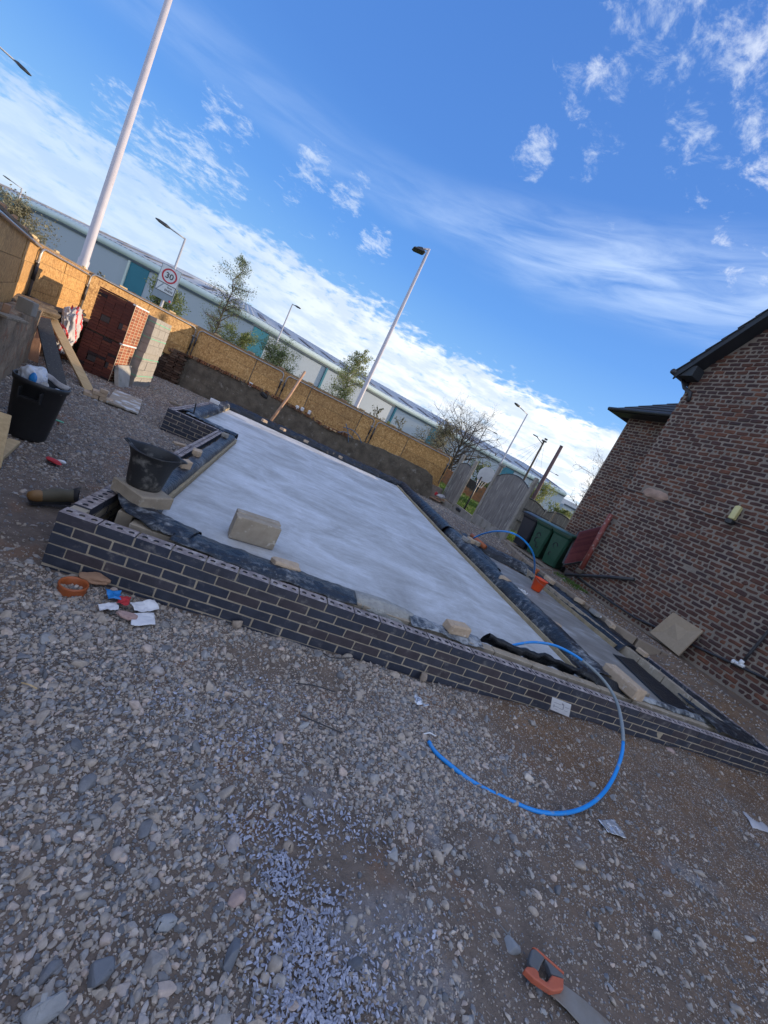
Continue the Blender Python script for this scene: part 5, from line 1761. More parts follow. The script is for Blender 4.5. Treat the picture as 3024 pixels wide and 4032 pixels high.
mb.build('diagonal_bar', m_signgrey, sg)


def text(root, body, size, loc, rot, mat, name='lettering', depth=.003, align='CENTER'):
    cu = bpy.data.curves.new(name, 'FONT'); cu.body = body; cu.size = size; cu.align_x = align; cu.align_y = 'CENTER'; cu.extrude = depth; cu.offset = size * .012
    to = bpy.data.objects.new(name, cu)
    dg = bpy.context.evaluated_depsgraph_get()
    COL.objects.link(to); dg.update()
    me = bpy.data.meshes.new_from_object(to.evaluated_get(bpy.context.evaluated_depsgraph_get()))
    bpy.data.objects.remove(to); bpy.data.curves.remove(cu)
    me.materials.clear(); me.materials.append(mat)
    return link(name, me, root, loc, rot)


trot = sr @ euler(R(90), 0, 0)
text(sg, '30', .38, SP(0, cz - .01, .012), trot, m_signblack)
text(sg, 'Zone', .105, SP(.17, -.155, .012), trot, m_signblack)
text(sg, 'ENDS', .150, SP(.17, -.315, .012), trot, m_signblack)
mb = MB(); mb.cbox(SP(.36, -.74, -.03), (.10, .10, .12), sr, .02); mb.build('bracket', m_signred, sg)

# timber poles beyond the garden -----------------------------------------------
up_ = thing('timber_pole', 'plain reddish timber pole behind the last concrete post', 'pole', SY(.686, 18, 0))
mb = MB(); mb.tube([SY(.6875, 18, -.1), SY(.6842, 18, 4.54)], [.115, .085], 10); mb.build('shaft', MAT('creosoted_pole', (.14, .085, .085), (.09, .055, .06), 3, .9, .4, 30, .006), up_, smooth=True)
mb = MB(); mb.tube([SY(.6842, 18, 4.54), SY(.6842, 18, 4.57)], .092, 10); mb.build('pole_cap', m_dark, up_)
tg = thing('telegraph_pole', 'dark telegraph pole with fanning wires beyond the arched panel', 'telegraph pole', SY(.634, 45, .3))
tt = SY(.6295, 45, 9.05)
mb = MB(); mb.tube([SY(.6345, 45, .2), tt], [.15, .11], 10); mb.build('shaft', m_bark, tg, smooth=True)
mb = MB(); mb.cbox(tt + np.array([0, 0, -.1]), (.62, .3, .16), None, .02); mb.cbox(tt + np.array([.1, 0, .18]), (.36, .2, .18), None, .02); mb.build('terminal', m_dark, tg)
mb = MB(); mb.tube([tt + np.array([0, 0, -.5]), tt + np.array([-1.2, -.2, -.15])], .04, 6); mb.cbox(tt + np.array([-1.5, -.2, -.1]), (.7, .2, .1), None, .03); mb.build('lamp_arm', m_dark, tg)
for k, (dx_, dz_) in enumerate(((-1.9, -7.3), (.4, -7), (1.3, -6.9), (2.2, -6.8), (3.1, -6.7), (3.9, -6.4), (4.8, -6))):
    mb = MB(); e = tt + np.array([dx_, 14 - 2 * k, dz_]); mb.tube([tt + (e - tt) * t + np.array([0, 0, -.5 * math.sin(math.pi * t)]) for t in np.linspace(0, 1, 7)], .012, 4); mb.build('wire', m_wire, tg)


# ================================================================== TREES
def tree(name, label, cat, base, h, spread, nleaf, ls, leafm, bark, seed, r0=.09, up=.55, clear=.15, nb=16, dens=1.0, droop=0.0, grp=None, lean=(0, 0), crown_pow=1.0, twigs=6, leafr=.35):
    r_ = np.random.default_rng(seed); base = np.array(base, float)
    root = thing(name, label, cat, base, grp)
    mb = MB(); tips = []
    tp_ = [base]
    k = 9
    for i in range(1, k + 1):
        t = i / k
        tp_.append(base + np.array([lean[0] * t * h + r_.normal(0, .015 * h) * t, lean[1] * t * h + r_.normal(0, .015 * h) * t, t * h * .96]))
    tp_ = np.array(tp_)
    mb.tube(tp_, [r0 * (1 - .9 * (i / k)) + .004 for i in range(k + 1)], 7)
    def on(t):
        x = t * k; i = min(int(x), k - 1); f = x - i
        return tp_[i] * (1 - f) + tp_[i + 1] * f
    for b_ in range(nb):
        t = clear + (.97 - clear) * (b_ + r_.random()) / nb
        p = on(t); a = r_.uniform(0, 6.283)
        prof = math.sin(math.pi * min(1, (t - clear) / (1 - clear) * .86 + .14)) ** crown_pow
        L = spread * (prof * .85 + .15) * r_.uniform(.7, 1.15)
        d = np.array([math.cos(a), math.sin(a), up * r_.uniform(.6, 1.5)]); d /= np.linalg.norm(d)
        pts = [p]
        for i in range(1, 6):
            d = d + np.array([r_.normal(0, .16), r_.normal(0, .16), r_.normal(0, .10) - droop * i * .12]); d /= np.linalg.norm(d)
            pts.append(pts[-1] + d * L / 5)
        rr = r0 * (1 - t) * .5 + .007
        mb.tube(pts, [rr * (1 - .8 * i / 5) + .003 for i in range(6)], 5)
        for i in range(1, 6):
            tips.append((pts[i], L * .22))
            for _ in range(twigs // 3 + 1):
                e = d * r_.uniform(.2, .6) + r_.normal(0, .6, 3); e[2] += .25 - droop; e /= np.linalg.norm(e)
                q_ = pts[i] + e * L * r_.uniform(.14, .32); m_ = (pts[i] + q_) / 2 + r_.normal(0, .03 * L, 3)
                mb.tube([pts[i], m_, q_], [rr * .35 + .003, rr * .22 + .0025, .0025], 3, cap=False); tips.append((q_, L * .16)); tips.append((m_, L * .12))
                for __ in range(twigs // 4):
                    e2 = e + r_.normal(0, .6, 3); e2[2] -= droop; e2 /= np.linalg.norm(e2)
                    q2 = q_ + e2 * L * r_.uniform(.07, .18)
                    mb.tube([q_, q2], [.0035, .0022], 3, cap=False); tips.append((q2, L * .10))
    mb.build('trunk', bark, root)
    if nleaf:
        lm = MB(); V = []; F = []; T = []
        wts = np.array([1.0 if r_.random() < dens else .05 for _ in tips]); wts /= wts.sum()
        ch = r_.choice(len(tips), nleaf, p=wts)
        clump = r_.random(len(tips))
        for i in ch:
            c, sp = tips[i]
            p = c + r_.normal(0, 1, 3) * sp * leafr
            u_ = r_.normal(0, 1, 3); u_ /= np.linalg.norm(u_); w_ = np.cross(u_, r_.normal(0, 1, 3)); w_ /= np.linalg.norm(w_)
            s_ = ls * r_.uniform(.6, 1.3)
            o = len(V); V += [p - u_ * s_, p + w_ * s_ * .5, p + u_ * s_, p - w_ * s_ * .5]; F.append((o, o + 1, o + 2, o + 3)); T.append(float(np.clip(.6 * clump[i] + .4 * r_.random(), 0, 1)))
        lm.v = [tuple(x) for x in V]; lm.f = F; lm.m = [0] * len(F); lm.t = T
        lm.build('crown', leafm, root)
    return root


TG = 'trees and shrubs beyond the hoarding'
tree('birch_tree', 'slender half-leafed birch tree against the warehouse roof', 'tree', SY(-.197, 40, .3), 8.9, 1.75, 5200, .055, m_leaf_g, m_bark, 21, .10, .95, .12, 46, .75, .35, TG, (-.001, 0), .55, 9, .8)
tree('birch_tree', 'bushier birch tree beside the tall floodlight column', 'tree', SY(.096, 36, .3), 6.2, 1.5, 8500, .06, m_leaf_y, m_birchbark, 22, .085, .9, .08, 40, .85, .35, TG, (.02, 0), .55, 9, .8)
tree('bare_tree', 'spreading leafless tree behind the end of the far boarding', 'tree', SY(.425, 30, .3), 4.6, 3.4, 0, .05, m_leaf_b, m_bark, 23, .13, .85, .06, 34, 1, .0, TG, (-.05, 0), .5, 14)
tree('bare_tree', 'bare tree with fine twigs showing past the edge of the farther house', 'tree', SY(.87, 34, .3), 8.6, 3.4, 900, .05, m_leaf_b, m_bark, 24, .12, .7, .25, 26, 1, .1, TG, (0, 0), .7, 12)
tree('willow_bush', 'rounded yellow-green bush under the slender birch', 'shrub', SY(-.150, 37, .2), 2.9, 1.8, 7000, .06, m_leaf_y, m_bark, 25, .06, .8, .05, 26, .9, .1, TG, crown_pow=.5, leafr=.6)
tree('willow_bush', 'dense green bush beside the plain street lamp', 'shrub', SY(-.065, 36, .2), 3.0, 2.0, 9000, .06, m_leaf_g, m_bark, 26, .06, .8, .05, 28, .9, .1, TG, crown_pow=.5, leafr=.6)
tree('willow_bush', 'loose green bush under the speed limit sign', 'shrub', SY(-.31, 32, .2), 2.75, 1.6, 6000, .07, m_leaf_g, m_bark, 27, .05, .8, .05, 22, .8, .1, TG, crown_pow=.5, leafr=.6)
tree('willow_bush', 'brownish thin bush in front of the right-hand teal warehouse panel', 'shrub', SY(.36, 38, .2), 3.8, 2.6, 6500, .075, m_leaf_b, m_bark, 28, .06, .8, .05, 28, .8, .1, TG, crown_pow=.5, leafr=.6)
tree('willow_bush', 'pale green bush behind the arched garden fence', 'shrub', SY(.70, 27, 0), 2.9, 1.5, 6500, .05, m_leaf_y, m_bark, 29, .05, .8, .05, 24, .9, .1, TG, crown_pow=.5, leafr=.6)
tree('willow_bush', 'round leafy bush nearest the farther house', 'shrub', SY(.795, 21, 0), 1.95, 1.0, 7000, .05, m_leaf_y, m_bark, 30, .05, .8, .05, 22, .9, .1, TG, crown_pow=.5, leafr=.6)
tree('willow_bush', 'dark leafy bush behind the boarding in the upper corner by the grey lamp', 'shrub', SY(-.575, 42, .2), 3.9, 2.4, 8000, .085, m_leaf_b, m_bark, 31, .06, .8, .05, 26, .9, .1, TG, crown_pow=.5, leafr=.6)
tree('willow_bush', 'low green bush seen through the gap between concrete posts', 'shrub', SY(.53, 26, 0), 1.9, 1.5, 6000, .06, m_leaf_g, m_bark, 32, .05, .8, .05, 22, .9, .1, TG, crown_pow=.5, leafr=.6)
for i, (s_, Y, h, lb, lm) in enumerate(((-.488, 15.9, 1.42, 'leafy sapling against the thick pale lamp column', m_leaf_y), (-.424, 17.3, 1.62, 'thin sapling above the board behind the brick stack', m_leaf_b), (.1915, 26, 2.35, 'thin brown sapling right of the floodlight column', m_leaf_b), (.255, 27, 2.5, 'wispy sapling above the far boarding clamp', m_leaf_b), (.225, 22, 1.5, 'small bright ivy-leafed shoot over the far boarding', m_leaf_y))):
    tree('sapling', lb, 'sapling', SY(s_, Y, .3), h, .34 if i < 2 else .75, 260 if i < 2 else 420, .035 if i < 2 else .05, lm, m_bark, 40 + i, .012, 1.2, .25, 12, .9, 0, TG, twigs=3)


# ================================================================== SITE CLUTTER
def flat3(A, B, D, z):
    """world frame of a rectangular thing whose corners A, B (along its length) and D (across) were sighted at height z"""
    a, b_, d = G(*A, z), G(*B, z), G(*D, z)
    x = b_ - a; L = np.linalg.norm(x); x /= L
    w = d - a; w = w - x * (w @ x); W_ = np.linalg.norm(w)
    y = w / W_
    rot = np.stack([x, y, np.cross(x, y)], 1)
    if rot[2, 2] < 0: rot[:, 2] *= -1
    return a, rot, L, W_


def brickblock(name, label, cat, c, size, yaw, mat, tilt=(0, 0), ch=.006, group=None, seed=0, rough=.002, up=None):
    """a slightly worn rectangular block; c = centre of its underside"""
    r_ = np.random.default_rng(seed + 900)
    mb = MB(); rot = rz(yaw) @ euler(tilt[0], tilt[1], 0)
    mb.cbox((0, 0, 0), size, None, ch)
    v = np.array(mb.v); v += r_.normal(0, rough, v.shape)
    v = v @ rot.T; v = v + np.array(c) - np.array([0, 0, v[:, 2].min()])
    mb.v = [tuple(p) for p in v]
    return tag(mb.build(name, mat), label, cat, group)


def yawof(p, q_): return math.atan2(q_[1] - p[1], q_[0] - p[0])


# two-piece concrete block on the slab
a, b_ = G(898, 2118, -.095), G(1073, 2168, -.095)
bk = thing('concrete_block', 'big buff concrete block standing on the main floor slab', 'block', (*((a + b_) / 2)[:2], -.098))
yw = yawof(a, b_); rot = rz(yw); Lb = np.linalg.norm((b_ - a)[:2])
mb = MB(); mb.cbox((a + b_) / 2 + rot @ np.array([0, .052, .1075]), (Lb, .10, .215), rot, .005); mb.build('front_block', m_block_tan, bk)
mb = MB(); mb.cbox((a + b_) / 2 + rot @ np.array([.012, .158, .110]), (Lb, .10, .217), rot, .005); mb.build('rear_block', m_block_tan, bk)

LB = 'loose bricks and blocks weighing down the plastic'
# block under the bucket
a, b_, d = G(430, 1925, .02), G(537, 2006, .02), G(604, 1945, .02)
yw = yawof(a, b_); Lb = np.linalg.norm((b_ - a)[:2])
mid = (a + b_) / 2 + rz(yw) @ np.array([0, .14, 0])
brickblock('concrete_block', 'wide tan concrete block under the black bucket', 'block', (*mid[:2], .018), (Lb + .02, .27, .10), yw, m_block_tan, seed=1)
# bucket
bc = G(556, 1918, .12)
bu = thing('bucket', 'black mortar-smeared builders bucket standing on the wide tan block', 'bucket', (bc[0], bc[1] + .04, .119))
bc = np.array([bc[0], bc[1] + .05, .119])
mb = MB()
prof = [(.0, .0), (.118, .0), (.126, .02), (.150, .20), (.160, .265), (.172, .272), (.176, .285), (.170, .292), (.160, .285), (.148, .20), (.120, .03), (.0, .028)]
V0 = len(mb.v)
mb.lathe(prof, (0, 0, 0), 40, capb=False)
v = np.array(mb.v)
ang = np.arctan2(v[:, 1], v[:, 0]); ht = np.clip((v[:, 2] - .16) / .13, 0, 1) ** 2
for a0, k in ((R(-4), .055), (R(178), .050)):
    dd = np.abs((ang - a0 + math.pi) % (2 * math.pi) - math.pi)
    s_ = np.exp(-(dd / .24) ** 2) * ht
    v[:, 0] += np.cos(a0) * k * s_; v[:, 1] += np.sin(a0) * k * s_; v[:, 2] += .010 * s_
v[:, 2] += .008 * np.sin(ang * 2 + 1) * ht
mb.v = [tuple(p + bc) for p in v]
mb.build('shell', m_bucket, bu, smooth=True)
mb = MB(); mb.lathe([(.0, .09), (.128, .085), (.136, .115)], bc, 28, capb=False); mb.build('mortar_crust', m_mortar_dry, bu, smooth=True)
mb = MB(); pts = [bc + np.array([.178 * math.cos(a), .178 * math.sin(a), .283 + .012 * abs(math.cos(a)) ** 6]) for a in np.linspace(0, 2 * math.pi, 41)]
mb.tube([p + np.array([.05 * math.copysign(1, math.cos(t)) * abs(math.cos(t)) ** 30, 0, 0]) for p, t in zip(pts, np.linspace(0, 2 * math.pi, 41))], .006, 5, cap=False); mb.build('rim', m_bucket, bu, smooth=True)

# loose bricks: (px front-left, px front-right at underside, z, height, depth, label, material)
for i, (A, B, z, hgt, dep, lab, mat) in enumerate([
        ((1067, 2245), (1172, 2273), -.01, .075, .11, 'loose pale brick on the front plastic below the big buff block', m_brick_tan),
        ((1758, 2493), (1850, 2515), .0, .085, .12, 'rounded pale stone brick on the front wall edge, mid-way along', m_brick_tan),
        ((695, 1830), (713, 1845), .028, .085, .11, 'chipped brick touching the bucket rim on the side wall', m_brick_tan),
        ((757, 1790), (783, 1800), .03, .07, .13, 'pale half brick on the side wall, second past the bucket', m_brick_tan),
        ((868, 1716), (892, 1727), .035, .07, .10, 'whitish half brick at the stepped wall corner', m_block),
        ((1034, 1660), (1052, 1667), .085, .07, .10, 'small half brick at the foot of the leaning timber pole', m_brick_tan),
        ((1100, 1688), (1114, 1697), .085, .07, .10, 'half brick on the far plastic just right of the leaning pole', m_brick_tan),
        ((1194, 1738), (1210, 1746), .085, .07, .10, 'half brick on the far plastic, third from the leaning pole', m_brick_tan),
        ((1331, 1801), (1345, 1808), .085, .07, .10, 'half brick on the far plastic nearest the slab corner', m_brick_tan),
        ((1960, 2278), (1995, 2302), .03, .075, .12, 'tan brick on the side slab edge by the dividing wall', m_brick_tan),
        ((2162, 2463), (2205, 2482), -.095, .07, .12, 'pale brick lying on the wet side slab', m_brick_tan),
        ((2135, 2275), (2168, 2300), .08, .08, .12, 'pale brick on the plastic behind the orange bucket', m_brick_tan),
        ((2258, 2362), (2288, 2382), .08, .075, .11, 'brick on the house-side plastic, first past the orange bucket', m_brick_tan),
        ((2310, 2400), (2345, 2432), .08, .075, .10, 'grey-white brick on the house-side plastic beside a stone', m_block),
        ((2370, 2440), (2405, 2478), .08, .075, .11, 'worn brick on the house-side plastic, second from its near end', m_brick_tan),
        ((2500, 2560), (2535, 2586), .06, .07, .10, 'tan brick on the house-side plastic nearest the leaning paving slab', m_brick_tan),
        ((1815, 2120), (1838, 2136), .09, .075, .10, 'first of three bricks by the orange drain pipe, nearest the dividing wall', m_block),
        ((1834, 2123), (1850, 2137), .09, .08, .11, 'middle one of three bricks by the orange drain pipe', m_brick_tan),
        ((1855, 2136), (1882, 2152), .09, .085, .12, 'largest of three bricks by the orange drain pipe', m_block_tan)]):
    a, b_ = G(*A, z), G(*B, z); yw = yawof(a, b_); L = float(np.clip(np.linalg.norm((b_ - a)[:2]), .10, .24))
    mid = (a + b_) / 2 + rz(yw) @ np.array([0, dep / 2, 0])
    brickblock('loose_brick', lab, 'brick', (*mid[:2], z - .008), (L, dep, hgt), yw, mat, (rng.normal(0, .03), rng.normal(0, .03)), .010, LB, i, .004)
# coping stone and half block at the near end of the side slab
a, b_ = G(2375, 2680, -.02), G(2448, 2745, -.02); yw = yawof(a, b_)
brickblock('stone_block', 'big pinkish stone block lying under the grey-dusted pipe', 'block', (*((a + b_) / 2 + rz(yw) @ np.array([0, .09, 0]))[:2], .015), (.44, .17, .13), yw, m_brick_tan, (.03, .02), .016, None, 40, .006)
a, b_ = G(2470, 2712, -.06), G(2508, 2742, -.06); yw = yawof(a, b_)
brickblock('concrete_block', 'tan half block behind the big pinkish stone', 'block', (*((a + b_) / 2 + rz(yw) @ np.array([0, .06, 0]))[:2], -.09), (.24, .11, .12), yw, m_block_tan, seed=41)

# orange bucket on the side slab
oc = G(2118, 2333, -.098); oc = np.array([oc[0], oc[1] + .10, -.098])
ob = thing('bucket', 'bright orange plastic bucket standing on the side slab', 'bucket', oc)
mb = MB(); mb.lathe([(.0, .004), (.088, .0), (.094, .015), (.128, .235), (.140, .240), (.142, .252), (.133, .252), (.126, .24), (.09, .02), (.0, .018)], oc, 30, capb=False); mb.build('shell', m_orange, ob, smooth=True)
mb = MB(); mb.tube([oc + np.array([.137 * math.cos(a), -.02 - .12 * math.sin(a), .235 - .06 * math.sin(a)]) for a in np.linspace(0, math.pi, 13)], .003, 5); mb.build('handle', m_steel, ob)
cl = G(2104, 2262, .02)
mb = MB(); mb.cbox(cl + np.array([0, 0, .05]), (.09, .07, .12), rz(.4), .02); mb.cbox(cl + np.array([.02, 0, .12]), (.06, .09, .05), rz(.4), .015); tag(mb.build('orange_cap', m_orange_clay), 'orange plastic cap on the end of the rear blue pipe', 'pipe cap')
# ragged tie-wraps on slab
mb = MB()
w0 = G(2030, 2322, -.09)
for k in range(5):
    mb.tube([w0 + np.array([.07 * math.cos(a) * (1 - .1 * k) + .05 * k, .05 * math.sin(a), .02 + .02 * math.sin(3 * a + k)]) for a in np.linspace(0, 5.5, 12)], .009, 5)
tag(mb.build('white_straps', m_white, smooth=True), 'tangle of white straps on the dividing wall near the orange bucket', 'straps')
pb = lump('plastic_bottle', 'small white cap among the house-side stones', 'cap', G(2361, 2427, .10), (.035, .035, .03), m_white, 3, .1, 3)

# pipes --------------------------------------------------------------------------
def smoothpath(pts, n=14):
    P = [np.array(p, float) for p in pts]; P = [2 * P[0] - P[1]] + P + [2 * P[-1] - P[-2]]
    out = []
    for i in range(1, len(P) - 2):
        for k in range(n):
            t = k / n
            out.append(.5 * (2 * P[i] + (P[i + 1] - P[i - 1]) * t + (2 * P[i - 1] - 5 * P[i] + 4 * P[i + 1] - P[i + 2]) * t * t + (3 * P[i] - P[i - 1] - 3 * P[i + 1] + P[i + 2]) * t ** 3))
    out.append(P[-2]); return out


hz_ = lambda u, v, up=0: (lambda p: np.array([p[0], p[1], p[2]]))(G(u, v, up))
HP_ = [(1690, 2918, -.325), (1740, 2985, -.33), (1850, 3070, -.335), (2000, 3150, -.335), (2130, 3200, -.33), (2270, 3195, -.31), (2370, 3130, -.26), (2430, 3030, -.17), (2455, 2920, -.05), (2440, 2800, .06), (2400, 2710, .135), (2340, 2640, .19), (2270, 2585, .20), (2190, 2545, .17), (2110, 2530, .10), (2040, 2536, .02), (1995, 2552, -.06)]
hp3 = [G(u, v, z) for u, v, z in HP_]
full = smoothpath(hp3, 10)
full = [p + .010 * np.array([vnoise(np.array([[k * .11, 0, s_]]), 1, 5)[0] for s_ in (0.2, 7.3, 13.9)]) for k, p in enumerate(full)]
hs_ = thing('water_pipe', 'long curled blue water pipe looping from the floor edge onto the gravel', 'pipe', hp3[0])
i0, i1 = 8 * 10, 11 * 10 + 7
mb = MB(); mb.tube(full[:i0 + 1], .0135, 10); mb.tube(full[i1:], .0135, 10); mb.build('pipe', m_hose, hs_, smooth=True)
mb = MB(); mb.tube(full[i0:i1 + 1], .0142, 10); mb.build('dusted_length', m_hosegrey, hs_, smooth=True)
mb = MB(); mb.tube([full[0] + (full[0] - full[1]) * .05, full[0] + (full[0] - full[1]) * .5], .010, 8); mb.build('open_end', m_dark, hs_)
h2 = [(2103, 2258, .12), (2105, 2215, .40), (2095, 2170, .60), (2060, 2125, .72), (2010, 2097, .74), (1950, 2092, .58), (1900, 2103, .32), (1865, 2118, .12)]
mb = MB(); mb.tube(smoothpath([G(u, v, z) for u, v, z in h2], 8), .017, 8); tag(mb.build('water_pipe', m_hose, smooth=True), 'arched blue water pipe standing out of the ground by the wheelie bins', 'pipe')
mb = MB()
for pts in ([(1350, 1745, .0), (1372, 1700, .32), (1395, 1690, .4), (1420, 1720, .2), (1430, 1745, 0)],):
    pass
for lab, pts in (('thin blue-grey pipe stub sticking up in front of the far boarding', [(1372, 1742, 13.1), (1370, 1700, 13.1), (1362, 1668, 13.1)]),
                 ('thin blue-grey pipe curving along the foot of the far boarding', [(1352, 1682, 13.12), (1385, 1692, 13.08), (1410, 1715, 13.05), (1424, 1745, 13.05)]),
                 ('second thin blue-grey pipe lying on top of the far wall', [(1330, 1702, 13.1), (1362, 1702, 13.06), (1390, 1725, 13.04)])):
    mb = MB(); mb.tube(smoothpath([Yp(*p) for p in pts], 6), .018, 6); tag(mb.build('service_pipe', MAT('faded_blue_pipe_' + lab[:6].strip(), (.10, .16, .24), (.08, .13, .20), 4, .6), smooth=True), lab, 'pipe')

# drain things
dr = thing('drain_collar', 'orange-brown plastic drain collar set in the gravel by the brick corner', 'drain pipe', G(292, 2300, -.37))
dc = G(292, 2296, -.335)
mb = MB(); mb.lathe([(.066, -.12), (.066, -.01), (.072, .0), (.078, .0), (.080, -.012), (.076, -.02), (.076, -.12)], dc, 36, capb=False); mb.build('collar', m_orange_clay, dr, smooth=True)
mb = MB(); mb.lathe([(.0, -.10), (.058, -.095), (.064, -.06), (.067, -.055)], dc, 30, capb=False); mb.build('seal', m_blackpl, dr, smooth=True)
mb = MB(); mb.tube([G(1858, 2108, .10), G(1910, 2155, .06)], .055, 12); tag(mb.build('drain_pipe', m_orange_clay, smooth=True), 'short orange drain pipe lying in the soil behind the side slab', 'pipe')

# boot
bt0 = thing('rubber_boot', 'muddy rubber boot lying on its side by the near brick corner', 'boot', G(215, 1985, -.38))
A_, B_ = G(122, 1952, -.335), G(325, 1958, -.305)
d = B_ - A_; d /= np.linalg.norm(d); w = np.cross(np.array([0, 0, 1.0]), d)
mb = MB()
secs = [(-.0, .028, .02, 0), (.03, .045, .042, .0), (.10, .05, .05, 0), (.18, .052, .062, .006), (.24, .050, .066, .008), (.30, .046, .055, .006), (.38, .056, .062, .012), (.47, .068, .070, .018)]
Lt = np.linalg.norm(B_ - A_)
V = []; n = 16
for (x, hw, hh, zo) in secs:
    for k in range(n):
        a = 2 * math.pi * k / n
        xx = x * (Lt / .47) - (.06 * max(0, -math.cos(a)) + .03 * max(0, math.sin(a)) if x > .4 else 0)
        V.append(A_ + d * xx + w * hw * math.cos(a) * 1.0 + np.array([0, 0, hh * math.sin(a) + zo]))
F = [tuple(range(n - 1, -1, -1))]
for s_ in range(len(secs) - 1):
    for k in range(n): F.append((s_ * n + k, s_ * n + (k + 1) % n, (s_ + 1) * n + (k + 1) % n, (s_ + 1) * n + k))
inner = []
for k in range(n):
    a = 2 * math.pi * k / n
    inner.append(A_ + d * Lt * .74 + w * .05 * math.cos(a) + np.array([0, 0, .052 * math.sin(a) + .016]))
o_ = len(V); V += inner; s_ = len(secs) - 1
for k in range(n): F.append((s_ * n + k, s_ * n + (k + 1) % n, o_ + (k + 1) % n, o_ + k))
F.append(tuple(range(o_, o_ + n)))
nF = len(F) - n - 1
mb.add(V, F[:nF]); mb.build('leg', m_rubberboot, bt0, smooth=True)
mb = MB(); mb.add(V, F[nF:]); mb.build('lining', m_wire, bt0, smooth=True)
lump('toe_cap', None, None, A_ + d * .045, (.072, .050, .048), m_boot_toe, 4, .06, 4, None, bt0, math.atan2(d[1], d[0]))
mb = MB(); mb.prism([A_ + d * x + np.array([0, 0, z]) - w * .05 for x, z in ((0, -.03), (.26, -.028), (.26, -.05), (0, -.05))], w * .09); mb.build('sole', m_blackpl, bt0)


def sheet(name, label, cat, uvs, z, mat, seed, amp=.012, th=.0015, n=18, parent=None, zz=None):
    """crumpled sheet with sighted corners TL, TR, BR, BL"""
    c = [G(u, v, z if zz is None else zz[i]) for i, (u, v) in enumerate(uvs)]
    g = np.zeros((n, n, 3))
    for i in range(n):
        for j in range(n):
            s_, t_ = i / (n - 1), j / (n - 1)
            g[i, j] = (c[0] * (1 - s_) + c[1] * s_) * (1 - t_) + (c[3] * (1 - s_) + c[2] * s_) * t_
    size = np.linalg.norm(c[1] - c[0])
    fl = g.reshape(-1, 3)
    g[:, :, 2] += amp * (.6 + fnoise(fl, 2.2 / max(size, .05), seed, 3).reshape(n, n))
    g[:, :, 0] += amp * .6 * fnoise(fl, 2.5 / max(size, .05), seed + 4, 2).reshape(n, n); g[:, :, 1] += amp * .6 * fnoise(fl, 2.5 / max(size, .05), seed + 8, 2).reshape(n, n)
    mb = MB(); mb.grid(g)
    o = mb.build(name, mat, parent, smooth=True)
    md = o.modifiers.new('t', 'SOLIDIFY'); md.thickness = th
    if label: tag(o, label, cat)
    return o


sheet('paper_sheet', 'white paper sheet lying on the gravel below the torn wrapper', 'paper', [(520, 2418), (605, 2415), (610, 2464), (512, 2466)], -.365, m_paper, 3, .012)
sheet('white_wrapper', 'crumpled white wrapper on the gravel by the front wall', 'litter', [(500, 2380), (600, 2375), (625, 2407), (520, 2415)], -.36, m_paper, 5, .03)
wr = thing('torn_packet', 'torn blue, red and white packet on the gravel by the front wall', 'litter', G(450, 2360, -.37))
sheet('blue_piece', None, None, [(410, 2330), (475, 2335), (470, 2368), (425, 2362)], -.35, m_bluestk, 7, .02, parent=wr)
sheet('red_piece', None, None, [(470, 2352), (515, 2358), (500, 2392), (455, 2380)], -.355, m_red, 8, .02, parent=wr)
sheet('white_piece', None, None, [(380, 2385), (455, 2375), (470, 2405), (395, 2408)], -.365, m_paper, 9, .02, parent=wr)
lump('cloth_rag', 'stiff tan rag lying behind the orange drain collar', 'rag', G(372, 2275, -.33), (.085, .05, .03), m_timber_red, 6, .4, 4)
lump('broken_tile', 'broken pinkish brick piece on top of the white litter', 'brick fragment', G(505, 2425, -.355), (.06, .032, .018), MAT('pink_fragment', (.44, .30, .27), (.34, .22, .2), 20, .9, .6), 7, .35, 3, smooth=False)
gl = thing('glove', 'red and white work glove lying on the stony ground', 'glove', G(220, 1815, -.38))
lump('palm', None, None, G(210, 1814, -.375), (.085, .042, .016), m_red, 5, .3, 4, None, gl, R(-25))
lump('cuff', None, None, G(245, 1818, -.375), (.04, .03, .014), m_white, 6, .3, 4, None, gl, R(-25))
st = thing('green_peg', 'tiny green topped peg standing in the gravel near the dustbin', 'peg', G(226, 1680, -.4))
mb = MB(); p = G(224, 1680, -.38); mb.tube([p, p + np.array([0, 0, .07])], .012, 6); mb.build('shank', m_redpipe, st)
mb = MB(); mb.cbox(p + np.array([0, 0, .075]), (.10, .025, .014), rz(.2), .004); mb.build('head', m_green_strap, st)

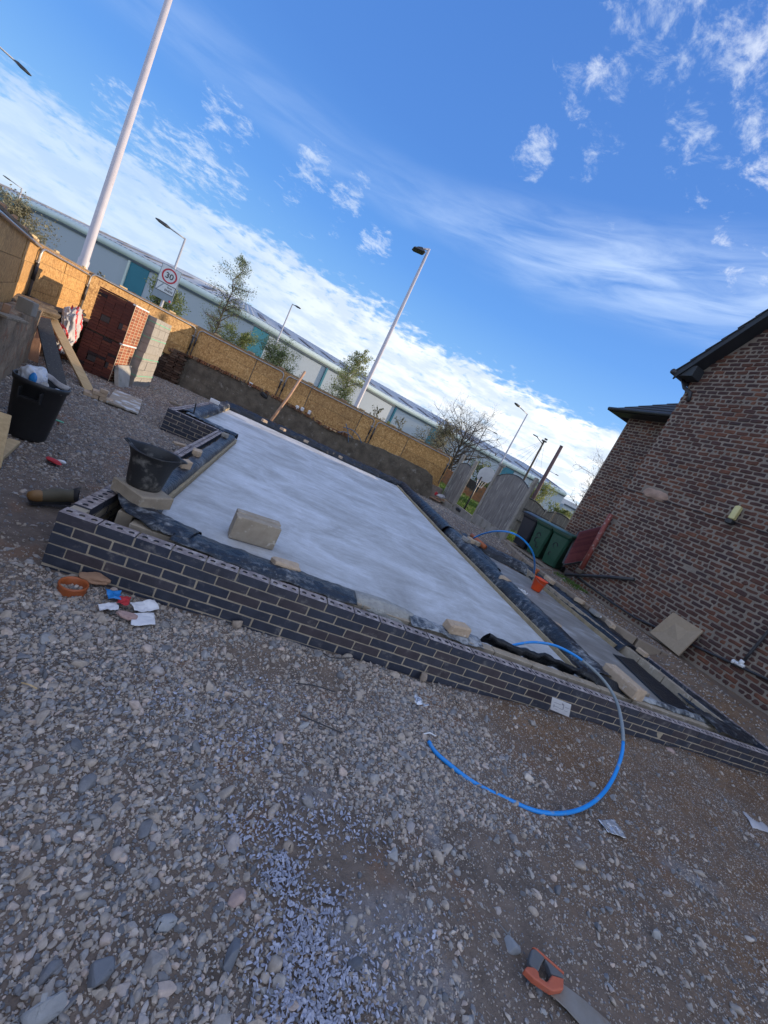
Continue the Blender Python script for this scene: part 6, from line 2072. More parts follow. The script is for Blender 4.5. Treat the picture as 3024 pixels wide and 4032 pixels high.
sheet('foil_scrap', 'crumpled silver foil scrap on the gravel left of the blue pipe end', 'foil', [(1633, 2735), (1650, 2760), (1688, 2795), (1625, 2768)], -.31, m_foil, 12, .03)
fo = sheet('foil_wrapper', 'silver wrapper on the dirt right of the blue pipe loop', 'foil', [(2350, 3228), (2415, 3228), (2468, 3305), (2395, 3285)], -.315, m_foil, 14, .015)
nt_ = thing('site_note', 'white site note propped against the front blue brick wall', 'note', G(2180, 2800, -.30))
nA, nB, nC, nD = [Pl(u, v, (0, -.13, -.30), np.array([0, 1, .30])) for u, v in ((2175, 2745), (2250, 2775), (2240, 2824), (2167, 2793))]
mb = MB(); mb.prism([nA, nB, nC, nD], (0, .003, 0)); mb.build('sheet', m_paper, nt_)
mb = MB()
ex, ez = (nB - nA), (nD - nA)
for (x0, x1, y0, y1) in ((.12, .46, .30, .34), (.52, .60, .16, .30), (.60, .64, .2, .62), (.12, .16, .5, .72), (.16, .38, .58, .62), (.42, .60, .62, .66), (.70, .92, .36, .39), (.70, .88, .66, .69), (.2, .34, .80, .83)):
    q_ = [nA + ex * a + ez * b_ + np.array([0, -.0015, 0]) for a, b_ in ((x0, y0), (x1, y0), (x1, y1), (x0, y1))]
    mb.prism(q_, (0, -.0008, 0))
mb.build('pencil_lines', MAT('pencil_grey', (.42, .42, .50), None, 8, .8, 0), nt_)
sheet('plastic_scrap', 'pale grey torn plastic at the edge of the dirt near the picture border', 'litter', [(2908, 3195), (2985, 3185), (3024, 3300), (2950, 3270)], -.30, m_sack, 15, .04)
sheet('paper_scrap', 'thin white paper scrap on the dirt below the end of the front wall', 'litter', [(2808, 2972), (2822, 2980), (2846, 3016), (2838, 3018)], -.27, m_paper, 16, .008)
lump('cloth_bundle', 'dark purple and white cloth bundle at the far end of the front wall', 'cloth', G(3010, 3050, -.26), (.09, .07, .06), MAT('purple_cloth', (.05, .02, .16), (.03, .02, .08), 20, .8, .5, 40, .01, spots=(.6, .6, .65), sscale=18, sthr=(.6, .66)), 5, .3, 4)
mb = MB(); p = G(1668, 2890, -.34); mb.tube([p, p + np.array([.05, .015, .01]), p + np.array([.09, .0, .008])], .005, 5); tag(mb.build('white_tie', m_white), 'short white cable tie on the dirt above the blue pipe end', 'cable tie')
for k, pts in enumerate(([(1270, 2570, -.34), (1310, 2590, -.33), (1390, 2590, -.34)], [(1165, 2690, -.355), (1240, 2700, -.35), (1320, 2725, -.355)], [(1180, 2815, -.36), (1250, 2845, -.355), (1345, 2885, -.36)])):
    mb = MB(); mb.tube(smoothpath([G(*p) for p in pts], 6), .004, 5); tag(mb.build('wire_offcut', m_wire), ['curved black wire offcut at the foot of the front wall', 'black wire offcut lying on gravel, second from the front wall', 'black wire offcut on gravel, farthest from the front wall'][k], 'wire')
for k, pts in enumerate(([(1490, 0, 0)],)): pass
mb = MB(); mb.tube(smoothpath([G(2315, 2860, -.30), G(2340, 2880, -.29), G(2375, 2900, -.30)], 5), .0035, 4); tag(mb.build('dry_stem', m_timber), 'dry straw stem on the dirt under the front wall', 'stem')
mb = MB(); mb.tube(smoothpath([G(85, 2688, -.39), G(120, 2698, -.38), G(146, 2712, -.39)], 5), .004, 4); tag(mb.build('dry_stem', m_timber), 'pale dry stem lying on the gravel at the picture edge', 'stem')

# hand saw ------------------------------------------------------------------------
sw_ = thing('hand_saw', 'old hand saw with orange and grey handle lying on the gravel', 'saw', G(2250, 3900, -.36))
zs = max(gh(x, y) for x in np.arange(2.7, 3.2, .03) for y in np.arange(-2.05, -1.7, .03)) + .012
def Sg(u, v, dz=0): return G(u, v, zs + dz)
outer = [(2052, 3835), (2062, 3822), (2078, 3822), (2070, 3800), (2082, 3752), (2100, 3752), (2132, 3785), (2205, 3850), (2206, 3915), (2162, 3922), (2130, 3900), (2090, 3872)]
def region(name, uvs, mat, h):
    bm = bmesh.new(); vs = [bm.verts.new(Sg(u, v)) for u, v in uvs]
    f = bm.faces.new(vs); r_ = bmesh.ops.extrude_face_region(bm, geom=[f])
    for e in r_['geom']:
        if isinstance(e, bmesh.types.BMVert): e.co.z += h
    bmesh.ops.recalc_face_normals(bm, faces=bm.faces)
    me = bpy.data.meshes.new(name); bm.to_mesh(me); bm.free(); me.materials.append(mat)
    o = link(name, me, sw_, (0, 0, 0)); o.location = tuple(-np.array(sw_['_loc'])); bevel(o, .006, 3); return o
m_sawgrey = MAT('grey_saw_handle', (.13, .135, .14), (.10, .10, .105), 6, .6, .3)
m_saworange = MAT('worn_orange_handle', (.52, .12, .06), (.40, .10, .055), 7, .6, .3, spots=(.32, .20, .16), sscale=9)
m_blade = MAT('rust_spotted_blade', (.30, .285, .27), (.22, .19, .16), 5, .55, .3, 60, .003, .35, spots=(.24, .13, .07), sscale=5, sthr=(.52, .68), stretch=(1, 1, 1))
region('grip', [(2078, 3822), (2070, 3800), (2082, 3752), (2100, 3752), (2135, 3788), (2120, 3812), (2110, 3842), (2100, 3838)], m_sawgrey, .026)
region('upper_frame', [(2135, 3788), (2207, 3852), (2207, 3868), (2160, 3852), (2146, 3815), (2134, 3795)], m_sawgrey, .024)
region('lower_frame', [(2052, 3835), (2062, 3822), (2090, 3826), (2107, 3842), (2112, 3866), (2140, 3884), (2154, 3868), (2160, 3856), (2207, 3870), (2206, 3915), (2162, 3922), (2128, 3900), (2088, 3872)], m_saworange, .028)
region('back_edge', [(2084, 3746), (2100, 3750), (2208, 3846), (2207, 3854), (2128, 3784), (2098, 3757)], m_saworange, .029)
region('blade', [(2160, 3912), (2206, 3900), (2206, 3868), (2290, 3930), (2420, 4045), (2700, 4300), (2620, 4300), (2350, 4110), (2230, 3975)], m_blade, .003)

# big loose stones worth naming ------------------------------------------------------
def rock(name, label, uv, z, size, mat, seed, ang=0, smooth=False, pts=16):
    r_ = np.random.default_rng(seed)
    bm = bmesh.new()
    for _ in range(pts):
        p = r_.normal(0, 1, 3); p /= np.linalg.norm(p); p *= r_.uniform(.82, 1.05); bm.verts.new(p * np.array(size))
    r2 = bmesh.ops.convex_hull(bm, input=bm.verts)
    bmesh.ops.delete(bm, geom=list({g for g in r2['geom_unused'] + r2['geom_interior'] if isinstance(g, bmesh.types.BMVert)}), context='VERTS')
    bmesh.ops.bevel(bm, geom=bm.edges[:], offset=min(size) * .16, segments=2, affect='EDGES', profile=.6)
    me = bpy.data.meshes.new(name); bm.to_mesh(me); bm.free(); me.materials.append(mat)
    if smooth: me.polygons.foreach_set('use_smooth', [True] * len(me.polygons))
    o = link(name, me, None, G(*uv, z), rz(ang)); return tag(o, label, 'stone')
m_rk = [MAT('pinkish_stone', (.44, .325, .29), (.36, .26, .235), 16, .9, .5, 60, .006), MAT('grey_stone', (.33, .335, .345), (.25, .255, .265), 14, .9, .5, 60, .006),
        MAT('tan_stone', (.38, .305, .24), (.30, .24, .19), 16, .9, .5, 60, .006), MAT('dark_slate', (.17, .18, .20), (.12, .13, .15), 12, .8, .5, 60, .005)]
rock('stone', 'large pinkish angular stone at the edge of the blue slate chips', (935, 3540), -.375, (.040, .036, .034), m_rk[0], 1)
rock('stone', 'smooth walnut-shaped tan pebble in the blue slate chips', (1095, 3865), -.385, (.020, .026, .022), m_rk[2], 2, 0, True, 40)
rock('stone', 'round tan pebble above the blue slate chips', (1135, 3335), -.38, (.026, .030, .024), m_rk[2], 3, .4, True, 40)
rock('stone', 'large pale flat-topped stone in the lower corner of the picture', (180, 3960), -.36, (.055, .045, .04), m_rk[1], 4, .9)
rock('stone', 'long grey wedge stone half sunk left of the slate chips', (915, 3760), -.375, (.026, .055, .03), m_rk[3], 5, -.3)
rock('stone', 'smooth blue-grey oval cobble in the middle gravel', (655, 3635), -.375, (.036, .026, .022), m_rk[1], 6, .3, True, 40)
rock('stone', 'tan boulder-like stone resting against the front brick wall', (935, 2460), -.36, (.055, .042, .05), m_rk[2], 7, .6)
rock('stone', 'pinkish rounded stone on the dirt left of the saw and wrapper', (2455, 3640), -.345, (.030, .055, .026), m_rk[0], 8, .9, True, 40)
rock('stone', 'grey stone with pale flank just above the saw handle', (2015, 3725), -.35, (.045, .04, .034), m_rk[1], 9)
rock('stone', 'pale grey stone on the dirt right of the saw blade', (2400, 3890), -.35, (.034, .030, .022), m_rk[1], 10, .5)
rock('stone', 'square dark flat stone on the dirt below the foil wrapper', (2475, 3440), -.335, (.042, .045, .012), m_rk[3], 11, .3)
rock('stone', 'pinkish long cobble at the foot of the front wall, near its far end', (2638, 2962), -.27, (.075, .04, .045), m_rk[0], 12, -.6, True, 40)
rock('stone', 'brown-patched stone wedged at the foot of the front wall', (1668, 2668), -.31, (.035, .05, .05), m_rk[2], 13)
rock('stone', 'grey U-shaped rubble lump at the lower picture border', (395, 3830), -.365, (.05, .036, .03), m_rk[3], 14, .8)

# dustbin ---------------------------------------------------------------------------
db0 = G(112, 1722, -.40)
dbc = np.array([G(80, 1722, -.40)[0] - .02, G(80, 1722, -.40)[1] + .12, -.405])
db = thing('dustbin', 'big black round dustbin full of rubbish by the retaining wall', 'dustbin', dbc)
mb = MB(); mb.lathe([(.0, .02), (.16, .0), (.172, .02), (.222, .57), (.236, .575), (.242, .62), (.230, .625), (.222, .61), (.172, .06), (.0, .05)], dbc, 44, capb=False); mb.build('shell', m_blackpl, db, smooth=True)
tocam = CAM[:2] - dbc[:2]; ca = math.atan2(tocam[1], tocam[0])
for k, a in enumerate((ca - .25, ca - .25 + math.pi)):
    mb = MB(); rot = rz(a + math.pi / 2)
    def Wd(x, y, z): return dbc + rot @ np.array([x, y, z])
    # handle recess hood: open box standing off the shell
    for sx in (-.085, .085):
        mb.prism([Wd(sx - .006, -.205, .545), Wd(sx - .006, -.28, .535), Wd(sx - .006, -.255, .43), Wd(sx - .006, -.195, .42)], rot @ np.array([.012, 0, 0]))
    mb.prism([Wd(-.09, -.250, .43), Wd(.09, -.250, .43), Wd(.09, -.265, .455), Wd(-.09, -.265, .455)], rot @ np.array([0, .06, 0]))
    mb.build('handle', m_blackpl, db)
lump('rubbish_bag', 'knotted clear plastic bag of rubbish in the dustbin', 'bag', dbc + np.array([-.10, .05, .60]), (.12, .10, .13), m_bag, 8, .30, 5)
lump('blue_packet', 'blue printed packet in the dustbin', 'packet', dbc + np.array([-.05, -.08, .62]), (.035, .02, .06), m_bluestk, 9, .2, 3)
cp_ = thing('paper_cup', 'white paper cup lying in the dustbin', 'cup', dbc + np.array([.06, -.07, .57]))
mb = MB(); mb.lathe([(.026, 0), (.036, .09), (.038, .092), (.034, .09), (.024, .006), (0, .006)], dbc + np.array([.01, -.08, .585]), 18, rot=euler(0, R(75), R(-30)), capb=False); mb.build('shell', m_white, cp_, smooth=True)
mb = MB(); c_ = dbc + np.array([.06, .12, .60])
g = np.array([[c_ + np.array([-.13 + .26 * i / 7, .03 * math.sin(i), .035 - .05 * i / 7 + .06 * j / 3]) for j in range(4)] for i in range(8)]); mb.grid(g)
o = mb.build('plastic_wrap', m_sack, smooth=True); md = o.modifiers.new('t', 'SOLIDIFY'); md.thickness = .002; tag(o, 'printed white plastic wrap stuffed in the dustbin', 'plastic')
lump('water_bottle', 'crushed clear bottle at the rim of the dustbin', 'bottle', dbc + np.array([.17, -.05, .58]), (.055, .035, .032), m_bag, 11, .2, 4)
lump('rubbish_fill', 'loose rubbish filling the black dustbin', 'rubbish', dbc + np.array([0, 0, .46]), (.20, .20, .08), m_mortar_dry, 12, .15, 4)

# timber offcuts at the left border
for k, (A, B, z0, z1, w, lab) in enumerate([((-40, 1850), (4, 1640), -.40, -.05, .12, 'upright pale timber board at the picture border beside the dustbin'), ((-120, 1905), (52, 1750), -.39, -.36, .09, 'pale timber batten on the ground beside the dustbin')]):
    a, b_ = G(*A, z0), (Yp(*B, G(*A, z0)[1] + .25) if k == 0 else G(*B, z1))
    d = b_ - a; L = np.linalg.norm(d)
    mb = MB(); mb.cbox((a + b_) / 2 + np.array([0, 0, .03]), (L, w, .045), basis(d, (0, 0, 1) if k else (.6, -.6, .3)), .004); tag(mb.build('timber_board', m_timber), lab, 'board')

# leaning planks and things by the retaining wall ------------------------------------
def plank(name, label, cat, a, b_, w, t, mat, wd, parent=None):
    a = np.array(a, float); b_ = np.array(b_, float); d = b_ - a; L = np.linalg.norm(d); d /= L
    wv = np.array(wd, float); wv -= d * (wv @ d); wv /= np.linalg.norm(wv); n = np.cross(d, wv)
    mb = MB(); mb.cbox((a + b_) / 2, (L, w, t), np.stack([d, wv, n], 1), .005)
    return tag(mb.build(name, mat), label, cat)


plank('scaffold_board', 'black stained board leaning steeply against the retaining wall', 'board', G(231, 1514, -.40), Yp(168, 1252, 6.45), .22, .045, m_black_wood, (1, .25, 0))
plank('timber_plank', 'pale clean timber plank leaning beside the black board', 'plank', G(352, 1540, -.40), Yp(203, 1250, 7.3), .15, .05, m_timber, (1, .3, .1))
plank('timber_plank', 'short brown plank standing in the shade behind the black board', 'plank', G(128, 1425, -.42), Yp(150, 1280, 6.9), .16, .04, m_timber_red, (1, .2, 0))
bp = thing('brick_pile', 'small neat pile of pale bricks at the foot of the pale plank', 'brick pile', G(383, 1572, -.40))
c0 = G(385, 1575, -.40); yw = R(24)
for (x, y, z, q_) in ((-.11, .0, 0, 0), (.115, 0, 0, 0), (.0, .0, .07, 0), (.05, .0, .14, 1), (-.11, .11, 0, 0), (.115, .11, 0, 0), (0, .11, .07, 0)):
    p = c0 + rz(yw) @ np.array([x, y + .05, z + .034])
    mb = MB(); mb.cbox(p, (.215 if not q_ else .12, .10, .066), rz(yw + rng.normal(0, .03)), .006); mb.build('brick', m_brick_tan, bp)
a, rot, L, W_ = flat3((418, 1580), (545, 1628), (462, 1538), -.36)
mb = MB(); mb.cbox(a + rot @ np.array([L / 2, W_ / 2, -.005]), (L, W_, .035), rot, .004)
tag(mb.build('board', MAT('mortar_stained_ply', (.36, .30, .23), (.25, .20, .15), 4, .85, .4, 50, .006, spots=(.56, .56, .55), sscale=4, sthr=(.50, .62))), 'mortar-stained plywood board lying flat on the gravel', 'board')

# brick pack ----------------------------------------------------------------------
pkx, pky, pkz = (-3.44, -2.72), (7.84, 8.66), -.42
bpk = thing('brick_stack', 'tall shrink-stacked pack of dark red facing bricks by the hoarding', 'brick stack', (-3.05, 8.2, pkz))
FR_ = [brick_mesh('brick', .176, .062, .10, [m_pack_brick], t, 700 + i, .0012, .004) for i, t in enumerate((.06, .30, .45, .6, .75, .9, .5, .66))]
SD_ = [brick_mesh('brick', .200, .062, .10, [m_pack_end], t, 720 + i, .0015, .004) for i, t in enumerate((.15, .35, .5, .7, .9))]
mb = MB(); mb.box(((pkx[0] + pkx[1]) / 2, (pky[0] + pky[1]) / 2, pkz + .88), (pkx[1] - pkx[0] - .10, pky[1] - pky[0] - .10, 1.70)); mb.build('core', m_black_wood, bpk)
spots = []
slots = {(0, 5, 1), (0, 5, 2), (1, 13, 0)}
for c in range(26):
    upper = c >= 13
    z = pkz + .04 + c * .0665 + (.03 if upper else 0)
    ox = .0 if upper else -.018
    for k in range(4):
        x = pkx[0] + .09 + .18 * k + ox + rng.normal(0, .0015)
        hole = (c in (17, 18) and k in (1, 3) and upper) or (c in (4, 5) and k in (1, 3))
        if hole: continue
        t = int(rng.choice([0, 1, 2, 3, 4, 5, 6, 7], p=[.09, .13, .13, .13, .13, .13, .13, .13]))
        spots.append((np.array([x, pky[0] + rng.normal(0, .002), z]), np.eye(3), t))
    for k in range(4):
        y = pky[0] + .105 + .205 * k
        spots.append((np.array([pkx[1] + ox + rng.normal(0, .002), y, z]), basis((0, 1, 0)), 8 + int(rng.integers(5))))
lay_bricks(bpk, spots, FR_ + SD_, 'brick', 'brick_courses', 300)
for c in (17, 4):
    for k in (1, 3):
        mb = MB(); mb.box((pkx[0] + .09 + .18 * k, pky[0] + .03, pkz + .04 + (c + .5) * .0665 + (.03 if c > 12 else 0)), (.17, .05, .12)); mb.build('fork_slot', m_wire, bpk)
mb = MB()
for k in range(5):
    y = pky[0] + .003 + .205 * k
    mb.box((pkx[1] + .003, y, pkz + .92 + .45), (.006, .016, .86)); mb.box((pkx[1] - .016, y, pkz + .46), (.006, .016, .85))
for c in range(26):
    if c % 1 == 0:
        z = pkz + .007 + c * .0665 + (.03 if c >= 13 else 0); xo = 0 if c >= 13 else -.019
        mb.box((pkx[1] + .0022 + xo, (pky[0] + pky[1]) / 2, z), (.0045, .82, .007))
mb.build('sand_faces', m_cream, bpk)
for z in (pkz + .895, pkz + 1.775):
    mb = MB(); mb.box((pkx[1] - .02, (pky[0] + pky[1]) / 2, z), (.06, .83, .03)); mb.build('white_lath', m_white, bpk)
mb = MB()
for k in range(4):
    for j in range(4): mb.cbox((pkx[0] + .09 + .18 * k, pky[0] + .105 + .205 * j, pkz + 1.785 - (.0 if (k < 3) else .02)), (.176, .20, .03), None, .004, 0, rng.random())
stuff(mb.build('top_bricks', m_pack_brick, bpk))

# block pack ---------------------------------------------------------------------
bb = thing('block_stack', 'tall strapped stack of grey concrete blocks beside the dark red bricks', 'block stack', (-3.0, 9.3, -.42))
for c in range(8):
    for k in range(3):
        y0 = 8.74; L = 1.19
        if c % 2 == 0: cells = [(0, .44), (.443, .883), (.886, 1.19)]
        else: cells = [(0, .30), (.303, .743), (.746, 1.19)]
        ya, yb = cells[k]
        mb = MB(); mb.cbox((-2.53 - .10 + rng.normal(0, .003) - (.02 if c < 4 else 0), y0 + (ya + yb) / 2, -.42 + .1085 + .2165 * c), (.20, yb - ya, .2125), None, .005); mb.build('block', m_block, bb)
    for k in range(3):
        mb = MB(); mb.cbox((-2.75 - .30 * k, 8.745 + .10, -.42 + .1085 + .2165 * c), (.29, .20, .2125), None, .005)
        if k < 1: mb.build('block', m_block, bb)
mb = MB(); mb.box((-3.08, 9.34, .44), (.72, 1.15, 1.70)); mb.build('core', m_block, bb)
for z in (-.14, .30, .82, 1.20):
    mb = MB(); xx = -2.523 - (.02 if z < .4 else 0)
    mb.box((xx, 9.335, z), (.008, 1.2, .014)); mb.box((-2.65, 8.737, z), (.26, .008, .014)); mb.build('strap', m_green_strap, bb)
# leaning block
a, b_ = G(478, 1530, -.41), G(522, 1532, -.41)
tl, tr = np.array([-2.70, 8.02, .02]), np.array([-2.69, 8.50, .02])
a, b_ = np.array([-2.47, 7.72, -.41]), np.array([-2.44, 8.20, -.41])
tl, tr = Xp(466, 1437, -2.70), Xp(519, 1440, -2.70)
mb = MB(); nn = np.cross(b_ - a, tl - a); nn /= np.linalg.norm(nn)
mb.prism([a, b_, tr, tl], nn * .09 * (1 if nn[0] < 0 else -1))
tag(bevel(mb.build('leaning_block', m_conc), .006), 'pale mottled concrete block leaning on the foot of the brick stack', 'block')
# sack
sk = thing('striped_sack', 'crumpled white sack with red stripes slumped between wall and brick stack', 'sack', (-3.62, 7.55, -.1))
r_ = np.random.default_rng(4)
bm = bmesh.new(); bmesh.ops.create_icosphere(bm, subdivisions=5, radius=1)
co = np.array([v.co[:] for v in bm.verts]); no = co.copy()
k_ = 1 + .30 * fnoise(co, 1.3, 3, 4) - .55 * np.abs(fnoise(co, 2.2, 9, 3)) - .30 * np.abs(fnoise(co, 5.0, 19, 2)) + .2
co = co * k_[:, None] * np.array([.14, .27, .50]) * np.array([1, 1, 1])
co[:, 1] *= 1 + .35 * co[:, 2]; co[:, 1] += -.1 * (co[:, 2] < -.2)
for v, p in zip(bm.verts, co): v.co = p
me = bpy.data.meshes.new('sack_body'); bm.to_mesh(me); bm.free(); me.materials.append(m_sack); me.materials.append(m_red)
mi = []
for p in me.polygons:
    c = p.center; s_ = c.y + .35 * c.x + .10 * math.sin(6 * c.z)
    mi.append(1 if abs((s_ + .06) % .24 - .04) < .022 else 0)
me.polygons.foreach_set('material_index', mi); me.polygons.foreach_set('use_smooth', [True] * len(me.polygons))
link('body', me, sk, (-3.60, 7.60, .30))
# block and bricks on the left wall
zt_ = .585
c = G(86, 1232, zt_)
a, b_ = G(56, 1216, zt_), G(119, 1246, zt_); yw = yawof(a, b_)
brickblock('concrete_block', 'grey block standing on the retaining wall in front of the hoarding', 'block', (*((a + b_) / 2 + rz(yw) @ np.array([0, .05, 0]))[:2], zt_), (float(np.linalg.norm((b_ - a)[:2])), .10, float(Yp(65, 1160, a[1])[2] - zt_)), yw, m_block, seed=61)
p = G(20, 1235, zt_)
brickblock('loose_brick', 'small reddish brick standing on the wall at the picture border', 'brick', (p[0], p[1], zt_ - .01), (.07, .10, .12), .4, m_timber_red, seed=62)
for k, (A, B) in enumerate((((-20, 1238), (80, 1262)), ((10, 1252), (98, 1275)))):
    a, b_ = G(*A, zt_), G(*B, zt_); d = b_ - a
    mb = MB(); mb.cbox((a + b_) / 2 + np.array([0, 0, .02]), (np.linalg.norm(d), .07, .03), basis(d), .005); tag(mb.build('batten', m_timber_old), ['weathered batten lying along the top of the left retaining wall', 'second weathered batten on the wall, nearer the dustbin'][k], 'batten')
# bricks on the boarding top
for (u, v, z, lab) in ((78, 895, 1.60, 'orange brick resting on top of the boarding at the upper border'), (525, 1157, 1.75, 'dark clip with white ends on the boarding above the block stack')):
    p = Yp(u, v, 6.6 if u < 200 else 12.3)
    mb = MB(); mb.cbox(p, (.10, .2, .09), rz(.5), .01); tag(mb.build('loose_brick', m_old_brick if u < 200 else m_dark), lab, 'brick')

# leaning pole, mugs and bits on the far wall
a, b_ = G(1062, 1663, .02), Yp(1200, 1465, 12.9)
mb = MB(); mb.tube([a, a + (b_ - a) * .5 + np.array([.03, 0, 0]), b_], .045, 7); tag(mb.build('timber_pole', m_timber_red, smooth=True), 'rough timber pole leaning from the slab edge to the far boarding', 'pole')
def onfar(u, v, y=13.22): return Yp(u, v, y)
mg = thing('mug', 'white mug standing on the far retaining wall', 'mug', onfar(980, 1524))
p = onfar(983, 1522)
mb = MB(); mb.lathe([(.0, 0), (.065, 0), (.068, .15), (.060, .15), (.056, .02), (0, .02)], p, 18, capb=False); mb.build('body', m_white, mg, smooth=True)
mb = MB(); mb.tube([p + np.array([.066 + .045 * math.sin(a), 0, .075 + .045 * math.cos(a)]) for a in np.linspace(0, math.pi, 8)], .012, 5); mb.build('handle', m_white, mg, smooth=True)
p = onfar(1040, 1556); mb = MB(); mb.cbox(p, (.28, .16, .14), euler(.2, .3, .1), .03); tag(mb.build('rubber_block', m_blackpl), 'black rubber block on the far wall beside the white mug', 'rubber block')
for (u, v, w, lab) in ((1170, 1605, .13, 'first white plastic lump on the far wall right of the pole'), (1190, 1612, .12, 'second white plastic lump on the far wall, touching the first'), (1218, 1624, .11, 'white plastic lump on the far wall standing apart from the pair')):
    p = onfar(u, v); mb = MB(); mb.lathe([(w * .5, -.06), (w * .55, .06), (w * .35, .08)], p, 10, capt=True); tag(mb.build('white_lump', m_white), lab, 'plastic lump')
p = onfar(1305, 1690, 13.15); mb = MB(); mb.cbox(p, (.42, .05, .05), euler(0, R(3), 0), .006); tag(mb.build('batten', m_timber), 'pale batten nailed at the foot of the far boarding', 'batten')
# white batten at the far wall end and stake
p0, p1 = G(828, 1573, .10), G(864, 1590, .10); mb = MB(); d = p1 - p0; mb.cbox((p0 + p1) / 2, (np.linalg.norm(d), .05, .10), basis(d), .006); tag(mb.build('white_batten', m_white), 'white-edged batten across the farthest wall corner', 'batten')
p0 = G(762, 1630, .03); mb = MB(); mb.tube([p0, p0 + np.array([-.03, .02, .2])], .014, 5); tag(mb.build('membrane_stub', m_dpm_clean), 'upright black plastic stub on the stepped wall corner', 'plastic stub')
p0, p1 = G(668, 1582, -.3), G(715, 1600, -.3); d = p1 - p0; mb = MB(); mb.cbox((p0 + p1) / 2, (np.linalg.norm(d), .12, .05), basis(d), .006); tag(mb.build('timber_offcut', m_timber_old), 'weathered timber offcut lying behind the stepped brick wall', 'timber offcut')
p0 = G(705, 1752, -.38); mb = MB(); mb.cbox(p0, (.2, .1, .07), rz(.6), .01); tag(mb.build('loose_brick', m_brick_tan), 'pale brick lying in front of the stepped brick wall', 'brick')
# timber bits with white sack by the far post
tb = G(1715, 1968, -.22)
for k in range(4):
    mb = MB(); mb.cbox(tb + np.array([-.25 + .2 * k, .1 * (k % 2), .03 + .04 * k]), (.9, .12, .05), rz(-.5 + .12 * k), .006); tag(mb.build('timber_offcut', m_timber_old if k % 2 else m_timber_red), ['lowest timber offcut of the heap under the white rag', 'crosswise weathered offcut in the heap under the white rag', 'reddish offcut in the heap under the white rag', 'topmost timber offcut of the heap under the white rag'][k], 'timber offcut', 'timber offcuts heaped by the fence')
lump('white_rag', 'crumpled white and red rag on the timber heap by the first concrete post', 'rag', tb + np.array([.18, .05, .22]), (.22, .16, .10), m_sack, 14, .4, 4)
lump('red_rag', 'small red rag on the timber heap by the first concrete post', 'rag', tb + np.array([-.12, .05, .24]), (.10, .06, .09), m_red, 15, .4, 3)

# ================================================================== GRAVEL
def proto_hull(seed, pts, flat=(1, 1, 1), bev=0.0):
    r_ = np.random.default_rng(seed)
    bm = bmesh.new()
    for _ in range(pts):
        p = r_.normal(0, 1, 3); p /= np.linalg.norm(p); p *= r_.uniform(.78, 1.1); bm.verts.new(p * np.array(flat) * .5)
    r2 = bmesh.ops.convex_hull(bm, input=bm.verts)
    bmesh.ops.delete(bm, geom=list({g for g in r2['geom_unused'] + r2['geom_interior'] if isinstance(g, bmesh.types.BMVert)}), context='VERTS')
    if bev:
        bmesh.ops.bevel(bm, geom=bm.edges[:], offset=bev, segments=1, affect='EDGES')
    me = bpy.data.meshes.new('pebble'); bm.to_mesh(me); bm.free(); return me


pcol = bpy.data.collections.new('pebble_shapes')
scol = bpy.data.collections.new('slate_shapes')
for i in range(24):
    me = proto_hull(1000 + i, (9, 11, 13, 16)[i % 4] if i < 18 else 30, (1, .62 + .016 * i, (.5, .66, .8)[i % 3]), .022 if i < 18 else .02)
    me.materials.append(m_stone)
    if i >= 18: me.polygons.foreach_set('use_smooth', [True] * len(me.polygons))
    pcol.objects.link(bpy.data.objects.new('pebble_%02d' % i, me))
for i in range(6):
    me = proto_hull(1100 + i, 10, (1, .7, .22), .02); me.materials.append(m_slate)
    scol.objects.link(bpy.data.objects.new('chip_%02d' % i, me))


def scatter(name, label, P, S, Rt, Cc, coll, nproto, seed):
    r_ = np.random.default_rng(seed)
    n = len(P)
    me = bpy.data.meshes.new(name)
    me.vertices.add(n); me.vertices.foreach_set('co', np.asarray(P, np.float32).reshape(-1))
    def at(nm, typ, arr, key='value'):
        a = me.attributes.new(nm, typ, 'POINT'); a.data.foreach_set(key, np.asarray(arr).reshape(-1))
    at('scl', 'FLOAT_VECTOR', np.asarray(S, np.float32), 'vector'); at('rot', 'FLOAT_VECTOR', np.asarray(Rt, np.float32), 'vector')
    at('col', 'FLOAT', np.asarray(Cc, np.float32)); at('pick', 'INT', r_.integers(0, nproto, n).astype(np.int32))
    o = bpy.data.objects.new(name, me); COL.objects.link(o)
    ng = bpy.data.node_groups.new(name + '_nodes', 'GeometryNodeTree')
    ng.interface.new_socket('Geometry', in_out='INPUT', socket_type='NodeSocketGeometry'); ng.interface.new_socket('Geometry', in_out='OUTPUT', socket_type='NodeSocketGeometry')
    N = ng.nodes; L = ng.links
    gi = N.new('NodeGroupInput'); go = N.new('NodeGroupOutput')
    ci = N.new('GeometryNodeCollectionInfo'); ci.inputs['Collection'].default_value = coll; ci.inputs['Separate Children'].default_value = True; ci.inputs['Reset Children'].default_value = True
    ip = N.new('GeometryNodeInstanceOnPoints'); ip.inputs['Pick Instance'].default_value = True
    def attr(nm, typ):
        a = N.new('GeometryNodeInputNamedAttribute'); a.data_type = typ; a.inputs['Name'].default_value = nm; return a.outputs['Attribute']
    e2 = N.new('FunctionNodeEulerToRotation')
    L.new(attr('rot', 'FLOAT_VECTOR'), e2.inputs[0]); L.new(e2.outputs[0], ip.inputs['Rotation'])
    L.new(attr('scl', 'FLOAT_VECTOR'), ip.inputs['Scale']); L.new(attr('pick', 'INT'), ip.inputs['Instance Index'])
    L.new(gi.outputs[0], ip.inputs['Points']); L.new(ci.outputs[0], ip.inputs['Instance']); L.new(ip.outputs[0], go.inputs[0])
    md = o.modifiers.new('scatter', 'NODES'); md.node_group = ng
    stuff(o); o['label'] = label; o['category'] = 'gravel'
    return o


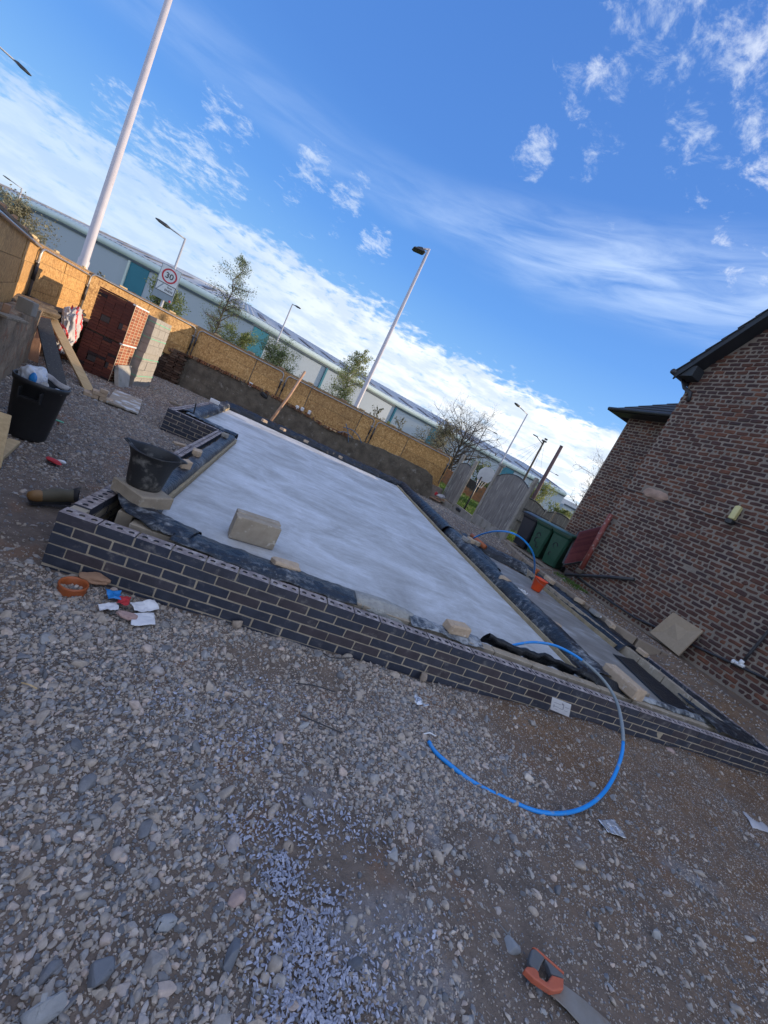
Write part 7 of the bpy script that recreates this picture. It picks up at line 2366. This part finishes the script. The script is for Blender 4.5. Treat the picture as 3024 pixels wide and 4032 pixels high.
def field(n, x0, x1, y0, y1, dens, smin, smax, seed, power=2.2, sink=.25, flat=True):
    r_ = np.random.default_rng(seed)
    X = r_.uniform(x0, x1, n); Y = r_.uniform(y0, y1, n)
    keep = r_.random(n) < np.clip(dens(X, Y), 0, 1)
    s_all = smin + (smax - smin) * r_.random(n) ** power
    keep &= ~((X > 2.68) & (X < 3.25) & (Y < -1.68) & (Y > -2.1) & (np.abs((X - 2.72) * .64 + (Y + 1.72) * .77) < .07) & (s_all > .02))
    keep &= ~((X > -.02) & (X < 7.75) & (Y > -.015) & (Y < 5.4)) & ~((X > -.9) & (X < 5.55) & (Y > 5.33) & (Y < 11.3))
    X, Y = X[keep], Y[keep]; m = len(X); s = s_all[keep]
    Z = ground_h(X, Y)
    S = np.stack([s * r_.uniform(.8, 1.35, m), s * r_.uniform(.75, 1.15, m), s * r_.uniform(.7, 1.25, m)], 1)
    P = np.stack([X, Y, Z + S[:, 2] * (.28 - sink)], 1)
    Rt = np.stack([r_.normal(0, .5, m), r_.normal(0, .5, m), r_.uniform(0, 6.283, m)], 1)
    return P, S, Rt, r_.random(m)


def patch(X, Y, seed, sc=1.4): return fnoise(np.stack([X, Y, 0 * X], 1), sc, seed, 3)
# where the stone lies thick: the left and middle foreground, thinning to bare dirt on the right and by the wall end
def d_fore(X, Y):
    base = 1.0 - .85 * sstep(X, 2.2, 3.7)
    base = np.where(Y < -1.25, .95 - .85 * sstep(X, 2.05 + .0 * Y, 2.75), base)
    bare = .55 * sstep(patch(X, Y, 41, 1.5), .05, .45)
    w = sstep(Y, -.18, -.02) * .5
    dirt = np.exp(-(((X + .25) / .35) ** 2 + ((Y - .5) / .7) ** 2)) * .9
    mid_ = np.exp(-(((X - 1.95) / .30) ** 2 + ((Y + 1.50) / .22) ** 2)) * .9
    tr = np.exp(-(((X - 1.8) / .35) ** 2 + ((Y + .25) / .2) ** 2)) * .6
    return np.clip(base - bare * .8 - w * .3 - dirt - mid_ - tr, .06, 1)


P, S, Rt, Cc = [np.concatenate(a) for a in zip(
    field(64000, -1.6, 4.6, -2.25, .0, d_fore, .012, .038, 1, 1.6),
    field(3200, -1.6, 4.6, -2.25, .0, d_fore, .036, .085, 2, 2.4),
    field(150000, -1.6, 6.0, -2.25, .0, lambda X, Y: np.clip(d_fore(X, Y) + .16, 0, 1), .005, .014, 3, 1.4))]
scatter('gravel', 'loose crushed stone covering the foreground', P, S, Rt, Cc, pcol, 24, 5)
P, S, Rt, Cc = [np.concatenate(a) for a in zip(
    field(5200, 2.4, 9.5, -2.25, .0, lambda X, Y: .22 + .5 * sstep(patch(X, Y, 51, 1.8), .0, .5) + .25 * sstep(Y, -.35, -.05), .010, .040, 7, 2.0),
    field(420, 2.4, 9.5, -2.25, .0, lambda X, Y: .5, .035, .065, 8, 2.5),
    field(60000, 2.4, 9.5, -2.25, .0, lambda X, Y: .85, .004, .012, 9, 1.5))]
scatter('rubble', 'scattered stones in the bare earth right of the gravel', P, S, Rt, Cc * .7, pcol, 24, 6)
d_yard = lambda X, Y: np.clip(.80 - .7 * np.exp(-(((X + .35) / .5) ** 2 + ((Y - .75) / .8) ** 2)) - .5 * sstep(patch(X, Y, 61, .9), .1, .5), .08, 1)
P, S, Rt, Cc = [np.concatenate(a) for a in zip(
    field(30000, -3.7, .0, .0, 13.1, d_yard, .016, .055, 11, 1.6),
    field(60000, -3.0, .0, .0, 7.0, d_yard, .006, .020, 12, 1.4),
    field(1100, -3.7, .0, .0, 13.1, d_yard, .05, .095, 13, 2.0))]
scatter('gravel', 'loose grey stone spread over the yard by the dustbin and stacks', P, S, Rt, Cc * .85, pcol, 24, 7)
P, S, Rt, Cc = [np.concatenate(a) for a in zip(
    field(9000, 5.5, 8.3, 5.9, 13.1, lambda X, Y: .75 + 0 * X, .015, .05, 15, 1.8),
    field(2600, -1.5, 8.2, 11.2, 13.2, lambda X, Y: .7 + 0 * X, .02, .07, 16, 1.8),
    field(2600, 7.75, 8.4, -.6, 5.6, lambda X, Y: .7 + 0 * X, .012, .05, 17, 1.8))]
scatter('gravel', 'stones and rubble between the new walls, the fence and the far wall', P, S, Rt, Cc * .7, pcol, 24, 8)


def blob_d(cs):
    cc = [(G(u, v, -.385), rx, ry, w) for u, v, rx, ry, w in cs]
    def f(X, Y):
        d = 0 * X
        for c, rx, ry, w in cc: d = np.maximum(d, w * np.exp(-(((X - c[0]) / rx) ** 2 + ((Y - c[1]) / ry) ** 2)))
        return d * np.clip(.85 + 1.1 * patch(X, Y, 71, 4.5), 0, 1.2)
    return f


ds = blob_d([(1200, 3950, .17, .16, 1.3), (1170, 3750, .13, .10, 1.3), (1110, 3450, .09, .09, .95), (1280, 3560, .10, .06, .7), (1400, 3900, .12, .10, .6), (1060, 3300, .20, .12, .35), (1250, 3250, .3, .12, .22), (700, 2750, .35, .18, .10), (1120, 2750, .20, .10, .18), (1000, 2950, .3, .14, .14), (1560, 3700, .12, .08, .22)])
P, S, Rt, Cc = [np.concatenate(a) for a in zip(
    field(60000, .6, 2.7, -2.2, -.25, ds, .012, .026, 21, 1.3, .05),)]
P[:, 2] += .008
scatter('slate_chips', 'spill of small blue-grey slate chips in the foreground gravel', P, S, Rt, Cc, scol, 6, 9)

for o in bpy.data.objects:
    if '_loc' in o: del o['_loc']
